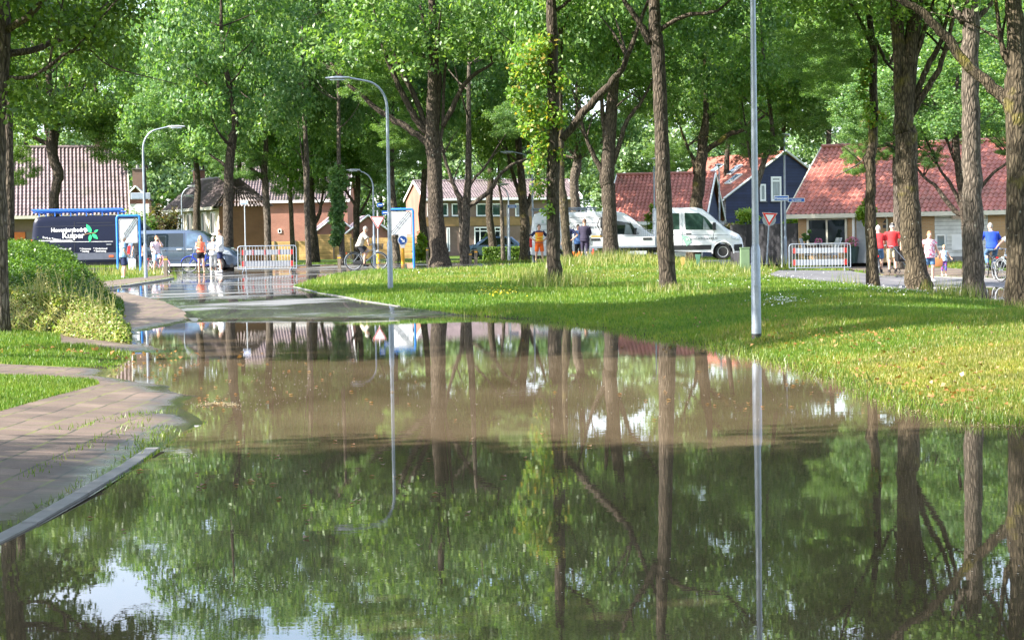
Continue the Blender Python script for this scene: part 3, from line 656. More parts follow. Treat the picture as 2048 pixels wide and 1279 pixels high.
tree('two-stemmed tree with a wide right limb right of the big forking oak', 40, [(932, 527, 20), (930, 470, 17), (932, 410, 18), (935, 380, 15), (937, 325, 12)],
     [[(928, 410, 8), (915, 385, 8), (900, 350, 7), (888, 308, 6)], [(938, 412, 10), (965, 395, 10), (985, 375, 9), (1000, 350, 7), (1025, 330, 6), (1062, 312, 4)], [(938, 375, 7), (950, 355, 6), (967, 338, 5)], [(924, 527, 9), (922, 450, 9), (918, 400, 8), (905, 368, 6)]],
     (.6, 10.4, 5.0, 4.4, 5), 'mid', 'leaf_cool', 'bark_grey', GC, 14, nlimb=4, extra=((3.0, 7.2, 1.9, 1.4), (-1.5, 6.0, 1.5, 1.2, 1.5)))
tree('dark ivy-clad trunk forking beside the rear of the white van', 35, [(1048, 510, 22), (1050, 450, 19), (1047, 412, 18)], [[(1046, 420, 10), (1040, 390, 10), (1028, 355, 8)], [(1052, 420, 9), (1060, 395, 9), (1070, 368, 7)]], (0, 9.4, 4.8, 5.2), 'mid', 'leaf_dark', 'bark_moss', GB, 15)
tree('slim pale-barked young tree before the upper windows of the terraced house', 34, [(1007, 502, 9), (1004, 440, 8), (1003, 405, 6)], [], (0, 6.0, 1.6, 1.7), 'mid', 'leaf_cool', 'bark_grey', GB, 16, nlimb=4, name='young_tree')
tree('tall straight trunk with yellowing leafy shoots up its left side, on the lawn', 71, [(1112, 582, 32), (1108, 520, 28), (1106, 400, 27), (1106, 300, 26), (1107, 200, 24), (1105, 100, 22), (1103, 0, 20), (1102, -90, 17)],
     [[(1124, 278, 15), (1150, 247, 16), (1180, 212, 16), (1210, 180, 15), (1235, 150, 13), (1252, 118, 11)], [(1112, 22, 8), (1140, 0, 7), (1165, -22, 6)]], (.5, 11.2, 4.4, 3.7), 'near', 'leaf', 'bark', GC, 17,
     shoots=[(1070, 165, 24, 150), (1050, 200, 26, 170), (1078, 130, 24, 150), (1085, 230, 26, 190), (1060, 250, 24, 150), (1040, 145, 22, 110), (1082, 290, 22, 140), (1072, 330, 20, 110), (1120, 165, 18, 90), (1080, 375, 18, 90), (1088, 90, 22, 120), (1095, 420, 14, 40), (1118, 240, 16, 70), (1030, 190, 18, 80), (1118, 310, 12, 50), (1060, 110, 22, 110)], shootmat='leaf_turn')
tree('thinner mossy trunk half hidden right behind the shoot-covered trunk', 48, [(1140, 532, 22), (1131, 470, 18), (1126, 400, 17), (1121, 330, 15)], [], (.3, 10.6, 4.4, 4.4), 'mid', 'leaf', 'bark_moss', GC, 18)
tree('grey trunk rising behind the roof of the white van', 33, [(1152, 500, 24), (1150, 400, 18), (1148, 370, 18), (1152, 340, 20), (1155, 318, 17)], [], (0, 9.8, 4.8, 5.0), 'mid', 'leaf_cool', 'bark_grey', GB, 19)
tree('forked mossy oak between the white van and the flatbed truck', 47, [(1227, 528, 38), (1222, 480, 30), (1219, 420, 28), (1216, 370, 28), (1214, 342, 30)],
     [[(1206, 347, 12), (1195, 325, 11), (1182, 300, 9), (1173, 278, 7)], [(1213, 330, 13), (1212, 280, 12), (1207, 240, 10)], [(1222, 332, 12), (1238, 290, 10), (1250, 250, 9), (1263, 228, 8), (1283, 202, 6)]], (.3, 10.6, 5.0, 4.0), 'mid', 'leaf', 'bark', GC, 20, nlimb=4, extra=((1.5, 7.4, 1.8, 1.5, 1.5),))
tree('tall rough-barked trunk with broken bark patches left of the lamp', 79, [(1339, 598, 42), (1336, 560, 34), (1330, 450, 33), (1325, 330, 30), (1322, 220, 27), (1315, 100, 28), (1311, 60, 26), (1308, 0, 22), (1306, -90, 18)],
     [[(1300, 85, 18), (1285, 58, 14), (1265, 27, 11), (1243, -6, 9)], [(1320, 60, 10), (1345, 44, 9), (1380, 31, 9), (1420, 28, 7), (1452, 8, 5)]], (0, 10.9, 4.4, 3.6), 'near', 'leaf', 'bark', GC, 21)
tree('mossy yellow-barked trunk with a right limb behind the truck cab', 40, [(1387, 525, 30), (1389, 440, 27), (1394, 400, 25), (1400, 350, 25), (1404, 300, 22), (1408, 260, 18), (1412, 225, 12)],
     [[(1392, 348, 10), (1385, 315, 8), (1374, 293, 6)], [(1410, 302, 12), (1435, 286, 11), (1458, 269, 10), (1487, 260, 7)]], (.4, 10.2, 4.8, 4.4), 'mid', 'leaf', 'bark_moss', GB, 22, nlimb=4, extra=((-1.2, 5.4, 1.1, 1.0), (1.8, 7.0, 1.8, 1.5, 1.0)))
tree('slim trunk curving right just behind the tall lamp post', 45, [(1511, 530, 13), (1510, 450, 13), (1512, 380, 13), (1522, 345, 12), (1532, 310, 11), (1546, 272, 9)], [[(1513, 378, 8), (1505, 340, 7), (1497, 298, 5)]], (.4, 9.8, 4.8, 4.4), 'mid', 'leaf', 'bark_grey', GB, 23, nlimb=4, extra=((.3, 5.5, 1.2, .9), (2.5, 7.4, 2, 1.6)))
tree('wavy slim trunk with moss and shoots right of the right crowd barrier', 76, [(1747, 580, 27), (1743, 500, 23), (1740, 420, 22), (1742, 350, 20), (1738, 318, 25), (1746, 288, 19), (1747, 200, 17), (1747, 100, 15), (1740, 45, 13)],
     [[(1746, 98, 9), (1730, 60, 8), (1710, 20, 7), (1694, -16, 6)], [(1750, 78, 7), (1765, 110, 7), (1777, 132, 6)]], (-.4, 10.2, 4.2, 3.8), 'near', 'leaf', 'bark_moss', GD, 24,
     shoots=[(1728, 165, 11, 50), (1722, 190, 12, 50), (1735, 215, 12, 60), (1742, 240, 15, 80), (1765, 235, 9, 30), (1730, 140, 16, 70)], shootmat='leaf_turn', extra=((-1.2, 6.1, 1.3, 1.0),))
tree('thick dark multi-limbed oak beside the man in the red shirt', 78, [(1840, 588, 56), (1834, 545, 45), (1823, 480, 42), (1817, 400, 42), (1813, 330, 43), (1810, 268, 47), (1808, 222, 38)],
     [[(1798, 228, 20), (1796, 150, 19), (1792, 80, 18), (1788, 0, 17), (1785, -60, 14)], [(1812, 222, 20), (1810, 150, 20), (1803, 90, 20), (1797, 20, 18), (1795, -60, 14)], [(1820, 218, 15), (1838, 172, 13), (1855, 132, 12), (1872, 100, 11), (1886, 58, 8)],
      [(1822, 230, 15), (1850, 182, 13), (1872, 146, 12), (1886, 104, 10)], [(1814, 182, 10), (1830, 120, 10), (1850, 52, 9), (1862, 18, 7)]], (0, 10.8, 4.6, 3.9), 'near', 'leaf_dark', 'bark_moss', GD, 25, nlimb=3)
tree('lighter grey trunk half hidden behind the thick dark oak', 52, [(1799, 545, 20), (1796, 440, 19), (1794, 340, 18), (1792, 235, 15)], [[(1794, 300, 9), (1770, 290, 8), (1740, 300, 6), (1718, 325, 4)]], (0, 10.8, 4.6, 4.2), 'mid', 'leaf', 'bark_grey', GD, 26,
     extra=((-1.55, 4.3, .65, .85), (-1.2, 5.6, 1.0, .8), (-2.2, 7.6, 1.5, 1.2), (-.6, 4.6, .6, .5)))
tree('straight furrowed trunk between the child and the cyclist in blue', 86, [(1952, 604, 52), (1947, 560, 43), (1946, 450, 41), (1944, 330, 39), (1942, 220, 37), (1940, 120, 36), (1942, 40, 34), (1940, -50, 28)],
     [[(1926, 45, 18), (1912, 12, 14), (1898, -22, 12)], [(1955, 38, 12), (1975, 15, 10), (1992, -16, 8)]], (0, 10.6, 4.4, 3.7), 'near', 'leaf', 'bark_grey', GD, 27)
tree('mossy trunk at the right edge throwing a long limb up to the left', 97, [(2040, 640, 62), (2037, 600, 50), (2034, 500, 45), (2036, 380, 43), (2036, 260, 45), (2032, 200, 52), (2034, 120, 40), (2030, 40, 36), (2028, -50, 30)],
     [[(2022, 208, 32), (1995, 181, 25), (1965, 152, 22), (1935, 120, 21), (1905, 76, 20), (1875, 41, 18), (1845, 10, 16), (1808, -16, 14)], [(2022, 130, 16), (2008, 105, 16), (2004, 80, 10)]], (.6, 10.2, 4.4, 3.9), 'near', 'leaf', 'bark_moss', GD, 28)
tree('low spreading tree with bare drooping limbs in front of the red roof', 57, [(1938, 540, 24), (1935, 470, 22), (1930, 430, 20)],
     [[(1930, 434, 12), (1905, 416, 10), (1890, 396, 10), (1872, 370, 7), (1850, 352, 6)], [(1928, 428, 9), (1910, 386, 8), (1895, 360, 7), (1878, 336, 5)], [(1938, 412, 9), (1960, 375, 8), (1985, 345, 6), (2018, 318, 5)], [(1930, 412, 9), (1925, 350, 9), (1904, 306, 6)]],
     (-.3, 6.6, 3.6, 2.5), 'mid', 'leaf_cool', 'bark', GD, 29, nlimb=3, extra=((-3.4, 5.6, 1.3, 1.1), (1.6, 4.6, .8, .6), (-1.5, 4.1, .7, .5)))
# second rank and background
for i, (px, s, z, r, rz, lf) in enumerate([(190, 30, 12, 5.5, 4.6, 'leaf_cool'), (300, 26, 12.6, 4.8, 3.6, 'leaf'), (395, 32, 9.8, 5.2, 4.4, 'leaf_cool'), (500, 30, 11, 6, 5.6, 'leaf'), (650, 30, 12, 6, 5.6, 'leaf_cool'), (760, 29, 12, 6, 6, 'leaf'), (850, 31, 11.5, 6, 5, 'leaf_cool'),
          (985, 32, 11.5, 6, 5.2, 'leaf_cool'), (1090, 30, 12, 6, 5.6, 'leaf'), (1290, 31, 11.5, 6, 5.2, 'leaf'), (1460, 30, 12, 6.2, 5.2, 'leaf_cool'), (1570, 28, 12, 6.2, 5.6, 'leaf_far'), (1660, 30, 13, 5.6, 4.6, 'leaf_cool'), (1850, 27, 12, 6.5, 5.6, 'leaf'), (1990, 29, 11.5, 6.5, 5.4, 'leaf_cool'), (60, 29, 14, 6, 4.6, 'leaf'), (2090, 32, 11, 6, 5, 'leaf')]):
    b = base(px, s)
    if i in (3, 4, 5, 8, 9): continue
    tree(['pale', 'broad', 'airy', 'dense', 'tall'][i % 5] + ' leafy crown ' + ['above the big pale roof', 'right of the big roof', 'over the cream building', 'over the left crowd barrier', 'over the brick sheds', 'behind the arm of the curved lamp', 'behind the big forking oak', 'behind the two-stemmed tree', 'behind the tall shoot-covered trunk', 'between the white van and the red roof', 'above the dark blue house', 'right of the dark blue house', 'left of the bungalow chimney', 'behind the thick dark oak', 'above the right end of the bungalow', 'in the upper left corner', 'beyond the right edge of the bungalow'][i],
         0, .5, crown=(0, z, r, rz), kind='mid', leaf=lf, group=GB, seed=40 + i, loc=(b.x, b.y), nlimb=5)
for i, px in enumerate(range(-60, 2200, 118)):
    s = 19 + 2 * math.sin(i * 2.3); b = base(px, s)
    near = ['the left edge', 'the big pale roof', 'the chimney of the big roof', 'the small brick gable', 'the cream building', 'the brown hipped roof', 'the red brick wall', 'the wooden fence', 'the brick sheds', 'the pink gable wall', 'the terraced house', 'the white van', 'the left red roof', 'the grey clad house', 'the dark blue gable', 'the bungalow chimney', 'the bungalow ridge', 'the garage', 'the brown brick gable', 'the right edge'][i % 20]
    tree('far crown coloured hazy green closing the view behind ' + near, 0, .5, crown=(0, 9 + 1.5 * math.sin(i * 1.7), 7.2, 7), kind='far', leaf='leaf_far', group=GF, seed=80 + i, loc=(b.x, b.y), nlimb=2, name='background_tree')
# unseen trees: left cast shade bands, most right and rear added to block sky
for i, (x, y, z, r, rz) in enumerate([(-12.5, 29.2, 10.5, 4.6, 4.8), (-14, 37, 10, 4.8, 6), (-12.5, 27.1, 15.5, 4.8, 6), (-12, 36, 16, 5, 5.5), (-9.5, 7.7, 9, 4.8, 5), (-15, 6.4, 12, 5, 6), (-15.5, 4.2, 17, 5, 6), (-14.5, 9.1, 8.5, 4, 4.2), (-9, -1, 10, 5, 5), (-15, -2, 11, 5.5, 6), (-6.8, 7.5, 9.5, 4.6, 4.2),
                                      (7.0, 6.6, 10, 4.8, 4.2), (10, 8, 10, 5, 4.5), (1, -5, 10, 5, 4.5), (9, -4, 10, 5, 4.5), (12, 15, 10, 4.8, 4.2), (8.6, 11.5, 9.5, 5, 4), (10.2, 19, 11.5, 5.2, 3.6), (12.6, 25.5, 12.5, 5.2, 3.6)]):
    cx = {7.5: 2.8, 6.6: -4.6, 11.5: -3.2, 19: -6, 25.5: -6.6}.get(y, 0)
    tree('tall oak ' + ['beside the lit brown water', 'left of the hedge top', 'well above the hedge', 'high behind the hedge', 'over the near pavement', 'behind the near pavement', 'far left of the near pavement', 'at the shaded pavement edge', 'behind the camera on the left', 'left of and behind the camera', 'above the near kerb', 'over the near water', 'added right of the near water to block sky', 'behind the camera', 'added behind the camera on the right to block sky', 'added right of the dry lawn to block sky', 'added in the flood to block sky over the water', 'added to block sky over the lit water', 'added to block sky over the dry lawn'][i] + ', out of frame', 0, .5,
         crown=(cx, z, r, rz), kind='mid', leaf='leaf', group='trees outside the frame', seed=120 + i, loc=(x, y), nlimb=6)
# ---------------------------------------------------------------- buildings and fences
class Fac:                    # a vertical plane through O, facing (sin rz, -cos rz): local x along it, z up from the ground
    def __init__(s, px, sc_, rz, z0=None, O=None):
        s.O = base(px, sc_) if O is None else O.copy()
        if z0 is not None: s.O.z = z0
        s.rz = rz; s.u = Vector((math.cos(rz), math.sin(rz), 0)); s.n = Vector((math.sin(rz), -math.cos(rz), 0))
    def at(s, px, py):
        d = ray(px, py); C = Vector((0, 0, CAMZ)); t = (s.O - C).dot(s.n) / d.dot(s.n); p = C + d * t - s.O
        return (p.dot(s.u), p.z)
def wall(mb, a, b, z0, z1, holes=()):
    L = math.dist(a, b)
    mb.quad((a[0], a[1], z0), (b[0], b[1], z0), (b[0], b[1], z1), (a[0], a[1], z1), uv=[(0, z0), (L, z0), (L, z1), (0, z1)])
def gable(mb, a, b, z0, z1, zr, t=.5):
    L = math.dist(a, b); m_ = (a[0] + (b[0] - a[0]) * t, a[1] + (b[1] - a[1]) * t)
    mb.add([(a[0], a[1], z0), (b[0], b[1], z0), (b[0], b[1], z1), (m_[0], m_[1], zr), (a[0], a[1], z1)], [(0, 1, 2, 3, 4)], [[(0, z0), (L, z0), (L, z1), (L * t, zr), (0, z1)]])
def slope(mb, o, e, up, cw=.24, rh=.33, amp=.05, trap=(0, 0)):
    """a tiled roof plane: corner o, eave vector e, slope vector up; trap shortens the ridge at both ends (hips)"""
    o, e, up = Vector(o), Vector(e), Vector(up); L, H = e.length, up.length; n = e.cross(up).normalized()
    if n.z < 0: n = -n
    nc = max(4, int(L / cw)) * 4; nr = max(3, int(H / rh)); base_i = len(mb.v); rows = []
    for r in range(nr):
        for k in (0, 1):
            t = (r + k * .999) / nr; lift = .03 * (1 - k)
            l0 = trap[0] * t; l1 = 1 - trap[1] * t
            for c in range(nc + 1):
                f = c / nc; w = 2 * math.pi * (c % 4) / 4
                mb.v.append(tuple(o + e * (l0 + (l1 - l0) * f) + up * t + n * (amp * math.sin(w) + lift)))
            rows.append(1)
    for r in range(len(rows) - 1):
        for c in range(nc):
            a = base_i + r * (nc + 1) + c; mb.f.append((a, a + 1, a + nc + 2, a + nc + 1))
def win(parent, fac, x0, z0, x1, z1, glass='glass', frame='white', bars=(), hbars=(), sill=True, fw=.07, y=-.03):
    f = MB(); w, h = x1 - x0, z1 - z0; cx, cz = (x0 + x1) / 2, (z0 + z1) / 2
    f.box((cx, y, z0 + fw / 2), (w, .08, fw)); f.box((cx, y, z1 - fw / 2), (w, .08, fw))
    for xx in (x0 + fw / 2, x1 - fw / 2): f.box((xx, y, cz), (fw, .08, h - 2 * fw))
    for b in bars: f.box((x0 + w * b, y, cz), (fw * .9, .07, h - 2 * fw))
    for b in hbars: f.box((cx, y - .004, z0 + h * b), (w - 2 * fw, .07, fw * .9))
    o = f.build('window', M[frame], parent)
    g = MB(); g.quad((x0 + fw * .5, y + .012, z0 + fw * .5), (x1 - fw * .5, y + .012, z0 + fw * .5), (x1 - fw * .5, y + .012, z1 - fw * .5), (x0 + fw * .5, y + .012, z1 - fw * .5)); g.build('pane', M[glass], o)
    if sill: k = MB(); k.box((cx, y - .04, z0 - .035), (w + .1, .16, .05)); k.build('sill', M['concrete'], o)
    return o
def pxwin(parent, fac, px0, py0, px1, py1, **k):
    a = fac.at(px0, py0); b = fac.at(px1, py1); return win(parent, fac, min(a[0], b[0]), min(a[1], b[1]), max(a[0], b[0]), max(a[1], b[1]), **k)
def chimney(parent, x, y, z0, z1, w=.8, mat='brick_brown', d=.6):
    c = MB(); h = z1 - z0
    for a, b in (((x - w / 2, y - d / 2), (x + w / 2, y - d / 2)), ((x + w / 2, y - d / 2), (x + w / 2, y + d / 2)), ((x + w / 2, y + d / 2), (x - w / 2, y + d / 2)), ((x - w / 2, y + d / 2), (x - w / 2, y - d / 2))): wall(c, a, b, z0, z1)
    c.quad((x - w / 2, y - d / 2, z1), (x + w / 2, y - d / 2, z1), (x + w / 2, y + d / 2, z1), (x - w / 2, y + d / 2, z1), uv=[(0, 0), (w, 0), (w, d), (0, d)])
    o = c.build('chimney', M[mat], parent)
    p = MB(); p.box((x, y, z1 + .05), (w + .12, d + .12, .09)); p.tube([(x, y, z1 + .1), (x, y, z1 + .35)], .12, 10); p.build('chimney_pot', M['concrete'], o); return o
def house_x(name, label, fac, x0, x1, dep, eave, ridge, wm, rm, gm=None, over=.5, verge=.3, fascia='white', back=None, hip=(0, 0), group='houses round the junction'):
    """ridge parallel to the front"""
    h = empty(name, fac.O, fac.rz, label, 'house', group); mb = MB()
    wall(mb, (x0, 0), (x1, 0), -.4, eave); mb.build('front_wall', M[wm], h); mb = MB(); wall(mb, (x1, dep), (x0, dep), -.4, eave); mb.build('back_wall', M[wm], h)
    for s_, a, b in ((0, (x0, dep), (x0, 0)), (1, (x1, 0), (x1, dep))):
        mb = MB()
        if hip[s_]: wall(mb, a, b, -.4, eave)
        else: gable(mb, a, b, -.4, eave, ridge)
        mb.build('gable_wall', M[gm or wm], h)
    mb = MB(); sl = (ridge - eave) / (dep / 2); Lx = x1 - x0 + 2 * verge; run = dep / 2 + over; up = run * sl
    hp = (hip[0] * (dep / 2) / Lx, hip[1] * (dep / 2) / Lx)
    zt = eave - over * sl + .08
    slope(mb, (x0 - verge, -over, zt), (Lx, 0, 0), (0, run, up), trap=hp); slope(mb, (x1 + verge, dep + over, zt), (-Lx, 0, 0), (0, -run, up), trap=(hp[1], hp[0]))
    for k, xx, sg in ((0, x0 - verge, 1), (1, x1 + verge, -1)):
        if hip[k]: slope(mb, (xx, dep + over if k == 0 else -over, zt), (0, -(dep + 2 * over) * sg, 0), (sg * hp[k] * Lx, 0, up), trap=(.5, .5))
    r = mb.build('roof', M[rm], h, fix=False)
    t = MB(); t.tube([(x0 - verge + hp[0] * Lx, dep / 2, ridge + .10), (x1 + verge - hp[1] * Lx, dep / 2, ridge + .10)], .12, 8); t.build('ridge_tiles', M[rm], r)
    g = MB(); g.box(((x0 + x1) / 2, -over - .03, zt - .09), (Lx, .10, .2)); g.box(((x0 + x1) / 2, -over / 2 - .02, zt - .14), (Lx - .1, over - .06, .03)); g.build('gutter', M[fascia], r)
    for k, xx in ((0, x0 - verge), (1, x1 + verge)):
        if not hip[k]:
            v = MB()
            for y0, y1, z0, z1 in ((-over, dep / 2, zt, ridge + .08), (dep + over, dep / 2, zt, ridge + .08)):
                v.add([(xx + .03, y0, z0 - .14), (xx + .03, y0, z0 + .09), (xx + .03, y1, z1 + .09), (xx + .03, y1, z1 - .14), (xx - .03, y0, z0 - .14), (xx - .03, y0, z0 + .09), (xx - .03, y1, z1 + .09), (xx - .03, y1, z1 - .14)],
                      [(0, 1, 2, 3), (7, 6, 5, 4), (1, 5, 6, 2), (0, 3, 7, 4), (0, 4, 5, 1), (3, 2, 6, 7)])
            v.build('verge_board', M[fascia], r)
    return h, r
# -- bungalow on the right
fa = Fac(1597, 41.9, R(-30), .34)
bun, bro = house_x('bungalow', 'ochre brick bungalow with bright red pantile roof and white garage door', fa, 0, 11.1, 8.6, 2.62, 5.6, 'brick_ochre', 'tile_red', 'brick_brown', .55, .42, 'offwhite', group=None)
x, z = fa.at(1678, 300); chimney(bro, 2.0, 4.3, 5.6, 7.3, .75, 'brick_ochre')
pxwin(bun, fa, 1614, 424, 1695, 489, bars=(.5,), hbars=(.78,), frame='offwhite', fw=.1)
a = fa.at(1714, 505); b = fa.at(1738, 428); dd = MB(); dd.box(((a[0] + b[0]) / 2, -.02, 1.08), (b[0] - a[0], .07, 2.16)); dd.build('door', pmat('grey_door', (.30, .31, .32), .5), bun)
x = fa.at(1708, 450)[0]; dd = MB(); dd.box((x, -.04, 1.25), (.12, .12, 2.5)); dd.build('post_trim', M['white'], bun)
x = fa.at(1776, 470)[0]; dd = MB(); dd.tube([(x, -.1, .1), (x, -.1, 2.0), (x - .1, -.12, 2.2), (x - .35, -.3, 2.45)], .05, 8); dd.build('downpipe', M['offwhite'], bun, smooth=True)
x, z = fa.at(1771, 439); text_mesh('2', .5, M['black'], bun, (x, -.02, z), name='house_number', bold=.012)
x, z = fa.at(1772, 450); dd = MB(); dd.box((x, -.05, z - .06), (.24, .1, .16)); dd.build('letterbox', M['plastic'], bun)
a = fa.at(1870, 500); b = fa.at(1976, 426); g = MB(); x0, x1 = a[0], b[0]
g.quad((x0, -.03, -.1), (x1, -.03, -.1), (x1, -.03, b[1]), (x0, -.03, b[1]), uv=[(0, 0), (x1 - x0, 0), (x1 - x0, b[1]), (0, b[1])]); gd = g.build('garage_front', M['clad_white'], bun)
a = fa.at(1903, 428); b = fa.at(1973, 438); win(gd, fa, a[0], min(a[1], b[1]), b[0], max(a[1], b[1]) + .06, frame='offwhite', sill=False, fw=.04, y=-.07)
a = fa.at(1873, 495); b = fa.at(1893, 468); win(gd, fa, a[0], a[1], b[0], b[1], glass='glassb', frame='white', sill=False, y=-.07)
a = fa.at(1905, 500); b = fa.at(1960, 468); g = MB(); g.box(((a[0] + b[0]) / 2, -.07, (a[1] + b[1]) / 2), (b[0] - a[0], .06, b[1] - a[1])); g.build('garage_door', M['white'], gd)
a = fa.at(1872, 506); b = fa.at(1970, 498); g = MB(); g.box(((a[0] + b[0]) / 2, -.06, .12), (b[0] - a[0], .08, .26)); g.build('plinth', M['concrete'], gd)
# -- dark blue gabled house
def house_y(name, label, fac, wid, dep, eave, ridge, tpk, gm, sm, rm, verge=.25, over=.3, group='houses round the junction'):
    """gable to the front, ridge running back; tpk = where along the front the peak stands"""
    h = empty(name, fac.O, fac.rz, label, 'house', group)
    mb = MB(); gable(mb, (0, 0), (wid, 0), -.4, eave, ridge, tpk); mb.build('gable_wall', M[gm], h)
    mb = MB(); wall(mb, (0, dep), (0, 0), -.4, eave); mb.build('side_wall', M[sm], h); mb = MB(); wall(mb, (wid, 0), (wid, dep), -.4, eave); mb.build('side_wall', M[sm], h)
    mb = MB(); pk = wid * tpk; s1 = (ridge - eave) / pk; s2 = (ridge - eave) / (wid - pk)
    slope(mb, (-over, dep + verge, eave - over * s1 + .08), (0, -dep - 2 * verge, 0), (pk + over, 0, (pk + over) * s1)); slope(mb, (wid + over, -verge, eave - over * s2 + .08), (0, dep + 2 * verge, 0), (-(wid - pk + over), 0, (wid - pk + over) * s2))
    r = mb.build('roof', M[rm], h, fix=False)
    v = MB()
    for xa, za, xb, zb in ((-over, eave - over * s1 + .1, pk, ridge + .1), (wid + over, eave - over * s2 + .1, pk, ridge + .1)):
        for k in (0,): v.tube([(xa, -verge, za), (xb, -verge, zb)], .07, 4)
    v.build('verge_board', M['white'], r)
    g = MB(); g.box((-over - .03, dep / 2, eave - over * s1 + .02), (.1, dep + 2 * verge, .14)); g.build('gutter', M['white'], r)
    return h, r, s1
fb = Fac(1453, 31, R(24), .35)
hb, hbr, s1 = house_y('house', 'two-storey house with dark blue boarded gable and skylights in a red roof', fb, 8.8, 10, 3.85, 6.75, .5, 'clad_blue', 'clad_grey', 'tile_red', group=None)
pxwin(hb, fb, 1541, 353, 1562, 402, glass='curtain', hbars=(.82,), fw=.13)
pxwin(hb, fb, 1519, 368, 1531, 402, glass='curtain', fw=.11)
for xx, yy in ((1.5, 1.6), (2.5, 3.2), (2.7, 6)):
    k = MB(); k.box((xx, yy, 3.85 + .22 + s1 * xx), (1.15, .8, .08), ry=-math.atan(s1)); o = k.build('skylight', M['white'], hbr); k = MB(); k.box((xx - .03, yy, 3.85 + .275 + s1 * xx), (.98, .62, .02), ry=-math.atan(s1)); k.build('pane', M['glassb'], o)
for yy in (1.2, 2.6): k = MB(); k.box((-.02, yy, 1.95), (.06, .55, .5)); k.build('window', M['glass'], hb)
k = MB(); k.box((4.3, -.06, .9), (8.4, .12, 2.4)); k.build('ground_floor', M['clad_white'], hb)
# -- red roofed house left of it
fr = Fac(1222, 33, R(-14), .35)
hr, hrr = house_x('house', 'low house with broad red tiled roof and white front behind the flatbed truck', fr, 0, 5.6, 7.5, 2.55, 5.15, 'clad_white', 'tile_red', 'clad_blue', .5, .3, 'white', group=None)
pxwin(hr, fr, 1262, 450, 1290, 470, bars=(.5,), glass='glassb')
fr2 = Fac(1352, 29, R(24), .35)
house_y('house', 'part of a dark gabled house with red roof seen past the mossy tree', fr2, 6.5, 8, 2.6, 5.0, .5, 'clad_blue', 'clad_grey', 'tile_red', group=None)
# -- big pale roof on the left
fl = Fac(-40, 31.5, R(12), .45)
x1 = fl.at(256, 430)[0]
hl, hlr = house_x('house', 'large house with big pale tiled roof behind the navy van', fl, -3, x1 - .2, 9, 3.75, 7.7, 'brick_brown', 'tile_pale', None, .7, .3, 'offwhite', group=None)
x, z = fl.at(216, 300); chimney(hlr, x - .4, 4.5, 7.0, 9.1, .8, 'brick_brown')
a = fl.at(24, 500); b = fl.at(50, 455); k = MB(); k.box(((a[0] + b[0]) / 2, -.03, 1.1), (b[0] - a[0], .08, 2.2)); k.build('door', M['orange_door'], hl)
a = fl.at(54, 500); b = fl.at(76, 455); k = MB(); k.box(((a[0] + b[0]) / 2, -.03, 1.1), (b[0] - a[0], .08, 2.2)); k.build('shutter', pmat('brown_shutter', (.14, .11, .08), .6), hl)
# -- small brick gable, cream building, brick house, sheds, terrace
fs = Fac(251, 27, R(8), .4)
hs, hsr, _ = house_y('house', 'small red brick gable with white verges between the big roof and the lamp', fs, 1.75, 6, 4.7, 5.55, .5, 'brick_red', 'brick_red', 'tile_brown', .2, .12, group=None)
chimney(hsr, .9, 3, 5.3, 7.0, .75, 'brick_brown')
k = MB(); k.box((.87, -.06, 3.9), (1.9, .1, .9)); k.build('white_band', M['white'], hs)
fc = Fac(440, 30.5, R(-66), .4); fc2 = Fac(0, 1, R(-66), O=fc.O - fc.u * 13)
hc, hcr = house_x('building', 'cream building with narrow tall windows and dark hipped roof', fc2, 0, 13, 3.2, 4.1, 5.7, 'brick_cream', 'tile_brown', 'brick_red', .45, .2, 'offwhite', hip=(1, 1), group=None)
for i, px in enumerate((356, 366, 381, 397, 411, 428)):
    x, _ = fc2.at(px, 430); z0 = 1.9; win(hc, fc2, x - .75, z0, x + .45, z0 + 1.55, glass='glass', frame='white', fw=.12)
chimney(hcr, 1.6, 1.8, 4.6, 6.5, 1.0, 'brick_red'); chimney(hcr, 7, 2.4, 5, 6.6, .8, 'brick_red')
fk = Fac(452, 24, R(0), .35)
hk, hkr = house_x('house', 'red brick house wall behind the left crowd barrier and fence', fk, 0, 10.2, 8, 5.0, 8, 'brick_red', 'tile_brown', None, .3, .2, 'white', group=None)
pxwin(hk, fk, 466, 415, 494, 437, glass='glass', frame='white', bars=(.5,)); pxwin(hk, fk, 556, 458, 563, 466, frame='white', sill=False, fw=.05)
for i, (px, lab) in enumerate(((694, 'brick shed with lilac tiled gable roof behind the man on the bicycle'), (628, 'brick shed with lilac roof half hidden behind the leafy thin trunk'))):
    f_ = Fac(px, 25, R(10), .35); hh, rr, _ = house_y('shed', lab, f_, 3.5, 5, 2.0, 3.35, .5, 'brick_red', 'brick_red', 'tile_mauve', .15, .25, group='brick sheds'); hh['category'] = 'shed'
ft = Fac(851, 23, R(14), .3)
ht, htr = house_x('terraced_house', 'terraced house with pink gable end, ochre band and long rows of windows', ft, 0, 14, 8.4, 5.1, 6.6, 'brick_brown', 'tile_brown', 'brick_pink', .4, .15, 'white', group=None)
a = ft.at(852, 453); k = MB(); x1 = ft.at(1066, 440)[0]; zb = ft.at(900, 434)[1]; za = ft.at(900, 452)[1]
k.box((x1 / 2, -.03, (za + zb) / 2), (x1, .06, zb - za)); k.build('spandrel', M['panel_ochre'], ht)
for (p0, p1) in ((854, 872), (874, 896), (903, 922), (952, 976), (983, 1002), (1030, 1052)): pxwin(ht, ft, p0, 407, p1, 432, glass='glassg', fw=.1)
for (p0, p1) in ((948, 976), (981, 1002)): pxwin(ht, ft, p0, 454, p1, 493, glass='glass', bars=(.42,), hbars=(.8,), fw=.1)
pxwin(ht, ft, 893, 455, 900, 503, glass='glassb', sill=False, fw=.1)
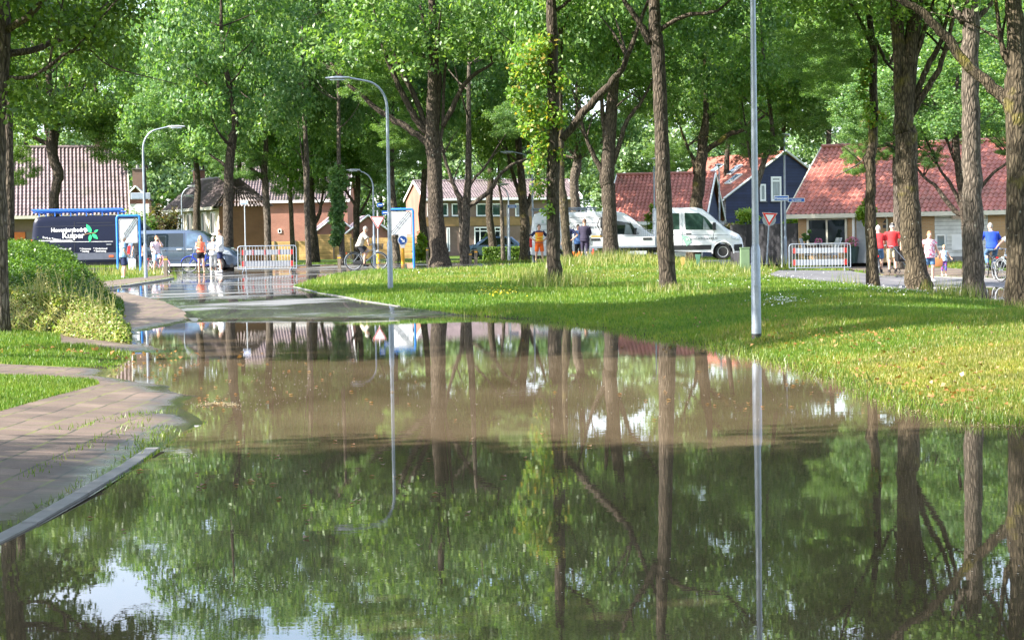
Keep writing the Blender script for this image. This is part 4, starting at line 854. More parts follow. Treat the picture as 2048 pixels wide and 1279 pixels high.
# fences
def fence(label, pts, z0, z1, mat, postcol, pitch=1.8, name='wooden_fence', post=True):
    a = pts[0]; f = empty(name, (a[0], a[1], zg(*a)), 0, label, 'fence'); o = Vector((a[0], a[1], zg(*a)))
    for p, q in zip(pts[:-1], pts[1:]):
        L = math.dist(p, q); n = max(1, round(L / pitch)); d = (Vector((*q, 0)) - Vector((*p, 0))) / n; nrm = Vector((d.y, -d.x, 0)).normalized() * .02
        for i in range(n):
            mb = MB(); s = Vector((*p, 0)) + d * i - Vector((a[0], a[1], 0)); e = s + d; l0 = i * L / n; l1 = l0 + L / n
            for sg in (1, -1):
                A, B = (s + nrm * sg, e + nrm * sg); qd = [(A.x, A.y, z0), (B.x, B.y, z0), (B.x, B.y, z1), (A.x, A.y, z1)]
                uv = [(l0 + i * .7, z0), (l1 + i * .7, z0), (l1 + i * .7, z1), (l0 + i * .7, z1)]
                if sg < 0: qd = qd[::-1]; uv = uv[::-1]
                mb.quad(*qd, uv=uv)
            A, B, C_, D_ = s + nrm, e + nrm, e - nrm, s - nrm
            mb.quad((A.x, A.y, z1), (B.x, B.y, z1), (C_.x, C_.y, z1), (D_.x, D_.y, z1), uv=[(0, 0), (.1, 0), (.1, .1), (0, .1)])
            mb.build('panel', M[mat], f)
            if post: pb = MB(); pb.box((s.x, s.y - .04, (z0 + z1) / 2), (.1, .1, z1 - z0 + .08)); pb.build('post', M[postcol], f)
    return f
def P2(px, s): b = base(px, s); return (b.x, b.y)
fence('light wooden board fence behind the left crowd barrier', [P2(466, 26), P2(634, 26)], -.1, 1.45, 'fence_wood', 'wood')
fence('taller wooden board fence left of the man on the bicycle', [P2(632, 25.6), P2(704, 25.6)], -.1, 1.95, 'fence_wood', 'wood')
fence('wooden board fence behind the yield sign and the right zone sign', [P2(702, 26.4), P2(832, 26.4)], -.1, 1.6, 'fence_wood', 'wood')
fence('dark board fence joining the dark blue house to the bungalow', [P2(1462, 39), P2(1524, 40), P2(1596, 41.2)], -.1, 1.85, 'fence_dark', 'fence_dark', post=False)
# ---------------------------------------------------------------- vehicles
def resamp(poly, step=.2):
    out = []
    for a, b in zip(poly, poly[1:] + poly[:1]):
        k = max(1, int(math.dist(a, b) / step)); out += [(a[0] + (b[0] - a[0]) * i / k, a[1] + (b[1] - a[1]) * i / k) for i in range(k)]
    return out
def arch(xc, zc, r, n=10):    # an arch opening walked from front to rear along the sill
    return [(xc + r * math.cos(math.pi * i / n), zc + r * math.sin(math.pi * i / n)) for i in range(n + 1)]
class Body:
    def __init__(s, parent, prof, Wd, mat, tumble=.16, zb=1.1, nose=None, edge=.10):
        s.parent = parent; s.W = Wd; s.t = tumble; s.zb = zb; s.nose = nose; s.prof = arr(prof)
        pr = resamp(prof); P, T = cdt_panel(pr, .15); P = arr(P); d = -sdf(arr(pr), P[:, 0], P[:, 1])
        y = np.array([s.fy(a, b) for a, b in P]) - np.where(P[:, 1] > .6, edge * np.clip(1 - np.maximum(d, 0) / (edge * 1.3), 0, 1) ** 2, .01)
        s.P, s.y = P, y; mb = MB(); n = len(P)
        mb.v = [(P[i, 0], -y[i], P[i, 1]) for i in range(n)] + [(P[i, 0], y[i], P[i, 1]) for i in range(n)]
        mb.f = [tuple(t) for t in T] + [tuple(i + n for i in reversed(t)) for t in T]; k = len(pr)
        mb.f += [(i, i + n, (i + 1) % k + n, (i + 1) % k) for i in range(k)]
        s.o = mb.build('body', mat, parent, smooth=True)
    def fy(s, x, z):
        w = s.W / 2 - s.t * max(0, z - s.zb) ** 1.3 * .55 - .05 * max(0, .75 - z)
        if s.nose: w -= s.nose[1] * max(0, (x - s.nose[0])) ** 2
        return w
    def panel(s, name, poly, mat, off=.012, parent=None, step=.2, sides=(-1, 1)):
        P, T = cdt_panel(resamp(poly, .25), step)
        for sd in sides:
            mb = MB(); mb.add([(a, sd * (s.fy(a, b) + off), b) for a, b in P], T if sd < 0 else [t[::-1] for t in T])
            mb.build(name, M[mat] if isinstance(mat, str) else mat, parent or s.parent, smooth=False, fix=False)
    def line(s, name, pts, mat, w=.018, parent=None, off=.006, sides=(-1,)):
        q = []
        for a, b in zip(pts, pts[1:]): k = max(1, int(math.dist(a, b) / .2)); q += [(a[0] + (b[0] - a[0]) * i / k, a[1] + (b[1] - a[1]) * i / k) for i in range(k)]
        q.append(pts[-1])
        for sd in sides: mb = MB(); mb.tube([(a, sd * (s.fy(a, b) + off), b) for a, b in q], w / 2, 4); mb.build(name, M[mat], parent or s.parent, fix=False)
    def text(s, txt, size, mat, x, z, off=.02, side=-1, **k):
        k.setdefault('name', 'lettering'); sl = math.atan((s.fy(x, z - .1) - s.fy(x, z + .1)) / .2)
        return text_mesh(txt, size, M[mat], s.parent, (x, side * (s.fy(x, z) + off), z), rx=R(90) - sl if side < 0 else R(90) + sl, **k)
def lathe_y(mb, c, prof, n=28):
    o = len(mb.v)
    for (r, y) in prof:
        for j in range(n): w = 2 * math.pi * j / n; mb.v.append((c[0] + r * math.cos(w), c[1] + y, c[2] + r * math.sin(w)))
    for i in range(len(prof) - 1):
        for j in range(n): mb.f.append((o + i * n + j, o + i * n + (j + 1) % n, o + (i + 1) * n + (j + 1) % n, o + (i + 1) * n + j))
    mb.f.append(tuple(o + j for j in reversed(range(n)))); mb.f.append(tuple(o + (len(prof) - 1) * n + j for j in range(n)))
def wheel(parent, x, y, r, w=.22):
    sd = -1 if y < 0 else 1; mb = MB()
    lathe_y(mb, (x, y, r), [(r * .66, -w / 2), (r * .92, -w / 2), (r, -w * .36), (r, w * .36), (r * .92, w / 2), (r * .66, w / 2)]); t = mb.build('wheel', M['tyre'], parent, smooth=True)
    mb = MB(); lathe_y(mb, (x, y, r), [(r * .2, w * .3), (r * .25, w * .46), (r * .5, w * .40), (r * .60, w * .52), (r * .67, w * .53), (r * .67, -w * .3)] if sd > 0 else [(r * .67, w * .3), (r * .67, -w * .53), (r * .60, -w * .52), (r * .5, -w * .40), (r * .25, -w * .46), (r * .2, -w * .3)])
    rim = mb.build('rim', M['hub'], t, smooth=True)
    mb = MB()
    for k in range(8):
        a = 2 * math.pi * k / 8; mb.ell((x + r * .52 * math.cos(a), y + sd * w * .46, r + r * .52 * math.sin(a)), (r * .07, .012, r * .07), 8, 4)
    mb.build('rim_holes', M['seam'], t)
def chassis_floor(parent, x0, x1, Wd, z=.28):  # black box under the body, standing for the chassis
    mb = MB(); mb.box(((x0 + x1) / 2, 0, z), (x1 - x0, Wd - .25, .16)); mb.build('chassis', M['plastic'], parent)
# --- navy van
v = base(72, 40.0); van = empty('panel_van', v, R(1), 'navy panel van with white lettering and blue roof rack', 'van', 'vans at the junction')
prof = [(.06, .42), (0, .62), (0.0, 1.3), (.10, 2.3), (.22, 2.55), (.5, 2.63), (2.5, 2.66), (4.7, 2.64), (5.05, 2.52), (5.45, 2.18), (5.95, 1.62), (6.2, 1.40), (6.62, 1.22), (6.82, 1.0), (6.9, .7), (6.88, .42), (6.6, .34)] + \
       arch(5.78, .36, .42) + [(2.2, .34)] + arch(1.62, .36, .42) + [(1.1, .36)]
bd = Body(van, prof, 2.02, M['vannavy'], nose=(5.4, .10))
for x_ in (1.62, 5.78):
    for y_ in (-.86, .86): wheel(van, x_, y_, .35)
chassis_floor(van, .2, 6.7, 2.0)
bd.panel('lower_cladding', [(.03, .48), (1.1, .48), (1.12, .80), (0.02, .80)], 'plastic'); bd.panel('sill_panel', [(2.1, .46), (5.2, .46), (5.2, .80), (2.1, .80)], pmat('navy_grey_panel', (.10, .11, .14), .4), .014)
bd.panel('cab_window', [(4.35, 1.45), (5.55, 1.45), (5.15, 2.05), (4.4, 2.12)], 'glass'); bd.line('trim_rail', [(.95, 1.36), (4.05, 1.34)], 'letter', .022)
bd.line('trim_rail', [(.35, 1.42), (2.05, 1.41)], 'letter', .05)
for q in ([(2.15, .5), (2.15, 2.35)], [(4.2, .5), (4.2, 2.45)], [(.25, 2.12), (4.2, 2.14)], [(2.25, 2.28), (4.05, 2.28)], [(4.25, .5), (4.25, 1.42)]): bd.line('door_seam', q, 'seam', .016)
for x_ in (3.85, 4.45): k = MB(); k.bevbox((x_, -bd.fy(x_, 1.2) - .02, 1.2), (.24, .04, .05), .012); k.build('handle', M['hub'], van)
for sd in (-1, 1): k = MB(); k.bevbox((.03, sd * .93, 1.28), (.10, .12, .42), .02); k.build('tail_light', M['tail'], van)
k = MB(); k.box((3.95, -bd.fy(4, .6) - .02, .62), (.22, .02, .10)); k.build('side_lamp', M['orangelamp'], van)
bd.text('Hoveniersbedrijf', .285, 'letter', 1.90, 1.94, bold=.006, sx=.94, align='CENTER')
bd.text('Kuiper', .40, 'letter', 2.10, 1.66, bold=.008)
bd.text('Sterk in Tuinen !', .13, 'letter', 1.02, 1.53, ry=R(9), bold=.002)
bd.text('hoveniersbedrijfkuiper.nl', .14, 'letter', 1.28, 1.02, bold=.002)
for tx, xx, zz in (('* Ontwerp', 2.68, 1.0), ('* Onderhoud', 3.42, 1.0), ('* Aanleg', 2.65, .88), ('* Bestrating', 3.40, .88)): bd.text(tx, .125, 'letter', xx, zz, bold=.002)
def leafshape(cx, cz, L, w, an): 
    pts = [(L * t, w * math.sin(math.pi * min(1, t * 1.02)) ** .8 * (1 - .35 * t)) for t in np.linspace(0, 1, 7)]; pts = pts + [(a, -b) for a, b in pts[-2:0:-1]]
    return [(cx + a * math.cos(an) - b * math.sin(an), cz + a * math.sin(an) + b * math.cos(an)) for a, b in pts]
for (cx, cz, L, w, an) in ((2.98, 1.78, .50, .13, R(118)), (2.95, 1.72, .40, .10, R(262)), (3.02, 1.74, .40, .11, R(-42)), (3.12, 1.82, .24, .065, R(28))): bd.panel('leaf_logo', leafshape(cx, cz, L, w, an), 'greenprint', .026, sides=(-1,))
bd.line('twig_logo', [(2.62, 1.70), (2.95, 1.77), (3.22, 1.78)], 'twig', .03, off=.026, sides=(-1,))
rk = MB()
for y_ in (-.8, .8): rk.tube([(.1, y_, 2.80), (.3, y_, 2.84), (4.4, y_, 2.84)], .035, 6)
for x_ in np.linspace(.4, 4.3, 6): rk.box((x_, 0, 2.78), (.05, 1.66, .05)); [rk.box((x_, yy, 2.70), (.06, .05, .16)) for yy in (-.8, .8)]
rk.tube([(.02, -.78, 2.95), (4.5, -.78, 2.95)], .05, 6); rk.tube([(.02, -.4, 2.93), (4.5, -.4, 2.93)], .06, 6); rk.box((2.3, -.6, 2.90), (4.4, .5, .05))
rk.build('roof_rack', M['rackblue'], van)
# --- grey minivan
v = base(262, 43.0); mv = empty('minivan', v, R(-1), 'silver grey minivan with dark side windows parked behind the woman in coral', 'van', 'vans at the junction')
prof = [(.10, .36), (.02, .55), (0, .95), (.05, 1.2), (.2, 1.72), (.38, 1.87), (.9, 1.92), (2.9, 1.92), (3.3, 1.86), (3.6, 1.72), (4.12, 1.27), (4.3, 1.16), (4.75, 1.04), (4.98, .88), (5.10, .66), (5.12, .4), (5.0, .26), (4.7, .26)] + arch(4.2, .33, .38) + [(1.6, .26)] + arch(.98, .33, .38) + [(.5, .28)]
bd = Body(mv, prof, 1.92, M['vansilver'], tumble=.2, zb=1.0, nose=(4.0, .17))
for x_ in (.98, 4.2):
    for y_ in (-.82, .82): wheel(mv, x_, y_, .33)
chassis_floor(mv, .2, 4.9, 1.9, .24)
bd.panel('rear_side_window', [(.26, 1.17), (1.32, 1.15), (1.32, 1.76), (.46, 1.76)], 'glass'); bd.panel('sliding_door_window', [(1.36, 1.15), (2.64, 1.13), (2.64, 1.76), (1.36, 1.76)], 'glass')
bd.panel('front_door_window', [(2.78, 1.13), (3.9, 1.10), (3.44, 1.60), (3.2, 1.74), (2.80, 1.76)], 'glassb')
bd.panel('quarter_pane', [(3.95, 1.12), (4.12, 1.11), (3.76, 1.45)], 'glass')
mb = MB(); mb.quad((3.38, -.66, 1.845), (4.18, -.78, 1.255), (4.18, .78, 1.255), (3.38, .66, 1.845)); mb.build('windscreen', M['glassb'], mv)
for q in ([(1.34, .45), (1.34, 1.18)], [(2.7, .42), (2.7, 1.78)], [(3.78, .5), (3.9, 1.12)], [(.3, .98), (3.8, .94)], [(1.5, .55), (3.6, .50)]): bd.line('door_seam', q, 'seam', .014)
for x_ in (2.45, 2.92): k = MB(); k.bevbox((x_, -bd.fy(x_, 1.0) - .02, 1.02), (.24, .05, .06), .015); k.build('handle', M['alu'], mv)
bd.panel('headlight', [(4.42, .80), (4.86, .72), (4.72, .92), (4.42, 1.0)], 'headlight', .016)
bd.panel('tail_light', [(.03, .85), (.16, .85), (.2, 1.25), (.08, 1.2)], 'tail', .016)
k = MB(); k.bevbox((4.98, 0, .62), (.24, 1.3, .22), .04); k.bevbox((5.0, 0, .38), (.16, 1.4, .16), .04); k.build('grille', M['plastic'], mv)
k = MB(); k.bevbox((3.86, -1.05, 1.2), (.12, .2, .18), .03); k.bevbox((3.86, 1.05, 1.2), (.12, .2, .18), .03); k.build('mirror', M['vansilver'], mv)
k = MB(); k.bevbox((2.6, -.95, .30), (3.4, .04, .10), .012); k.build('sill_trim', M['letter'], mv)
# --- white high-roof van
v = base(1060, 38.6); wv = empty('panel_van', v, R(0), 'white high-roofed van with roof rack parked behind the workmen', 'van', 'vans at the junction')
prof = [(.05, .42), (0, .6), (.02, 1.2), (.16, 2.3), (.26, 2.5), (.5, 2.58), (4.4, 2.60), (4.85, 2.50), (5.3, 2.2), (5.95, 1.6), (6.15, 1.45), (6.65, 1.22), (6.88, 1.0), (6.96, .7), (6.94, .42), (6.7, .34)] + arch(5.95, .36, .42) + [(2.0, .34)] + arch(1.35, .36, .42) + [(.9, .36)]
bd = Body(wv, prof, 2.04, M['vanwhite'], nose=(5.5, .1))
for x_ in (1.35, 5.95):
    for y_ in (-.87, .87): wheel(wv, x_, y_, .35)
chassis_floor(wv, .2, 6.7, 2.0)
bd.panel('door_window', [(4.42, 1.42), (5.62, 1.38), (5.18, 1.98), (4.46, 2.1)], 'glass'); bd.panel('quarter_glass', [(4.85, 1.42), (5.3, 1.40), (5.14, 1.86), (4.9, 1.94)], 'curtain', .018)
mb = MB(); mb.quad((4.98, -.78, 2.47), (5.98, -.88, 1.62), (5.98, .88, 1.62), (4.98, .78, 2.47)); mb.build('windscreen', M['glassg'], wv)
for q in ([(1.75, .5), (1.75, 2.42)], [(4.3, .5), (4.3, 2.42)], [(.3, 2.02), (4.3, 2.02)], [(.3, 1.0), (4.3, 1.0)], [(.35, 1.2), (.35, 1.95)], [(.35, 1.95), (1.6, 1.95)], [(1.75, 2.3), (4.3, 2.3)]): bd.line('door_seam', q, 'lettergrey', .014)
k = MB(); k.bevbox((5.42, -1.13, 1.55), (.14, .22, .34), .04); k.bevbox((5.42, 1.13, 1.55), (.14, .22, .34), .04); k.build('mirror', M['plastic'], wv)
for sd in (-1, 1): k = MB(); k.bevbox((.06, sd * .95, 1.05), (.12, .12, .5), .02); k.build('tail_light', M['tail'], wv)
k = MB(); k.bevbox((.02, 0, .5), (.2, 1.9, .22), .04); k.build('bumper', M['plastic'], wv)
bd.text('NOORDENVELD', .19, 'lettergrey', 2.95, 1.80, space=1.55, bold=.002)
bd.text('a y', .3, 'greengrey', .78, 2.14, bold=.0)
bd.text('NOORDENVELD', .10, 'lettergrey', 1.05, 1.68, space=1.3)
rk = MB()
for y_ in (-.78, .78): rk.tube([(.1, y_, 2.78), (3.5, y_, 2.80)], .028, 6); rk.tube([(.1, y_, 2.70), (3.5, y_, 2.71)], .02, 6)
for x_ in np.linspace(.2, 3.4, 8): rk.box((x_, 0, 2.72), (.04, 1.6, .05)); [rk.box((x_, yy, 2.66), (.05, .04, .2)) for yy in (-.78, .78)]
rk.build('roof_rack', M['galv'], wv)
# --- flatbed truck
v = base(1178, 45.0); tr = empty('flatbed_truck', v, R(-1), 'white double-cab flatbed truck with grey drop sides and small crane', 'truck')
x0 = 2.98
prof = [(x0, .48), (x0 - .02, 1.0), (x0, 2.0), (x0 + .1, 2.24), (x0 + .4, 2.31), (x0 + 1.7, 2.31), (x0 + 2.0, 2.24), (x0 + 2.35, 1.98), (x0 + 2.95, 1.44), (x0 + 3.1, 1.34), (x0 + 3.6, 1.10), (x0 + 3.74, .9), (x0 + 3.8, .6), (x0 + 3.78, .36), (x0 + 3.5, .32)] + arch(x0 + 2.88, .34, .44) + [(x0 + 2.4, .34), (x0 + .2, .42)]
bd = Body(tr, prof, 2.0, M['vanwhite'], nose=(x0 + 2.5, .10))
for y_ in (-.85, .85): wheel(tr, x0 + 2.88, y_, .35); wheel(tr, 1.25, y_, .35)
k = MB(); k.box((3.2, 0, .42), (6.2, .9, .14)); k.box((2.0, 0, .55), (3.2, 1.5, .1)); k.build('chassis', M['plastic'], tr)
bd.panel('rear_window', [(x0 + .42, 1.36), (x0 + .98, 1.36), (x0 + .98, 2.06), (x0 + .42, 2.08)], 'glassg'); bd.panel('front_window', [(x0 + 1.25, 1.34), (x0 + 2.62, 1.32), (x0 + 2.15, 1.86), (x0 + 1.85, 2.06), (x0 + 1.22, 2.08)], 'glassg')
bd.panel('vent_pane', [(x0 + 2.02, 1.34), (x0 + 2.34, 1.34), (x0 + 2.04, 1.86)], 'curtain', .02)
mb = MB(); mb.quad((x0 + 2.08, -.76, 2.225), (x0 + 2.98, -.86, 1.44), (x0 + 2.98, .86, 1.44), (x0 + 2.08, .76, 2.225)); mb.build('windscreen', M['glassg'], tr)
for q in ([(x0 + 1.1, .5), (x0 + 1.1, 2.15)], [(x0 + 2.42, .82), (x0 + 2.5, 1.28)], [(x0 + .1, 1.14), (x0 + 3.1, 1.08)]): bd.line('door_seam', q, 'lettergrey', .014)
k = MB(); k.bevbox((x0 + 1.38, -1.0, 1.16), (.24, .04, .05), .012); k.build('handle', M['plastic'], tr)
k = MB(); k.bevbox((x0 + 2.5, -1.12, 1.47), (.14, .26, .34), .04); k.bevbox((x0 + 2.5, 1.12, 1.47), (.14, .26, .34), .04); k.build('mirror', M['plastic'], tr)
bd.panel('headlight', [(x0 + 3.28, .90), (x0 + 3.68, .82), (x0 + 3.64, .98), (x0 + 3.25, 1.07)], 'headlight', .016); bd.panel('lower_cladding', [(x0 + .05, .46), (x0 + 2.36, .46), (x0 + 2.38, .66), (x0 + .05, .66)], 'plastic', .014)
bd.panel('front_cladding', [(x0 + 3.36, .36), (x0 + 3.75, .38), (x0 + 3.74, .68), (x0 + 3.38, .66)], 'plastic', .014)
bd.text('NOORDENVELD', .125, 'lettergrey', x0 + 2.02, .94, space=1.5, bold=.002)
bd.panel('green_logo', [(x0 + 1.05, 1.10), (x0 + 1.42, 1.04), (x0 + 1.5, .80), (x0 + 1.28, .62)], 'greengrey', .018, sides=(-1,)); bd.text('W', .2, 'letter', x0 + 1.36, .92, .026)
k = MB()
for i in range(13): a = math.pi * i / 12; k.box((x0 + 2.88 + .47 * math.cos(a), -1.0, .34 + .47 * math.sin(a)), (.13, .06, .05), ry=math.pi / 2 - a)
k.build('wheel_arch', M['vanwhite'], tr)
k = MB(); k.bevbox((1.45, -1.02, .86), (2.86, .05, .40), .012); k.bevbox((1.45, 1.02, .86), (2.86, .05, .40), .012); k.bevbox((0, 0, .86), (.05, 2.0, .40), .012); dp = k.build('drop_side', M['alu'], tr)
for x_ in (.28, 2.55): k = MB(); k.bevbox((x_, -1.055, .97), (.38, .02, .10), .008); k.build('latch', M['plastic'], dp)
k = MB(); k.box((1.45, 0, .64), (2.9, 2.04, .06)); k.box((1.45, -1.02, .63), (2.92, .08, .07)); k.build('deck', M['galv'], tr)
k = MB()
for i in range(9): k.box((2.1 + .09 * i, -1.0, 1.22), (.015, .02, .30))
for i in range(4): k.box((2.46, -1.0, 1.08 + .09 * i), (.8, .02, .015))
k.build('mesh_panel', M['galv'], tr)
k = MB(); [k.box((2.93, y_, 1.45), (.06, .06, 1.7)) for y_ in (-.95, -.32, .32, .95)]; [k.box((2.93, 0, z_), (.05, 1.9, .06)) for z_ in (1.2, 1.7, 2.28)]; k.build('headboard', M['galv'], tr)
k = MB(); k.bevbox((2.1, -.98, .36), (.85, .3, .16), .01); k.build('tool_box', M['alu'], tr)
k = MB(); k.tube([(.62, .2, .7), (.66, .2, 1.5), (.70, .2, 2.2)], [.11, .08, .07], 8); k.tube([(.70, .2, 2.2), (.85, .1, 1.6), (.78, 0, 1.15)], [.07, .06, .05], 8); k.bevbox((.66, .2, 1.72), (.26, .26, .5), .04)
k.tube([(.5, .1, 1.9), (.38, 0, 1.6), (.55, 0, 1.3), (.72, .1, 1.5)], .022, 6); k.tube([(.35, .1, .75), (.62, .2, 1.3)], .05, 6); k.tube([(1.0, .1, .75), (.7, .2, 1.3)], .05, 6)
cr = k.build('crane', M['plastic'], tr); k = MB(); k.tube([(.72, 0, .75), (.70, 0, 1.15)], .07, 8); k.ell((.72, .0, 2.05), (.07, .07, .07), 8, 6); k.build('cylinder', M['white'], cr)
k = MB(); k.bevbox((.35, -.4, 1.08), (.5, .4, .14), .02); k.build('load_box', M['markyellow'], tr)
# --- far black van beside a silver-blue car behind the low hedge
v = base(1046, 29); cv = empty('parked_van', v, 0, 'black parked van behind the low hedge left of the white van', 'van')
prof = [(0, .35), (0, 1.0), (.1, 1.5), (.4, 1.62), (2.2, 1.62), (2.8, 1.1), (3.5, .95), (3.6, .4), (3.3, .25)] + arch(2.9, .3, .35) + [(1, .25)] + arch(.6, .3, .35)
bd = Body(cv, prof, 1.75, M['carblack'], tumble=.2, zb=.95); [wheel(cv, x_, y_, .3) for x_ in (.6, 2.9) for y_ in (-.75, .75)]
bd.line('stripe', [(.35, 1.28), (1.0, 1.28)], 'letter', .06); bd.line('stripe', [(.35, 1.12), (1.0, 1.12)], 'letter', .025); bd.panel('window', [(1.4, 1.1), (2.5, 1.1), (2.1, 1.5), (1.4, 1.5)], 'glassb'); bd.panel('tail_light', [(.02, .7), (.14, .7), (.14, 1.0), (.02, 1.0)], 'tail', .02)
v = base(1022, 30.5); cv = empty('parked_car', v, R(180), 'silver blue hatchback partly hidden behind the low hedge', 'car')
cv.location.x += .7
prof = [(0, .3), (0, .8), (.1, 1.0), (.6, 1.42), (1.2, 1.5), (2.3, 1.48), (3.0, 1.0), (3.8, .85), (3.95, .5), (3.8, .22)] + arch(3.1, .3, .33) + [(1.2, .22)] + arch(.7, .3, .33)
bd = Body(cv, prof, 1.7, M['carblue'], tumble=.3, zb=.85); [wheel(cv, x_, y_, .3) for x_ in (.7, 3.1) for y_ in (-.72, .72)]
bd.panel('side_window', [(.5, .95), (2.8, .92), (2.2, 1.38), (.8, 1.38)], 'glass'); bd.panel('tail_light', [(.02, .65), (.2, .65), (.15, .9), (.05, .9)], 'tail', .02)
# ---------------------------------------------------------------- lamps, signs, barriers, posts
def street_lamp(label, px, s, H, arm, alen, group='curved street lamps', r=.055, low=1.35, dark=False, rz=0):
    b = base(px, s); L = empty('street_lamp', b, rz, label, 'street lamp', group)
    k = MB(); k.tube([(0, 0, -.1), (0, 0, low - .08), (0, 0, low)], [r * 1.35, r * 1.3, r * .95], 14); lo = k.build('lower_pole', M['galv'], L, smooth=True)
    zc = H - 1.05; top = [(0, 0, low), (0, 0, zc)]; rr = [r * .95, r * .72]
    if arm:
        for t in np.linspace(0, 1, 9)[1:]:
            a = t * R(82); q = .62
            top.append((arm * q * (1 - math.cos(a)), 0, zc + q * 1.25 * math.sin(a))); rr.append(r * .7 - .012 * t)
        e = Vector(top[-1]); top.append(tuple(e + Vector((arm * (alen - .62 - .62), 0, .10)))); rr.append(r * .5)
    else: top[-1] = (0, 0, H)
    k = MB(); k.tube(top, rr, 10); k.build('pole', M['galv'], L, smooth=True)
    e = Vector(top[-1])
    if arm:
        k = MB(); k.rings([(0, 0, -.05, .02, .05), (0, 0, 0, .05, .09), (0, 0, .35, .07, .12), (0, 0, .62, .03, .07)], 12)
        mt = Matrix.Rotation(R(90) * arm * 1.0, 3, 'Y'); k.v = [tuple(mt @ Vector((q[0] * .75, q[1], q[2])) + e) for q in k.v]; h = k.build('lamp_head', M['galvlight'], L, smooth=True)
        g = MB(); g.bevbox((e.x + arm * .3, 0, e.z - .055), (.4, .16, .03), .01); g.build('lamp_glass', M['headlight'], h)
    else:
        k = MB(); k.rings([(0, 0, H, .05, .05), (0, 0, H + .06, .1, .1), (0, 0, H + .1, .26, .26), (0, 0, H + .16, .24, .24), (0, 0, H + .19, .05, .05)], 16); k.build('lamp_head', M['galvlight'], L, smooth=True)
    if dark: k = MB(); k.tube([(0, 0, -.12), (0, 0, .1)], [r * 1.37, r * 1.36], 14); k.build('base_sleeve', M['plastic'], L, smooth=True)
    k = MB(); k.bevbox((0, -r * 1.3, .7), (.06, .015, .3), .004); k.build('service_door', M['galv'], lo)
    return L
street_lamp('tall grey lamp post nearest the camera, its head above the photo, black base sleeve', 1513, 129, 6.4, -1, 1.7, r=.056, low=1.48, dark=True, group=None)
street_lamp('curved lamp with left-pointing head on the tip of the grass island', 781, 73, 5.98, -1, 1.75)
l3 = street_lamp('curved lamp with right-pointing head between the left zone sign and the boy', 292, 52.5, 5.95, 1, 1.7)
k = MB(); k.bevbox((-.14, .0, 3.16), (.75, .03, .25), .01); k.build('name_plate', M['signgrey'], l3); k = MB(); k.box((-.14, -.018, 3.16), (.66, .01, .19)); k.build('plate_back', M['galv'], l3)
street_lamp('curved lamp with left-pointing head above the yield sign and the cyclist', 749, 41.5, 4.7, -1, 1.35)
street_lamp('curved lamp rising behind the roof of the white van', 1067, 38.8, 5.9, -1, 1.7)
street_lamp('thin far lamp with short arm beside the ivy-clad trunk', 1019, 34.5, 4.65, -1, .7)
street_lamp('far curved lamp in front of the cream building, arm to the right', 366, 31.5, 5.15, 1, 1.15)
street_lamp('smaller far curved lamp in front of the cream building, arm to the left', 401, 30.5, 4.65, -1, 1.1)
GP = 'straight lamp posts'
street_lamp('straight lamp post with flat round head left of the bungalow', 1571, 44.5, 5.75, 0, 0, GP)
street_lamp('straight slim white post behind the truck headboard', 1310, 37, 5.35, 0, 0, GP, r=.05)
street_lamp('straight slim white post in front of the light grey cladding', 1440, 35, 5.2, 0, 0, GP, r=.055)
def disc(k, c, r, t, n=28): k.prism([(c[0] + r * math.cos(2 * math.pi * i / n), c[2] + r * math.sin(2 * math.pi * i / n)) for i in range(n)], 'y', c[1] - t / 2, c[1] + t / 2)
def rrect(x0, z0, x1, z1, r, n=4):
    out = []
    for cx, cz, a0 in ((x1 - r, z0 + r, -90), (x1 - r, z1 - r, 0), (x0 + r, z1 - r, 90), (x0 + r, z0 + r, 180)):
        out += [(cx + r * math.cos(R(a0 + 90 * i / n)), cz + r * math.sin(R(a0 + 90 * i / n))) for i in range(n + 1)]
    return out
def zone_sign(label, px, s, w, H, bz0, bz1, rz):
    b = base(px, s); z = empty('zone_sign', b, rz, label, 'road sign', 'end of zone signs')
    k = MB(); a = w / 2; k.tube([(-a, 0, -.2), (-a, 0, H - .08), (-a + .03, 0, H - .02), (-a + .1, 0, H), (a - .1, 0, H), (a - .03, 0, H - .02), (a, 0, H - .08), (a, 0, -.2)], .055, 10); k.build('portal_frame', M['frameblue'], z, smooth=True)
    x0, x1 = -a + .09, a - .09
    k = MB(); k.prism(rrect(x0, bz0, x1, bz1, .05), 'y', -.03, .03); bo = k.build('board', M['signwhite'], z)
    k = MB(); ring = rrect(x0 + .02, bz0 + .02, x1 - .02, bz1 - .02, .05); k.tube([(p[0], -.034, p[1]) for p in ring], .008, 4, closed=True); k.build('border', M['black'], bo)
    cz = bz0 + (bz1 - bz0) * .5; rad = .27
    k = MB(); n = 36
    for i in range(n):
        t0, t1 = 2 * math.pi * i / n, 2 * math.pi * (i + 1) / n
        k.add([(r_ * math.cos(t), -.035, cz + r_ * math.sin(t)) for r_, t in ((rad, t0), (rad, t1), (rad * .74, t1), (rad * .74, t0))], [(0, 1, 2, 3)])
    k.build('ring_print', M['faint'], bo)
    text_mesh('30', .27, M['faint'], bo, (0, -.036, cz), name='number_print', bold=.004, ext=.001); text_mesh('ZONE', .15, M['faint'], bo, (0, -.036, bz1 - .12), name='word_print', ext=.001, space=1.15)
    k = MB(); p = Vector((x0 + .05, 0, bz0 + .06)); q = Vector((x1 - .05, 0, bz1 - .04)); d = (q - p).normalized(); nn = Vector((-d.z, 0, d.x))
    for o_ in (-.085, 0, .085): k.tube([p + nn * o_ + Vector((0, -.04, 0)), q + nn * o_ + Vector((0, -.04, 0))], .009, 4)
    k.build('diagonal_bars', M['black'], bo); return z
zone_sign('faded end-of-zone sign in a blue portal beside the navy van', 259, 45, 1.0, 2.6, 1.38, 2.46, R(2))
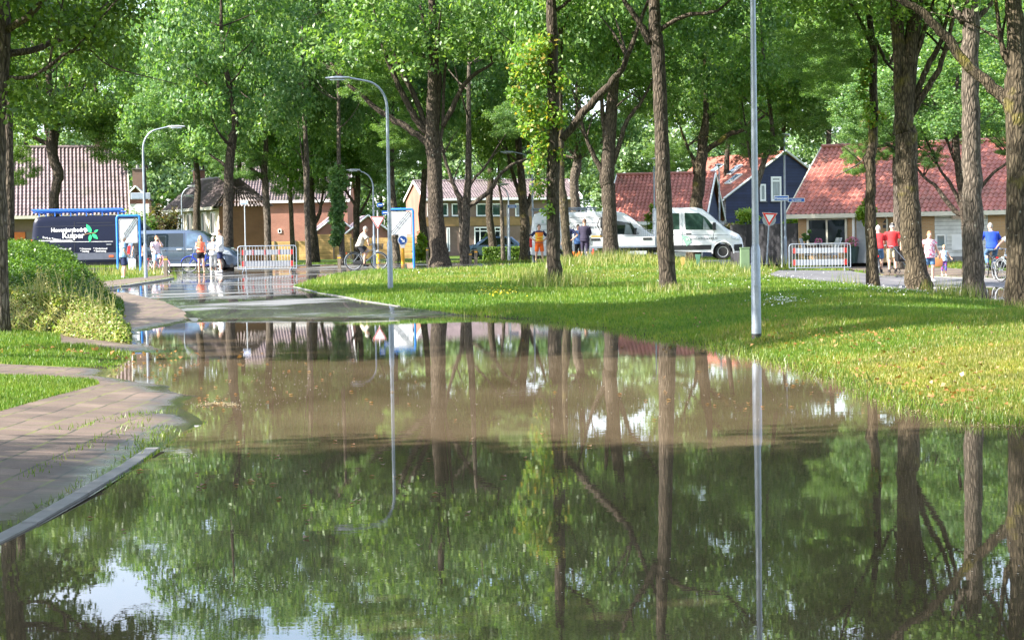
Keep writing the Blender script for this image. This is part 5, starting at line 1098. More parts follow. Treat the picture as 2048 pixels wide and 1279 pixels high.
zone_sign('faded end-of-zone sign in a blue portal on the grass island', 804, 45, 1.08, 2.55, 1.42, 2.45, R(-4))
def yield_sign(label, px, s, zc, w, rz=0, extra=None, sleeve=False):
    b = base(px, s); y = empty('yield_sign', b, rz, label, 'road sign', 'yield signs')
    k = MB(); k.tube([(0, .04, -.2), (0, .04, zc + (.5 if sleeve else .1))], .032, 10); k.build('post', M['galvlight'] if sleeve else M['galv'], y, smooth=True)
    h = w * .87
    def tri(q): return [(-w / 2 * q, zc + h / 3 * q), (0, zc - h * 2 / 3 * q), (w / 2 * q, zc + h / 3 * q)]
    k = MB(); k.prism(tri(1.06), 'y', -.012, .012); p = k.build('plate', M['signwhite'], y); k = MB(); k.prism(tri(1.0), 'y', -.018, -.010); k.build('red_border', M['red'], p)
    k = MB(); k.prism(tri(.80 if sleeve else .60), 'y', -.024, -.016); k.build('white_field', M['signwhite'], p)
    if sleeve: k = MB(); k.tube([(0, .04, .06), (0, .04, .55)], .085, 12); k.build('sleeve', M['amber'], y, smooth=True)
    else: k = MB(); disc(k, (0, .06, zc - .08), .30, .02); k.build('disc_back', M['signgrey'], y)
    return y
yield_sign('yield sign with amber sleeved post in front of the wooden fence', 757, 43, 2.05, .66, R(4), sleeve=True)
yield_sign('yield sign on a slightly leaning grey post left of the bungalow', 1533, 46, 2.20, .64, R(2)).rotation_euler = (0, R(4), R(2))
def name_sign(label, px, s, z, w, h, txt, rz=0, off=0, posth=None, border=True, group='street name signs'):
    b = base(px, s); n = empty('street_name_sign', b, rz, label, 'street sign', group)
    if posth != 0: k = MB(); k.tube([(0, .05, -.2), (0, .05, .9), (0, .05, posth or z)], [.036, .036, .028], 10); k.build('post', M['galvlight'], n, smooth=True)
    k = MB(); k.bevbox((off, 0, z), (w, .035, h), .008); p = k.build('plate', M['signwhite'] if border else M['signblue'], n)
    if border: k = MB(); k.bevbox((off, -.012, z), (w - .05, .03, h - .05), .006); k.build('blue_field', M['signblue'], p)
    if txt: text_mesh(txt, h * .62, M['letter'], p, (off, -.031, z - .005), sx=1.0, bold=.002, ext=.001)
    else:
        k = MB(); k.box((off, -.031, z), (w * .7, .006, h * .2)); k.build('lettering', M['letter'], p)
    return n
name_sign('blue street name sign on a slim post right of the leaning yield sign', 1564, 47, 3.02, .62, .22, 'Hatemaat', R(-6))
name_sign('long blue street name plate fixed to the straight lamp post by the bungalow', 1571, 44.4, 2.95, .76, .18, 'de Dobbe', R(3), off=.52, posth=0)
name_sign('blue street name sign on a slim post above the left barrier', 491, 40, 3.3, .44, .2, '', R(-20))
name_sign('white-edged blue street name sign before the terraced house', 1016, 36, 3.1, .52, .2, '', 0, off=.28, posth=3.2)
name_sign('small upper blue name plate on the yield sign post', 757, 43.2, 2.78, .26, .17, '', R(5), off=.12, posth=0, border=False)
name_sign('small lower blue name plate right of the yield sign', 765, 43.6, 2.42, .28, .17, '', R(5), off=.16, posth=0, border=False)
b = base(806, 42); kr = empty('keep_right_sign', b, R(3), 'round blue keep-right arrow sign on an amber post', 'road sign')
k = MB(); k.tube([(0, 0, -.2), (0, 0, .75)], [.085, .08], 14); k.build('post', M['amber'], kr, smooth=True)
k = MB(); k.prism([(-.07, .72), (.07, .72), (.16, .98), (-.16, .98)], 'y', -.05, .03); disc(k, (0, -.01, 1.12), .24, .08); hd = k.build('head', M['signwhite'], kr)
k = MB(); disc(k, (0, -.055, 1.12), .19, .02); di = k.build('blue_disc', M['signblue'], hd)
k = MB(); d = Vector((1, 0, -1)).normalized(); q = Vector((1, 0, 1)).normalized(); c = Vector((0, 0, 1.12)); k.prism([((c + d * a + q * e).x, (c + d * a + q * e).z) for a, e in ((-.13, -.035), (.03, -.035), (.03, -.11), (.15, 0), (.03, .11), (.03, .035), (-.13, .035))], 'y', -.075, -.066); k.build('arrow', M['letter'], di)
M['boardpale'] = pmat('pale_grey_board', (.27, .28, .31), .5, 0, .1, 4)
def barrier(label, px, s, L, H, rz, pale):
    b = base(px, s); f = empty('crowd_barrier', b, rz, label, 'barrier', 'crowd barriers'); a = L / 2
    k = MB(); k.tube([(-a, 0, .14), (-a, 0, H - .1), (-a + .03, 0, H - .03), (-a + .1, 0, H), (a - .1, 0, H), (a - .03, 0, H - .03), (a, 0, H - .1), (a, 0, .14)], .021, 8); k.tube([(-a, 0, .15), (a, 0, .15)], .021, 8); k.build('frame', M['galv'], f, smooth=True)
    k = MB()
    for i in range(1, 20): x_ = -a + L * i / 20; k.tube([(x_, 0, .15), (x_, 0, H)], .0085, 5)
    k.build('bars', M['galvlight'], f)
    for x_ in (-a + .25, a - .25): k = MB(); k.tube([(x_ - .02, -.32, .0), (x_, -.05, .15), (x_, .05, .15), (x_ + .02, .32, .0)], .02, 6); k.build('foot', M['galv'], f)
    for z0, z1, nm in ((.74, .96, 'upper_board'), (.25, .49, 'lower_board')):
        k = MB(); k.box((0, .04, (z0 + z1) / 2), (L - .3, .015, z1 - z0)); o = k.build(nm, M['boardpale'] if pale else M['signgrey'], f)
        reds = [(-a + .21, .10), (a - .21, .10)] + ([(-.62, .05), (-.1, .05), (.5, .05)] if pale and z0 > .5 else [])
        for xx, ww in reds: k = MB(); k.box((xx, .028, (z0 + z1) / 2), (ww, .014, z1 - z0 - .01)); k.build('red_patch', M['red'], o)
    return f
barrier('galvanised crowd barrier with white boards and five red patches at the street mouth', 535, 47, 2.5, 1.12, R(-2), True)
barrier('galvanised crowd barrier with grey red-ended boards in front of the bungalow', 1640, 49, 2.48, 1.12, R(-4), False)
def bollard(label, px, s, h, w=.14):
    b = base(px, s); o = MB(); o.bevbox((0, 0, h / 2 - .1), (w, w, h + .2), .012); o = o.build('bollard', M['wood'], None); o.location = b; tag(o, label, 'bollard', 'wooden bollards along the verge')
    k = MB(); k.box((0, 0, h - .12), (w + .006, w + .006, .05)); k.build('reflector_band', M['amber'], o); return o
bollard('dark wooden bollard beside the boy with the bicycle', 332, 50, .84, .15)
bollard('dark wooden bollard left of the man on the bicycle', 679, 46, .62, .14)
bollard('short wooden stub at the foot of the pale split trunk', 617, 40, .42, .1)
bollard('pale wooden post just left of the big forking oak', 855, 40, .75, .12)
bollard('shorter wooden post right of the two-stemmed tree', 941, 41, .55, .13)
bollard('taller pale wooden post left of the low hedge', 952, 42, .68, .15)
b = base(1490, 55); k = MB(); k.bevbox((0, 0, .40), (.33, .26, 1.0), .015); cb = k.build('utility_cabinet', M['cabinet'], None); cb.location = b; tag(cb, 'green utility cabinet in front of the truck bumper', 'cabinet'); k = MB(); k.bevbox((0, 0, .915), (.36, .29, .035), .01); k.build('lid', M['cabinet'], cb)
b = base(1396, 50); k = MB(); k.prism([(-.06, -.1), (.06, -.1), (.06, .25), (.11, .55), (-.11, .55), (-.06, .25)], 'y', -.03, .03); o = k.build('marker_post', M['markgreen'], None); o.location = b; tag(o, 'flat green marker post in front of the truck cab door', 'marker post')
b = base(1366, 50); k = MB(); k.prism([(-.085, -.1), (.085, -.1), (.085, .32)] + [(.085 * math.cos(R(a)), .32 + .085 * math.sin(R(a))) for a in range(20, 180, 20)] + [(-.085, .32)], 'y', -.03, .03); o = k.build('marker_post', M['markyellow'], None); o.location = b; tag(o, 'round-topped ochre marker post below the truck sill', 'marker post')
# ---------------------------------------------------------------- people and bicycles
def cloth(name, cols, scale=0, rough=.8):
    mt, n, b = nodes(name)
    if scale:
        v = n.nodes.new('ShaderNodeTexVoronoi'); v.inputs['Scale'].default_value = scale; t = n.nodes.new('ShaderNodeTexCoord'); n.links.new(t.outputs['Object'], v.inputs['Vector'])
        sp = n.nodes.new('ShaderNodeSeparateColor'); n.links.new(v.outputs['Color'], sp.inputs[0])
        c = ramp(n, sp.outputs[0], [((i + .01) / len(cols), k) for i, k in enumerate(cols)]); c.node.color_ramp.interpolation = 'CONSTANT'
        n.links.new(c, b.inputs['Base Color'])
    else:
        z = noise_node(n, 5, 4); c = cols[0]; n.links.new(ramp(n, z.outputs['Fac'], [(.35, sc3(c, .82)), (.65, sc3(c, 1.12))]), b.inputs['Base Color'])
    z2 = noise_node(n, 9, 3, stretch=(1, 1, .5)); bump(n, b, z2.outputs['Fac'], .5, .03)
    b.inputs['Roughness'].default_value = rough; b.inputs['Specular IOR Level'].default_value = .2; return mt
K = {k: cloth('cloth_' + k, v, s_) for k, v, s_ in (
    ('skyblue', [(.16, .28, .42), (.24, .36, .48), (.12, .22, .36)], 22), ('navy', [(.018, .025, .07)], 0), ('black', [(.014, .014, .016)], 0), ('coral', [(.75, .17, .10)], 0),
    ('white', [(.72, .72, .74)], 0), ('lilac', [(.66, .52, .62)], 0), ('ltblue', [(.30, .47, .66)], 0), ('stone', [(.50, .49, .46)], 0), ('beige', [(.50, .44, .36)], 0), ('charcoal', [(.035, .035, .042)], 0),
    ('hivis', [(.82, .17, .02), (.85, .24, .03), (.80, .50, .06)], 6), ('orange', [(.82, .15, .025)], 0), ('overall', [(.035, .030, .055)], 0), ('royal', [(.02, .06, .42)], 0), ('workblue', [(.06, .13, .30)], 0),
    ('denim', [(.09, .17, .30)], 0), ('red', [(.62, .04, .045)], 0), ('khaki', [(.40, .36, .26)], 0), ('floral', [(.72, .66, .68), (.60, .18, .26), (.75, .60, .64), (.50, .10, .18)], 26),
    ('kidtop', [(.62, .68, .74), (.16, .34, .64), (.62, .68, .74)], 14), ('kidshorts', [(.03, .12, .55), (.40, .08, .16), (.18, .07, .28)], 20), ('yellow', [(.85, .62, .08)], 0), ('grey', [(.30, .31, .34)], 0))}
HAIR = {k: pmat('hair_' + k, c, .7, 0, .3, 30) for k, c in (('white', (.60, .58, .55)), ('grey', (.28, .25, .22)), ('brown', (.09, .05, .03)), ('dark', (.02, .016, .013)), ('blond', (.40, .25, .12)), ('ginger', (.28, .13, .06)))}
def remeshed(mb, name, mat, parent, vox):
    o = mb.build('tmp', None, None, fix=False); md = o.modifiers.new('r', 'REMESH'); md.mode = 'VOXEL'; md.voxel_size = vox; md.use_smooth_shade = True
    s_ = o.modifiers.new('s', 'SMOOTH'); s_.factor = .5; s_.iterations = 3
    dg = bpy.context.evaluated_depsgraph_get(); me = bpy.data.meshes.new_from_object(o.evaluated_get(dg)); me.name = name; bpy.data.objects.remove(o)
    me.materials.clear(); me.materials.append(mat); r = bpy.data.objects.new(name, me); col.objects.link(r); r.parent = parent; return r
STAND = dict(pelvis=(0, 0, .92), neck=(0, .01, 1.47), kneeL=(.10, -.03, .50), ankL=(.11, .02, .09), kneeR=(-.10, -.02, .50), ankR=(-.11, .02, .09),
             elL=(.26, .03, 1.15), wrL=(.27, -.05, .90), elR=(-.26, .03, 1.15), wrR=(-.27, -.05, .90), head=(0, -.02, 1.62))
def person(label, loc, rz, H, pose=None, skin='skin', hair='brown', hairlong=0, shirt='white', sleeve=.5, shirt_t=.06, bottom='navy', leg=.85, shoes='black', loose=.016, cap=None, female=False, bald=False, group=None, extra=None, vest=None):
    p = dict(STAND); p.update(pose or {}); p = {k: Vector(v) for k, v in p.items()}; kS = H / 1.74
    root = empty('person', loc, rz, label, 'person', group); root.scale = (kS,) * 3
    pe, ne = p['pelvis'], p['neck']; ax = (ne - pe)
    up = Vector((0, 0, 1)); sw = .155 if female else .18; fwdv = Vector((0, -1, 0))
    shL = ne + Vector((sw, .0, -.055)); shR = ne + Vector((-sw, .0, -.055)); hipL = pe + Vector((.085, 0, -.02)); hipR = pe + Vector((-.085, 0, -.02))
    def ring(t, rx, ry, g=0): c = pe + ax * t; return (c.x, c.y, c.z, rx + g, ry + g)
    TR = [(-.16, .09, .08), (-.08, .15, .11), (.05, .165, .12), (.32, .135 if not female else .12, .10), (.62, .16 if not female else .14, .115), (.84, .175 if not female else .15, .10), (.94, .13, .08), (1.0, .062, .062), (1.12, .054, .058)]
    B = MB(); B.rings([ring(t, a, b) for t, a, b in TR], 18)
    limbs = ((hipL, p['kneeL'], p['ankL'], .086, .056, .034), (hipR, p['kneeR'], p['ankR'], .086, .056, .034))
    for a, k_, e, r1, r2, r3 in limbs:
        calf = k_.lerp(e, .3) + Vector((0, .018, 0))
        B.tube([a, a.lerp(k_, .5), k_, calf, e], [r1, r1 * .84, r2, r2 * 1.02, r3], 10)
        fd = Vector((0, -1, 0)) if e.z < .16 else (Vector((0, -1, .1)))
        B.ell(e + Vector((0, -.075, -.045)), (.042, .115, .036), 10, 7)
    arms = ((shL, p['elL'], p['wrL'], 1), (shR, p['elR'], p['wrR'], -1))
    for a, k_, e, sd in arms:
        B.tube([a, a.lerp(k_, .5), k_, k_.lerp(e, .35), e], [.052, .047, .039, .040, .026], 9)
        d = (e - k_).normalized(); lat = d.cross(Vector((0, 0, 1)) if abs(d.z) < .8 else Vector((0, -1, 0))).normalized(); nrm = lat.cross(d)
        palm = e + d * .05; mt = Matrix((lat, nrm, d)).transposed(); B.ell(palm, (.040, .018, .052), 9, 6, mt)
        for f_, (o_, L_) in enumerate(((-.028, .066), (-.009, .078), (.010, .074), (.028, .058))):
            b0 = e + d * .092 + lat * o_; B.tube([b0, b0 + d * L_ * .5 + nrm * .006, b0 + d * L_ * .85 + nrm * .026], [.0095, .009, .0075], 6)
        t0 = e + d * .035 + lat * (-.036 * 1); B.tube([t0, t0 + d * .035 - lat * .026, t0 + d * .065 - lat * .030 + nrm * .012], [.012, .011, .009], 6)
    h = p['head']; B.tube([ne, h - Vector((0, .01, .06))], [.054, .052], 10)
    B.ell(h, (.074, .093, .116), 16, 12); B.ell(h + Vector((0, -.03, -.07)), (.054, .06, .05), 12, 8); B.ell(h + Vector((0, -.098, -.012)), (.014, .020, .024), 8, 6)
    for sd in (-1, 1): B.ell(h + Vector((sd * .076, .005, -.008)), (.012, .022, .034), 8, 6)
    remeshed(B, 'body', M[skin], root, .0125)
    e_ = MB(); [e_.ell(h + Vector((sd * .030, -.086, .012)), (.011, .008, .008), 8, 6) for sd in (-1, 1)]; e_.build('eyes', M['black'], root)
    e_ = MB(); e_.ell(h + Vector((0, -.091, -.062)), (.024, .006, .006), 8, 5); e_.build('mouth', pmat('lips', (.35, .13, .11), .5), root)
    if not bald or hair:
        k = MB(); n_, m_ = 16, 10
        for i in range(m_ + 1):
            th = math.pi * .60 * i / m_
            for j in range(n_):
                ph = 2 * math.pi * j / n_; fr = max(0, -math.sin(ph)); tt = th * (1 - .42 * fr) * (.85 if bald else 1)
                k.v.append(tuple(h + Vector((.083 * math.sin(tt) * math.cos(ph), .102 * math.sin(tt) * math.sin(ph) + .008, .127 * math.cos(tt) + .004))))
        for i in range(m_):
            for j in range(n_): k.f.append((i * n_ + j, (i + 1) * n_ + j, (i + 1) * n_ + (j + 1) % n_, i * n_ + (j + 1) % n_))
        if hairlong: k.tube([h + Vector((0, .05, .06)), h + Vector((0, .09, -.06)), h + Vector((0, .09, -hairlong))], [.07, .088, .05], 10, ell=(1, .6)); [k.tube([h + Vector((sd * .06, .02, .05)), h + Vector((sd * .085, .01, -.07)), h + Vector((sd * .08, -.01, -hairlong * .9))], [.03, .034, .02], 8) for sd in (-1, 1)]
        k.build('hair', HAIR[hair], root, smooth=True)
    if cap:
        k = MB(); k.ell(h + Vector((0, .0, .045)), (.09, .105, .085), 14, 8); k.prism([(-.07, -.18), (.07, -.18), (.08, -.06), (-.08, -.06)], 'z', h.z + .035, h.z + .05); k.v = [(a, b + (h.y if abs(c - h.z) < .06 and b < -.05 else 0), c) for a, b, c in k.v]; k.build('cap', K[cap], root, smooth=True)
    if shirt:
        S = MB(); S.rings([ring(shirt_t - .1, .165, .125, loose + .008)] + [ring(t, a, b, loose + (.012 if t < .5 else 0)) for t, a, b in TR if shirt_t - .06 < t < .97] + [ring(.985, .075, .075, .006)], 20)
        for a, k_, e, sd in arms:
            if sleeve <= 0: continue
            if sleeve <= 1: q = a.lerp(k_, sleeve); S.tube([a, a.lerp(q, .5), q], [.062 + loose * .4, .062 + loose * .3, .060 + loose], 10)
            else: S.tube([a, a.lerp(k_, .5), k_, k_.lerp(e, (sleeve - 1))], [.064 + loose * .4, .062, .054, .045], 10)
        remeshed(S, 'shirt', K[shirt], root, .014)
    if bottom:
        S = MB(); S.rings([ring(-.20, .10, .09, .02), ring(-.1, .16, .12, .016), ring(.04, .165, .122, .014), ring(.16, .152, .112, .012)], 20)
        for a, k_, e, *_ in limbs:
            if leg <= 1: q = a.lerp(k_, leg); S.tube([a, a.lerp(q, .5), q], [.098, .098, .095 if not female else .085], 12)
            else: S.tube([a, a.lerp(k_, .5), k_, k_.lerp(e, .5), k_.lerp(e, leg - 1)], [.098, .09, .075, .066, .060], 12)
        remeshed(S, 'trousers' if leg > 1 else 'shorts', K[bottom], root, .014)
    if vest:
        S = MB(); S.rings([ring(t, a, b, loose + .014) for t, a, b in TR if -.1 < t < .93], 20); remeshed(S, 'vest', K[vest], root, .015)
        k = MB()
        for t, z_ in ((.22, 0), (.42, 0)):
            c = pe + ax * t; k.tube([(c.x + (.165 + loose + .018) * math.cos(w), c.y + (.125 + loose + .018) * math.sin(w), c.z) for w in np.linspace(0, 2 * math.pi, 20, endpoint=False)], .022, 4, closed=True)
        k.build('reflective_bands', K['yellow'], root, smooth=True)
    if shoes:
        for a, k_, e, *_ in limbs: k = MB(); k.ell(e + Vector((0, -.07, -.048)), (.050, .130, .044), 12, 8); k.tube([e + Vector((0, .01, -.05)), e + Vector((0, .01, .03))], [.048, .044], 10); k.build('shoe', K[shoes], root, smooth=True)
    return root
def bicycle(label, loc, rz, colr, r=.345, basket=False, rack=True, wb=1.08, lean=0, group='bicycles'):
    b = empty('bicycle', loc, rz, label, 'bicycle', group); b.rotation_euler = (lean, 0, rz); rx, fx = -.45, wb - .45
    for x in (rx, fx):
        k = MB(); k.tube([(x + r * math.cos(a), 0, r + r * math.sin(a)) for a in np.linspace(0, 2 * math.pi, 28, endpoint=False)], .02, 6, closed=True); w = k.build('wheel', M['tyre'], b, smooth=True)
        k = MB(); k.tube([(x + (r - .028) * math.cos(a), 0, r + (r - .028) * math.sin(a)) for a in np.linspace(0, 2 * math.pi, 28, endpoint=False)], .011, 5, closed=True)
        for i in range(14): a = 2 * math.pi * i / 14; k.tube([(x, .02 * (-1) ** i, r), (x + (r - .03) * math.cos(a + .2), 0, r + (r - .03) * math.sin(a + .2))], .0028, 3)
        k.tube([(x, -.05, r), (x, .05, r)], .022, 8); k.build('rim', M['galvlight'], w)
        k = MB(); k.tube([(x + (r + .035) * math.cos(a), 0, r + (r + .035) * math.sin(a)) for a in np.linspace(R(20), R(200) if x == rx else R(160), 12)], .018, 5); k.build('mudguard', colr, b)
    k = MB(); bb = (0, 0, .29); st = (-.16, 0, .82); hd = (.44, 0, .86); hb_ = (.48, 0, .68)
    k.tube([bb, st], .019, 8); k.tube([hb_, bb], .024, 8); k.tube([hd, (-.12, 0, .70)], .019, 8); k.tube([hd, hb_], .023, 8)
    for sd in (-.06, .06): k.tube([bb, (rx, sd, r)], .011, 6); k.tube([(-.14, 0, .74), (rx, sd, r)], .010, 6); k.tube([hb_, (.50, sd, .62), (fx, sd, r)], .013, 6)
    k.build('frame', colr, b, smooth=True)
    k = MB(); k.tube([(.42, 0, .86), (.38, 0, 1.06)], .016, 8); k.tube([(.22, -.30, 1.05), (.36, -.26, 1.08), (.42, 0, 1.06), (.36, .26, 1.08), (.22, .30, 1.05)], .013, 8); k.build('handlebar', M['galv'], b, smooth=True)
    for sd in (-1, 1): k = MB(); k.tube([(.24, sd * .297, 1.052), (.12, sd * .315, 1.03)], .019, 8); k.build('grip', M['plastic'], b)
    k = MB(); k.tube([(-.16, 0, .82), (-.19, 0, .93)], .014, 8); k.build('seat_post', M['galv'], b); k = MB(); k.ell((-.22, 0, .955), (.14, .085, .035), 12, 6); k.tube([(-.15, 0, .955), (-.02, 0, .95)], [.045, .02], 8); k.build('saddle', M['plastic'], b, smooth=True)
    k = MB(); k.bevbox((-.2, -.055, .31), (.56, .02, .14), .01); k.build('chain_case', M['plastic'], b); k = MB(); k.tube([(0, -.1, .29), (.06, -.1, .14)], .012, 6); k.tube([(0, .1, .29), (-.06, .1, .44)], .012, 6); k.box((.06, -.15, .13), (.09, .1, .025)); k.box((-.06, .15, .45), (.09, .1, .025)); k.build('crank', M['galv'], b)
    if rack: k = MB(); [k.tube([(-.22, sd, .76), (-.72, sd, .76)], .009, 5) for sd in (-.06, .06)]; [k.tube([(-.6, sd, .76), (rx, sd, r)], .007, 5) for sd in (-.06, .06)]; k.box((-.48, 0, .765), (.46, .12, .012)); k.build('rack', M['plastic'], b)
    k = MB(); k.tube([(.50, 0, .78), (.56, 0, .78)], [.02, .035], 10); k.build('headlamp', M['headlight'], b); k = MB(); k.box((-.76, 0, .72), (.03, .07, .05)); k.build('rear_light', M['tail'], b)
    if basket:
        k = MB()
        for z_ in np.linspace(.86, 1.10, 6): f_ = .14 + .05 * (z_ - .86) / .24; k.tube([(.64 + f_ * math.cos(a), 1.1 * f_ * math.sin(a), z_) for a in np.linspace(0, 2 * math.pi, 16, endpoint=False)], .007, 4, closed=True)
        for a in np.linspace(0, 2 * math.pi, 20, endpoint=False): k.tube([(.64 + .14 * math.cos(a), .154 * math.sin(a), .86), (.64 + .19 * math.cos(a), .21 * math.sin(a), 1.10)], .006, 4)
        k.build('basket', M['plastic'], b)
    return b
RIDE = dict(pelvis=(0, .0, 1.0), neck=(0, -.20, 1.52), head=(0, -.27, 1.66), kneeL=(.11, -.36, .80), ankL=(.10, -.20, .46), kneeR=(-.11, -.24, .62), ankR=(-.10, -.20, .22),
            elL=(.27, -.36, 1.22), wrL=(.29, -.36 - .02, 1.10), elR=(-.27, -.36, 1.22), wrR=(-.29, -.38, 1.10))
def rider_loc(b, rz, back=-.22, dz=-.0): return b + Vector((math.cos(rz) * back, math.sin(rz) * back, dz))
GPED = 'people on foot'; GCYC = 'people on bicycles'
BK = {k: pmat('bike_' + k, c, .3, .2, .1, 5, coat=.5) for k, c in (('black', (.02, .02, .022)), ('blue', (.02, .06, .50)), ('grey', (.22, .25, .27)), ('pink', (.45, .2, .28)), ('red', (.5, .05, .04)))}
person('white-haired man in pale blue shirt and navy shorts seen from behind', base(248, 52), R(118), 1.69, dict(elL=(.25, .02, 1.17), wrL=(.20, -.14, .95), elR=(-.25, .05, 1.15), wrR=(-.20, -.12, .93)), hair='white', shirt='skyblue', sleeve=.75, shirt_t=.0, bottom='navy', leg=.88, shoes='stone', group=GPED, loose=.026)
pb = base(277, 43.6)
person('dark-clothed person standing behind the left zone sign holding a white bag', pb, R(-25), 1.72, dict(elR=(-.26, .0, 1.14), wrR=(-.27, -.10, .90)), skin='skin_tan', hair='dark', shirt='black', sleeve=.6, bottom='charcoal', leg=1.9, group=GPED)
k = MB(); k.bevbox((0, 0, .27), (.34, .14, .50), .04); o = k.build('carrier_bag', K['white'], None, smooth=True); o.location = base(266, 43.8) + Vector((0, -.12, .12)); tag(o, 'white carrier bag in front of the grey minivan behind the left zone sign', 'bag'); k = MB(); k.tube([(-.08, 0, .51), (0, 0, .66), (.08, 0, .51)], .01, 6); k.build('handle', K['white'], o)
bb_ = base(318, 48); rz = R(-50); bicycle('dark bicycle the boy in pink sits on, beside the bollard', bb_, rz, BK['pink'], lean=R(4))
person('boy in pale pink shirt sitting on a bicycle, hand to his face', rider_loc(bb_, rz, -.2), rz + R(90) - R(14), 1.62, dict(RIDE, neck=(0, -.08, 1.54), head=(0, -.13, 1.69), kneeL=(.12, -.34, .78), elL=(.24, -.22, 1.30), wrL=(.08, -.26, 1.62), elR=(-.27, -.26, 1.24), wrR=(-.28, -.40, 1.10), kneeR=(-.13, -.22, .60), ankR=(-.16, -.16, .16)), hair='ginger', shirt='lilac', sleeve=.75, bottom='ltblue', leg=.8, shoes='white', group=GCYC, loose=.03)
person('woman in coral top and black shorts with long blond hair', base(402, 45), R(12), 1.66, dict(elR=(-.22, -.02, 1.18), wrR=(-.10, -.20, 1.16), elL=(.24, .05, 1.16), wrL=(.20, -.08, .98), kneeL=(.12, -.06, .50), ankL=(.15, .02, .09), kneeR=(-.07, .0, .50), ankR=(-.09, .06, .09)), hair='blond', hairlong=.30, shirt='coral', sleeve=.12, shirt_t=.16, bottom='black', leg=.55, shoes=None, female=True, group=GPED)
bb_ = base(405, 44); bicycle('blue bicycle standing behind the woman in coral', bb_ + Vector((.0, .25, 0)), R(184), BK['blue'], r=.35)
person('short white-haired woman in white top and pale trousers beside the tall man', base(427, 45), R(15), 1.58, dict(elL=(.24, .0, 1.16), wrL=(.04, -.20, 1.12), elR=(-.24, .0, 1.16), wrR=(-.04, -.20, 1.14)), hair='white', shirt='white', sleeve=1.1, shirt_t=-.02, bottom='stone', leg=1.55, shoes='white', female=True, group=GPED, loose=.03)
person('tall man in a white hooded top and dark shorts facing left', base(441, 46), R(-72), 1.90, dict(elR=(-.26, -.10, 1.17), wrR=(-.18, -.34, 1.22), elL=(.26, .02, 1.17), wrL=(.2, -.15, 1.0)), hair='brown', shirt='white', sleeve=1.9, shirt_t=-.04, bottom='navy', leg=.85, shoes='white', group=GPED, loose=.035)
bb_ = base(729, 47); bicycle('grey city bicycle with a black front basket ridden to the right', bb_, R(0), BK['grey'], r=.355, basket=True)
person('grey-haired man in beige shirt riding the bicycle with a basket', rider_loc(bb_, 0, -.2), R(90), 1.80, RIDE, hair='grey', shirt='beige', sleeve=.8, shirt_t=.02, bottom='charcoal', leg=.75, shoes='black', group=GCYC, loose=.035)
GW = 'workmen beside the white van'
person('workman in orange hi-vis vest and orange shorts, hands on hips', base(1079, 42.5), R(14), 1.82, dict(elL=(.40, .06, 1.16), wrL=(.20, -.04, 1.0), elR=(-.40, .06, 1.16), wrR=(-.20, -.04, 1.0), kneeL=(.13, -.02, .5), ankL=(.16, .02, .09), kneeR=(-.13, -.02, .5), ankR=(-.16, .02, .09)), hair='brown', shirt='navy', sleeve=.75, bottom='orange', leg=.95, shoes='charcoal', vest='hivis', group=GW)
person('workman in navy mostly hidden behind the two lawn trunks, elbow out', base(1137, 44.5), R(-20), 1.80, dict(elL=(.42, .05, 1.16), wrL=(.2, -.05, .98)), skin='skin_tan', hair='dark', shirt='navy', sleeve=.7, bottom='charcoal', leg=1.9, group=GW)
person('workman in a blue shirt pointing to the left beside the white van', base(1157, 43.5), R(8), 1.72, dict(elR=(-.34, -.06, 1.34), wrR=(-.56, -.10, 1.42), elL=(.27, .02, 1.15)), skin='skin_tan', hair='dark', shirt='workblue', sleeve=.8, shirt_t=-.05, bottom='black', leg=1.9, group=GW, loose=.03)
person('tall workman in dark overalls with his back turned beside the white van', base(1170, 45.5), R(160), 1.88, dict(elL=(.24, -.06, 1.16), wrL=(.10, -.2, 1.05), elR=(-.24, -.06, 1.16), wrR=(-.10, -.2, 1.05)), skin='skin_tan', hair='brown', shirt='overall', sleeve=1.9, shirt_t=-.05, bottom='overall', leg=1.92, group=GW, loose=.03, bald=True)
person('man in red shirt, khaki shorts and dark cap walking away', base(1785, 55), R(172), 1.80, dict(elL=(.29, .06, 1.16), wrL=(.31, -.08, .92), elR=(-.29, -.02, 1.16), wrR=(-.30, .05, .92), kneeL=(.10, -.10, .50), ankL=(.11, -.02, .09), kneeR=(-.10, .03, .51), ankR=(-.11, .14, .12)), hair='white', cap='charcoal', shirt='red', sleeve=.75, shirt_t=.02, bottom='khaki', leg=.95, shoes='charcoal', group=GPED, loose=.035)
bb_ = base(1757, 57.5); bicycle('bicycle under the cyclist in red, mostly hidden by the wavy trunk', bb_, R(78), BK['black'])
person('cyclist in red with white hair half hidden by the wavy trunk', rider_loc(bb_, R(78)), R(168), 1.74, RIDE, hair='white', shirt='red', sleeve=.75, bottom='denim', leg=.9, shoes='charcoal', group=GCYC, loose=.03)
person('woman in a pink flowered top and denim shorts holding the child by the hand', base(1859, 60), R(10), 1.70, dict(elL=(.25, -.02, 1.14), wrL=(.32, -.06, .90), kneeL=(.10, -.08, .50), ankL=(.11, -.02, .09), kneeR=(-.09, .02, .5), ankR=(-.10, .08, .1)), hair='ginger', shirt='floral', sleeve=.5, shirt_t=-.08, bottom='denim', leg=.8, shoes='white', female=True, group=GPED, loose=.045)
person('small child in a blue and white top and colourful shorts', base(1888, 57.5), R(5), 1.06, dict(elR=(-.28, -.02, 1.22), wrR=(-.34, -.02, 1.10), elL=(.28, 0, 1.2), wrL=(.38, -.05, 1.05), head=(0, -.02, 1.66)), hair='blond', shirt='kidtop', sleeve=.1, shirt_t=.0, bottom='kidshorts', leg=1.05, shoes='white', group=GPED, loose=.03, female=True)
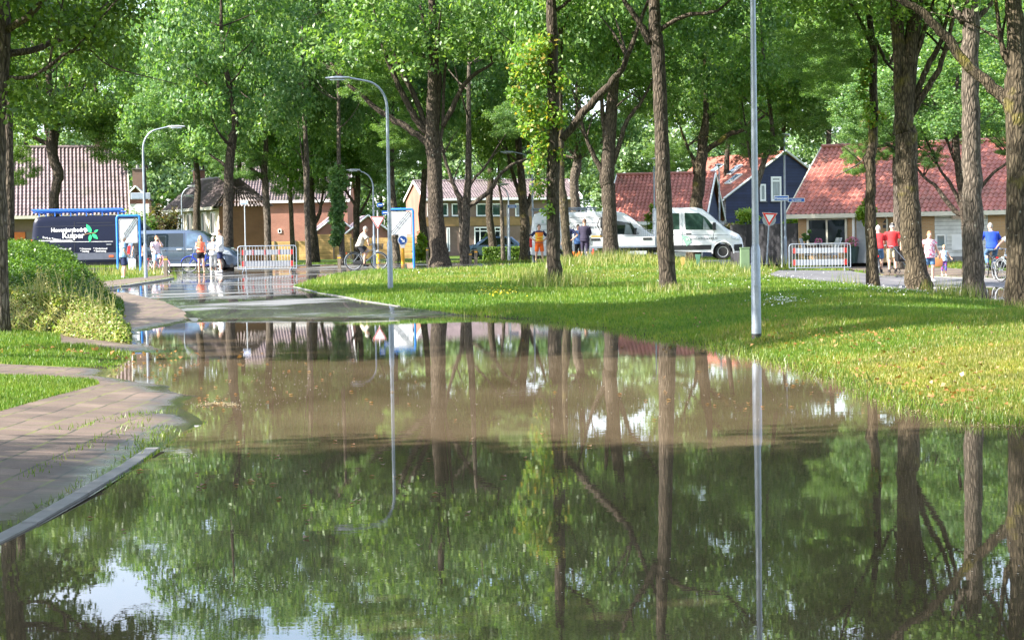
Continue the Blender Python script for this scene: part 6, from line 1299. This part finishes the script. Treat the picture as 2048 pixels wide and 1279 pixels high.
k = MB(); k.bevbox((0, 0, .62), (.36, .14, .32), .05); k.tube([(-.12, 0, .78), (-.05, 0, 1.0), (.05, 0, 1.0), (.12, 0, .78)], .012, 6); o = k.build('shoulder_bag', pmat('tan_leather', (.42, .17, .06), .5), None, smooth=True); o.location = base(1875, 59.5); tag(o, 'tan bag hanging between the woman and the child', 'bag')
bb_ = base(1982, 59.5); bicycle('dark electric bicycle seen from behind under the cyclist in blue', bb_, R(92), BK['black'], r=.36)
person('cyclist in a royal blue shirt and jeans riding away', rider_loc(bb_, R(92)), R(182), 1.84, dict(RIDE, elL=(.31, -.34, 1.24), elR=(-.31, -.34, 1.24)), hair='grey', shirt='royal', sleeve=.85, shirt_t=.06, bottom='denim', leg=1.9, shoes='charcoal', group=GCYC, loose=.035)
k = MB(); k.bevbox((0, 0, .42), (.34, .16, .34), .03); o = k.build('pannier', K['black'], None, smooth=True); o.location = bb_ + Vector((.26, -.45, .12)); tag(o, 'black pannier on the rear of the electric bicycle', 'bag')
bb_ = base(2026, 62); bicycle('bicycle under the cyclist in white at the right edge', bb_, R(112), BK['grey'], r=.36)
person('cyclist in a white shirt reaching a hand to the left, partly behind the edge trunk', rider_loc(bb_, R(112)), R(202), 1.74, dict(RIDE, elR=(-.28, -.36, 1.22), elL=(.46, -.20, 1.28), wrL=(.66, -.16, 1.12)), hair='brown', shirt='white', sleeve=.7, bottom='denim', leg=.9, shoes=None, group=GCYC, loose=.03)
b = base(1806, 56); pu = empty('pushchair', b, R(100), 'dark pushchair glimpsed left of the thick dark oak', 'pushchair')
k = MB(); k.bevbox((0, 0, .5), (.36, .5, .10), .02); k.bevbox((0, .22, .75), (.36, .08, .5), .02); k.build('seat', K['black'], pu); k = MB(); [k.tube([(sd * .22, -.35, .12), (sd * .2, .1, .6), (sd * .2, .45, 1.0)], .014, 6) for sd in (-1, 1)]; k.tube([(-.2, .45, 1.0), (.2, .45, 1.0)], .016, 6); k.build('frame', M['galv'], pu)
for x_, y_ in ((-.22, -.32), (.22, -.32), (-.24, .3), (.24, .3)): k = MB(); k.tube([(x_, y_ + .1 * math.cos(a), .11 + .1 * math.sin(a)) for a in np.linspace(0, 6.28, 14, endpoint=False)], .018, 5, closed=True); k.build('wheel', M['tyre'], pu)
# terrace furniture before the bungalow
def garden_chair(label, px, s, rz):
    c = empty('garden_chair', base(px, s), rz, label, 'chair', 'garden chairs'); k = MB(); k.bevbox((0, 0, .44), (.54, .52, .06), .015); k.build('seat', M['signgrey'], c)
    k = MB(); k.box((-.34, 0, .84), (.05, .5, .78), ry=R(-22)); k.build('backrest', M['galvlight'], c)
    for sd in (-1, 1):
        k = MB(); k.tube([(-.28, sd * .27, .64), (.28, sd * .27, .62)], .022, 6); k.build('armrest', M['galvlight'], c)
        for x_ in (-.24, .24): k = MB(); k.tube([(x_ * 1.1, sd * .26, -.05), (x_, sd * .26, .62)], .018, 6); k.build('leg', M['galv'], c)
garden_chair('reclining grey garden chair left of the terrace table', 1622, 43.5, R(-20)); garden_chair('grey garden chair with tilted back right of the terrace table', 1660, 43.5, R(200))
b = base(1640, 43.5); t = empty('garden_table', b, R(-15), 'dark garden table between the two chairs', 'table'); k = MB(); k.bevbox((0, 0, .74), (1.3, .8, .05), .01); k.build('table_top', M['plastic'], t)
for x_ in (-.55, .55):
    for y_ in (-.3, .3): k = MB(); k.tube([(x_, y_, -.05), (x_, y_, .72)], .025, 6); k.build('leg', M['plastic'], t)
def flowerpot(label, px, s, r, h, zb, matp, fl, n=90, fr=.22):
    b = base(px, s) + Vector((0, 0, zb)); p = empty('flower_pot', b, 0, label, 'plant pot'); k = MB(); k.rings([(0, 0, 0, r * .7, r * .7), (0, 0, h, r, r), (0, 0, h + .02, r * .9, r * .9)], 16); k.build('pot', matp, p, smooth=True)
    g = np.random.default_rng(int(px)); C = unit(g.normal(size=(n, 3))) * g.uniform(.3, 1, (n, 1)) * fr + [0, 0, h + fr * .6]; V, Fc = leaf_arrays(C, unit(g.normal(size=C.shape) + [0, -.5, .5]), .09, .07, g); rawmesh('leaves', V, Fc, M['leaf'], p, nper=4)
    C = unit(g.normal(size=(n, 3))) * fr * 1.02 * [1, 1, .8] + [0, 0, h + fr * .75]; V, Fc = leaf_arrays(C, unit(g.normal(size=C.shape) + [0, -.5, .5]), .08, .08, g); rawmesh('flowers', V, Fc, fl, p, nper=4)
pink = pmat('pink_petals', (.72, .18, .36), .6)
flowerpot('pot of pink flowers on the terrace table', 1637, 43.5, .12, .16, .77, M['plastic'], pink, 60, .16)
flowerpot('large dark planter with pink flowers beside the bungalow door', 1704, 42.6, .34, .72, 0, pmat('dark_glazed_pot', (.03, .06, .05), .3), pink, 120, .30)
# things by the workmen's feet
b = base(1152, 47); k = MB(); [k.tube([(-.3 + .1 * i, 0, .02), (-.2 + .12 * i, .05, .35 + .1 * (i % 2))], [.07, .05], 8) for i in range(5)]; o = k.build('equipment_bag', K['orange'], None, smooth=True); o.location = b; tag(o, 'heap of orange equipment in the grass by the workmen', 'equipment')
b = base(1187, 46); k = MB(); k.tube([(0, 0, -.05), (0, 0, .42)], [.10, .08], 10); k.tube([(0, 0, .42), (0, 0, .55)], [.05, .03], 8); o = k.build('extinguisher', M['red'], None, smooth=True); o.location = b; tag(o, 'small red canister under the rear of the flatbed', 'canister')
# ---------------------------------------------------------------- hedges, shrubs, grass
def noise2(x, y, sc_=1.0, seed=0):
    return (np.sin(x * 1.3 * sc_ + seed) * np.cos(y * 1.7 * sc_ + seed * 2) + np.sin(x * 2.9 * sc_ - y * 1.1 * sc_ + seed * 3) * .6 + np.sin(y * 3.7 * sc_ + x * .7 * sc_ + seed) * .4) / 2.0
def yf(X): return 34.0 + 1.2 * (-6.6 - X)
def hedge_h(X, Y):
    d = Y - yf(X); r = np.clip((X + 12.4) / (12.4 - .192 * Y), 0, 1); n = noise2(X, Y, 1.2, 1) * .08 + noise2(X, Y, 3.1, 4) * .05
    front = (.62 + n) * sstep(0, .8, d) * (1 - r ** 7) ** .5
    tot = (1.48 + n * .8) * (1 - r ** 2.6) * (1 - .8 * sstep(.72, 1, r))
    w = sstep(1.0, 4.4, d)
    return (front * (1 - w) + tot * w) * (1 - sstep(10, 14, d))
def hedge_obj(name, label, d0, d1, mat, core, nleaf, size, seed, spread=.0):
    g = np.random.default_rng(seed); X = g.uniform(-15, -6.2, nleaf * 6); Y = yf(X) + d0 + (d1 - d0) * g.uniform(0, 1, X.size) ** .8
    h = hedge_h(X, Y); k = h > .04; X, Y, h = X[k][:nleaf], Y[k][:nleaf], h[k][:nleaf]; e = .06
    gx_ = (hedge_h(X + e, Y) - hedge_h(X - e, Y)) / (2 * e); gy_ = (hedge_h(X, Y + e) - hedge_h(X, Y - e)) / (2 * e)
    N = unit(np.c_[-gx_, -gy_, np.ones_like(X)] ); steep = np.sqrt(gx_ ** 2 + gy_ ** 2)
    Z = zfun(X, Y) + h * np.where(steep > .6, g.uniform(.05, 1, X.size), 1) + g.normal(0, .05 + spread, X.size)
    C = np.c_[X, Y, Z] + N * g.uniform(-.08, .05, (X.size, 1))
    V, Fc = leaf_arrays(C, unit(N + g.normal(size=C.shape) * .6), size, size * .62, g)
    root = empty(name, (-9, 38, 0), 0, label, 'hedge'); off = np.array([-9, 38, 0])
    rawmesh('foliage', V - off, Fc, M[mat], root, nper=4)
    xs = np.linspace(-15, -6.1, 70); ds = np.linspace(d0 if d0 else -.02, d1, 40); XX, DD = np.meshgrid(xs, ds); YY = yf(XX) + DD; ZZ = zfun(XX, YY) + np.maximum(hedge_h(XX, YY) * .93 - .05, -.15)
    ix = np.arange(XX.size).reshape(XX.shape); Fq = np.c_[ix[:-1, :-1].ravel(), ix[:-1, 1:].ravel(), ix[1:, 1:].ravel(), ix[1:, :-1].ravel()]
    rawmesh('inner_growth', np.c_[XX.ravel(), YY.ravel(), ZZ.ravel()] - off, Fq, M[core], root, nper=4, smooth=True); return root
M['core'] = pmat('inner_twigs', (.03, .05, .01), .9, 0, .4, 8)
M['core_dry'] = pmat('dry_twigs', (.11, .10, .03), .9, 0, .4, 8)
hedge_obj('clipped_hedge', 'big dark green mounded hedge on the left rising to the trunks', 1.3, 13, 'hedge', 'core', 150000, .062, 3)
wild = hedge_obj('wild_hedge', 'pale overgrown dry front of the hedge above the left lawn', 0, 1.7, 'dry', 'core_dry', 60000, .065, 4, .03)
g = np.random.default_rng(9)
def stalks(n, X, Y, Z, h, mat, name, parent=None, wd=.012, lean=.25, head=.12, off=(0, 0, 0)):
    an = g.uniform(0, 2 * math.pi, n); le = g.uniform(.02, lean, n) * h; b = np.c_[X, Y, Z]; t = b + np.c_[np.cos(an) * le, np.sin(an) * le * .5, h]; m_ = b * .45 + t * .55; m_[:, 2] += .04 * h
    q = np.array([1, 0, 0]) * wd; V = np.concatenate([b - q / 2, b + q / 2, m_ + q / 2, m_ - q / 2, t], 1).reshape(n, 5, 3)
    V = V.reshape(-1, 3); ix = np.arange(n)[:, None] * 5; Fc = np.concatenate([ix + [0, 1, 2], ix + [0, 2, 3], ix + [3, 2, 4]], 0)
    o = rawmesh(name, V - np.array(off), Fc, mat, parent); return t
# dry twigs and seed heads on the hedge
n = 900; X = g.uniform(-11.5, -7.2, n); Y = yf(X) + g.uniform(.1, 1.5, n); Z = zfun(X, Y) + hedge_h(X, Y) * g.uniform(.3, .95, n)
stalks(n, X, Y, Z, g.uniform(.15, .35, n), M['seedhead'], 'dry_stems', wild, .012, 1.6, off=(-9, 38, 0))
n = 70; X = g.uniform(-9.2, -7.0, n); Y = yf(X) + g.uniform(.5, 1.4, n); Z = zfun(X, Y) + hedge_h(X, Y) * .7; hh = g.uniform(.4, .95, n)
t = stalks(n, X, Y, Z, hh, M['seedhead'], 'tall_grass', None, .012, .35); stuff(bpy.data.objects['tall_grass']); bpy.data.objects['tall_grass']['label'] = 'tall pale seeding grass standing out of the hedge front'
C = np.repeat(t, 10, 0) + np.c_[g.normal(0, .012, (n * 10, 2)), -g.uniform(0, .22, n * 10)]; V, Fc = leaf_arrays(C, unit(g.normal(size=C.shape)), .045, .018, g); stuff(rawmesh('seed_heads', V, Fc, M['seedhead'], nper=4))
def shrub(label, px, s, zc, r, rz, n, mat, name='shrub', L=.16, stems=4, trunk=False, dx=0):
    b = base(px, s); root = empty(name, b, 0, label, 'shrub'); gg = np.random.default_rng(int(px * 7 + n))
    k = max(5, int(r * 14)); cc = unit(gg.normal(size=(k, 3))) * gg.uniform(.4, .9, (k, 1)) * [r, r, rz]; i = gg.integers(0, k, n)
    C = cc[i] + unit(gg.normal(size=(n, 3))) * gg.uniform(.2, 1, (n, 1)) * [r * .42, r * .42, rz * .36] + [dx, 0, zc]; C[:, 2] = np.maximum(C[:, 2], .03)
    V, Fc = leaf_arrays(C, unit(unit(C - [0, 0, zc]) * .6 + [0, -.1, .5] + gg.normal(size=C.shape) * .5), L, L * .6, gg, .2); rawmesh('foliage', V, Fc, M[mat], root, nper=4)
    k = MB()
    if trunk: k.tube([(0, 0, -.1), (0, 0, zc)], .035, 8)
    else:
        for j in range(stems): a = 2 * math.pi * j / stems; k.tube([(.08 * math.cos(a), .08 * math.sin(a), -.1), (r * .5 * math.cos(a), r * .5 * math.sin(a), zc + rz * .3)], [.03, .012], 6)
    k.build('stems', M['bark'], root, fix=False); return root
shrub('bright yellow-green upright bush left of the big forking oak', 848, 36, 1.05, .65, 1.05, 1900, 'leaf_bright', L=.17)
shrub('yellow-green bush in front of the terraced house windows', 984, 30, .9, .55, .8, 1100, 'leaf_bright', L=.2)
shrub('dark round bush beside the yellow-green bush at the terraced house', 967, 29.5, .7, .6, .75, 900, 'leaf_dark', L=.2)
shrub('leafy green bush behind the left zone sign', 283, 33, 2.0, 1.5, 1.5, 3200, 'leaf', L=.2)
shrub('brownish spreading conifer in front of the cream building', 330, 33, 2.0, 1.35, 1.8, 2800, 'leaf_copper', L=.2)
shrub('low green bush under the brown conifer', 318, 33, 1.2, 1.0, 1.2, 1500, 'leaf_dark', L=.2)
shrub('yellow-green shrub above the dark board fence', 1488, 35, 2.1, .95, .8, 1900, 'leaf_bright', L=.16)
shrub('greyish pink shrub behind the truck bonnet', 1462, 36, 1.35, .8, .6, 1500, 'leaf_copper', L=.14)
shrub('small leafy climber above the dark fence right of the yield sign', 1580, 38, 1.95, .5, .35, 700, 'leaf_bright', L=.14)
shrub('clipped bright green ball tree in front of the bungalow door', 1735, 45.5, 2.25, .62, .75, 2600, 'leaf_bright', 'ball_tree', L=.15, trunk=True)
shrub('small round potted ball plant at the bungalow window corner', 1612, 43, 1.35, .26, .26, 600, 'leaf', 'ball_plant', L=.09, trunk=True)
shrub('pale green sapling in front of the flatbed headboard', 1303, 36, 2.3, .5, .9, 900, 'leaf_bright', L=.15)
b0, b1 = base(966, 33.5), base(1072, 33.5); lh = empty('low_hedge', b0, 0, 'low clipped hedge left of the white van', 'hedge'); Lh = b1.x - b0.x
n = 9000; gg = np.random.default_rng(21); C = np.c_[gg.uniform(0, Lh, n), gg.uniform(-.45, .45, n), gg.uniform(.02, .74, n)]; f = gg.random(n) < .6; C[f, 1] = -.45 + gg.normal(0, .04, f.sum()); q = gg.random(n) < .35; C[q, 2] = .74 + gg.normal(0, .04, q.sum())
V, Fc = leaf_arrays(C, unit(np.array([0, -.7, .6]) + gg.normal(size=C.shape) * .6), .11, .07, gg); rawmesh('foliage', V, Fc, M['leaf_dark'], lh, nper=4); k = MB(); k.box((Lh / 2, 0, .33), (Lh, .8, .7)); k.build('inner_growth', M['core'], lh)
# ---- lawns
def sample(n, y0, y1, pw, xlim=None, seed=0):
    gg = np.random.default_rng(seed); u = gg.uniform(0, 1, n)
    Y = (y0 ** (1 - pw) + u * (y1 ** (1 - pw) - y0 ** (1 - pw))) ** (1 / (1 - pw)); X = gg.uniform(-.285, .40, n) * Y
    d1, d2 = sdf(FL1, X, Y), sdf(FL2, X, Y); d = np.minimum(d1, d2); k = (d > -.02) & (inroad(X, Y) > -.02 + .0 * Y)
    return X[k], Y[k], d[k]
def blades(name, X, Y, h, w, mat, lean=.45, seed=0, parent=None):
    gg = np.random.default_rng(seed); n = len(X); Z = zfun(X, Y) - .01; an = gg.uniform(0, 2 * math.pi, n); le = gg.uniform(.05, lean, n) * h
    yaw = gg.uniform(-.9, .9, n); q = np.c_[np.cos(yaw), np.sin(yaw), np.zeros(n)] * (w[:, None] / 2); b = np.c_[X, Y, Z]
    t = b + np.c_[np.cos(an) * le, np.sin(an) * le, h]; V = np.stack([b - q, b + q, t], 1).reshape(-1, 3)
    o = rawmesh(name, V, np.arange(n * 3).reshape(-1, 3), mat, parent); return o
X, Y, d = sample(1100000, 14, 112, 1.35, seed=1)
P_ = noise2(X, Y, .45, 2) + .5 * noise2(X, Y, 1.5, 5)
dryness = .6 * np.exp(-np.maximum(Y - 24, 0) / 7) * (X > 0) + .25 * P_ + .22 * (Y > 60)
gg = np.random.default_rng(5); rnd = gg.uniform(-.25, .25, X.size)
cls = np.where(dryness + rnd > .36, 1, np.where(dryness + rnd < -.06, 2, 0))
hgt = (.024 + .0009 * Y + .05 * np.clip(P_, 0, 1) * (Y > 30)) * gg.uniform(.6, 1.5, X.size); wdt = .006 + .00042 * Y * gg.uniform(.7, 1.3, X.size)
hgt *= np.where(d < .6, .8, 1)
kd = (d > .35) | (gg.random(X.size) < .45 + .3 * noise2(X, Y, 2.5, 7)); X, Y, d, cls, hgt, wdt = X[kd], Y[kd], d[kd], cls[kd], hgt[kd], wdt[kd]
left = X < -4
for nm, sel in (('grass', ~left), ('verge_grass', left)):
    for c, mt in ((0, 'grass'), (1, 'grass_dry'), (2, 'grass_lush')):
        k = sel & (cls == c)
        if nm == 'verge_grass' and c == 1: mt = 'grass'
        if k.sum(): stuff(blades(nm, X[k], Y[k], hgt[k], wdt[k], M[mt], seed=c + 3))
M['tallpale'] = leafmat('tall_pale_grass', [(.16, .22, .04), (.25, .28, .08), (.36, .34, .15), (.45, .40, .22)], .35)
# taller unmown grass round trunks, posts and the crest of the lawn
tx, ty, th = [], [], []
for px, s, n, rr, hh in ((1112, 71, 900, .9, .34), (1140, 50, 700, 1.0, .34), (1339, 79, 600, .6, .2), (1227, 47, 900, 1.0, .42), (1300, 48, 900, 1.6, .34), (1190, 48, 700, 1.2, .34), (882, 45, 600, .9, .26), (1840, 78, 1100, .8, .34), (1950, 86, 900, .8, .3), (1747, 76, 600, .6, .28), (2036, 97, 300, .5, .16),
                         (1060, 60, 500, .9, .3), (1400, 50, 700, 2.2, .3), (720, 60, 500, 1.0, .22), (680, 66, 300, .8, .18), (1560, 45, 700, 1.6, .5), (1600, 46, 500, 1.2, .45), (275, 46, 900, 1.4, .4), (320, 48, 300, .6, .3), (225, 47, 500, 1.5, .3), (1700, 62, 500, 1.4, .26), (1640, 58, 500, 1.6, .24), (640, 41, 500, 1.5, .3), (560, 43, 400, 2, .25), (960, 42, 500, 2.0, .3), (1020, 40, 500, 2, .32), (1480, 55, 400, .7, .26)):
    b = base(px, s); a = gg.normal(0, rr * .6, (n, 2)) * [1, 1.3]; tx += list(b.x + a[:, 0]); ty += list(b.y - .2 + a[:, 1]); th += list(hh * 1.35 * gg.uniform(.4, 1.2, n))
tx, ty, th = map(np.array, (tx, ty, th)); k = (inroad(tx, ty) > 0) & (np.minimum(sdf(FL1, tx, ty), sdf(FL2, tx, ty)) > 0); tx, ty, th = tx[k], ty[k], th[k]
f = gg.random(len(tx)) < .45
stuff(blades('unmown_grass', tx[f], ty[f], th[f], .012 + .0002 * ty[f], M['grass'], .5, 31)); stuff(blades('unmown_grass', tx[~f], ty[~f], th[~f], .012 + .0002 * ty[~f], M['tallpale'], .5, 32))
# grass poking out of the water edge and between the slabs
P1 = arr(FL1[17:]); 
def alongedge(lst, n, sp, seed):
    gg = np.random.default_rng(seed); q = arr(lst); i = gg.integers(0, len(q) - 1, n); t = gg.uniform(0, 1, (n, 1)); p = q[i] * (1 - t) + q[i + 1] * t; return p + gg.normal(0, sp, (n, 2))
e = alongedge(pz([(1060, 640), (1150, 649), (1240, 661), (1300, 676), (1420, 691), (1500, 714), (1600, 738), (1700, 768), (1780, 803), (1900, 838), (2048, 852)]), 2600, .16, 3)
stuff(blades('edge_grass', e[:, 0], e[:, 1], gg.uniform(.05, .16, len(e)), np.full(len(e), .014), M['grass'], .7, 33))
e = np.concatenate([alongedge([(x - .2, y) for x, y in kp[:6]], 130, .03, 4), alongedge(pz([(250, 895), (330, 862), (300, 850)], .04), 160, .10, 5), alongedge(pz([(120, 870), (260, 835), (330, 815)], .04), 160, .06, 6), alongedge(pz([(395, 812), (450, 806)], 0), 60, .06, 7), alongedge(pz([(40, 960), (200, 880), (300, 840)], .04), 140, .04, 8)])
stuff(blades('joint_weeds', e[:, 0], e[:, 1], gg.uniform(.02, .075, len(e)), np.full(len(e), .012), M['grass'], .9, 34))
def specks(name, pts, zoff, L, mat, seed, up=1.0):
    gg = np.random.default_rng(seed); P = arr(pts); Z = zfun(P[:, 0], P[:, 1]) if zoff is None else None
    C = np.c_[P, (np.maximum(Z, 0) + .05 + gg.uniform(0, .04, len(P))) if Z is not None else np.full(len(P), zoff)]
    V, Fc = leaf_arrays(C, unit(np.array([0, 0, up]) + gg.normal(size=C.shape) * (.35 if zoff is None else .02)), L, L * .8, gg); return stuff(rawmesh(name, V, Fc, mat, nper=4))
def patch(px, py, sx, sy, n, seed, z=.2):
    gg = np.random.default_rng(seed); o = []
    for a, b in zip(gg.normal(px, sx, n), gg.normal(py, sy, n)): p = Gz(a, b, z); o.append((p.x, p.y))
    return o
fl = sum([patch(1565, 617, 30, 4, 160, 1), patch(1790, 596, 50, 5, 120, 2), patch(1640, 592, 70, 6, 50, 3), patch(1450, 578, 90, 8, 60, 4), patch(1250, 560, 60, 8, 40, 5), patch(900, 556, 60, 6, 80, 6, .35), patch(1550, 560, 60, 6, 80, 12)], [])
specks('clover_flowers', fl, None, .045, M['white'], 2); specks('yellow_flowers', patch(1000, 583, 24, 3, 170, 7, .35), None, .05, pmat('buttercup', (.75, .6, .03), .5), 3)
fl = sum([patch(1760, 750, 130, 26, 150, 8, .1), patch(1680, 688, 120, 10, 90, 9, .1), patch(1920, 790, 80, 20, 60, 10, .1), patch(1350, 645, 120, 10, 30, 13, .15)], [])
fl = [q for q in fl if float(sdf(FL1, np.array([q[0]]), np.array([q[1]]))[0]) > .15]
specks('fallen_leaves', fl, None, .06, leafmat('dead_leaf', [(.20, .10, .04), (.30, .17, .07), (.26, .12, .05), (.40, .26, .14)], .2), 4, .8)
fl = sum([patch(60 + 260, 712, 60, 4, 20, 14, .04), patch(120, 712, 80, 5, 30, 15, .05)], []); specks('fallen_leaves', fl, None, .08, bpy.data.materials['dead_leaf'], 6, .8)
fo = sum([patch(1200, 800, 400, 24, 130, 20, 0), patch(560, 770, 60, 24, 90, 21, 0), patch(900, 1140, 300, 26, 90, 22, 0), patch(440, 808, 40, 6, 80, 23, 0), patch(480, 1170, 90, 12, 110, 25, 0), patch(1900, 1110, 120, 20, 70, 26, 0), patch(370, 912, 18, 4, 40, 27, 0)], [])
fo = [p for p in fo if float(sdf(FL1, np.array([p[0]]), np.array([p[1]]))[0]) < -.03]
specks('floating_bubbles', fo, .004, .013, M['white'], 5, 1)

db = sum([patch(430, 800, 30, 10, 25, 40, 0), patch(600, 760, 120, 30, 30, 41, 0), patch(1500, 780, 200, 40, 40, 42, 0), patch(700, 950, 250, 60, 50, 43, 0), patch(1300, 690, 150, 14, 25, 44, 0), patch(330, 735, 40, 20, 30, 45, 0)], [])
db = [q for q in db if float(sdf(FL1, np.array([q[0]]), np.array([q[1]]))[0]) < -.02]
specks('floating_leaves', db, .006, .05, bpy.data.materials['dead_leaf'], 8, 1)
e = alongedge(pz([(395, 812), (440, 806), (470, 812)], 0), 160, .05, 9); e2 = alongedge(pz([(1500, 716), (1600, 740), (1700, 770), (1780, 806), (1900, 841), (2048, 856)]), 500, .12, 10)
specks('scum_line', [tuple(q) for q in np.concatenate([e, e2])], .007, .03, pmat('scum', (.30, .25, .15), .8), 12, 1)
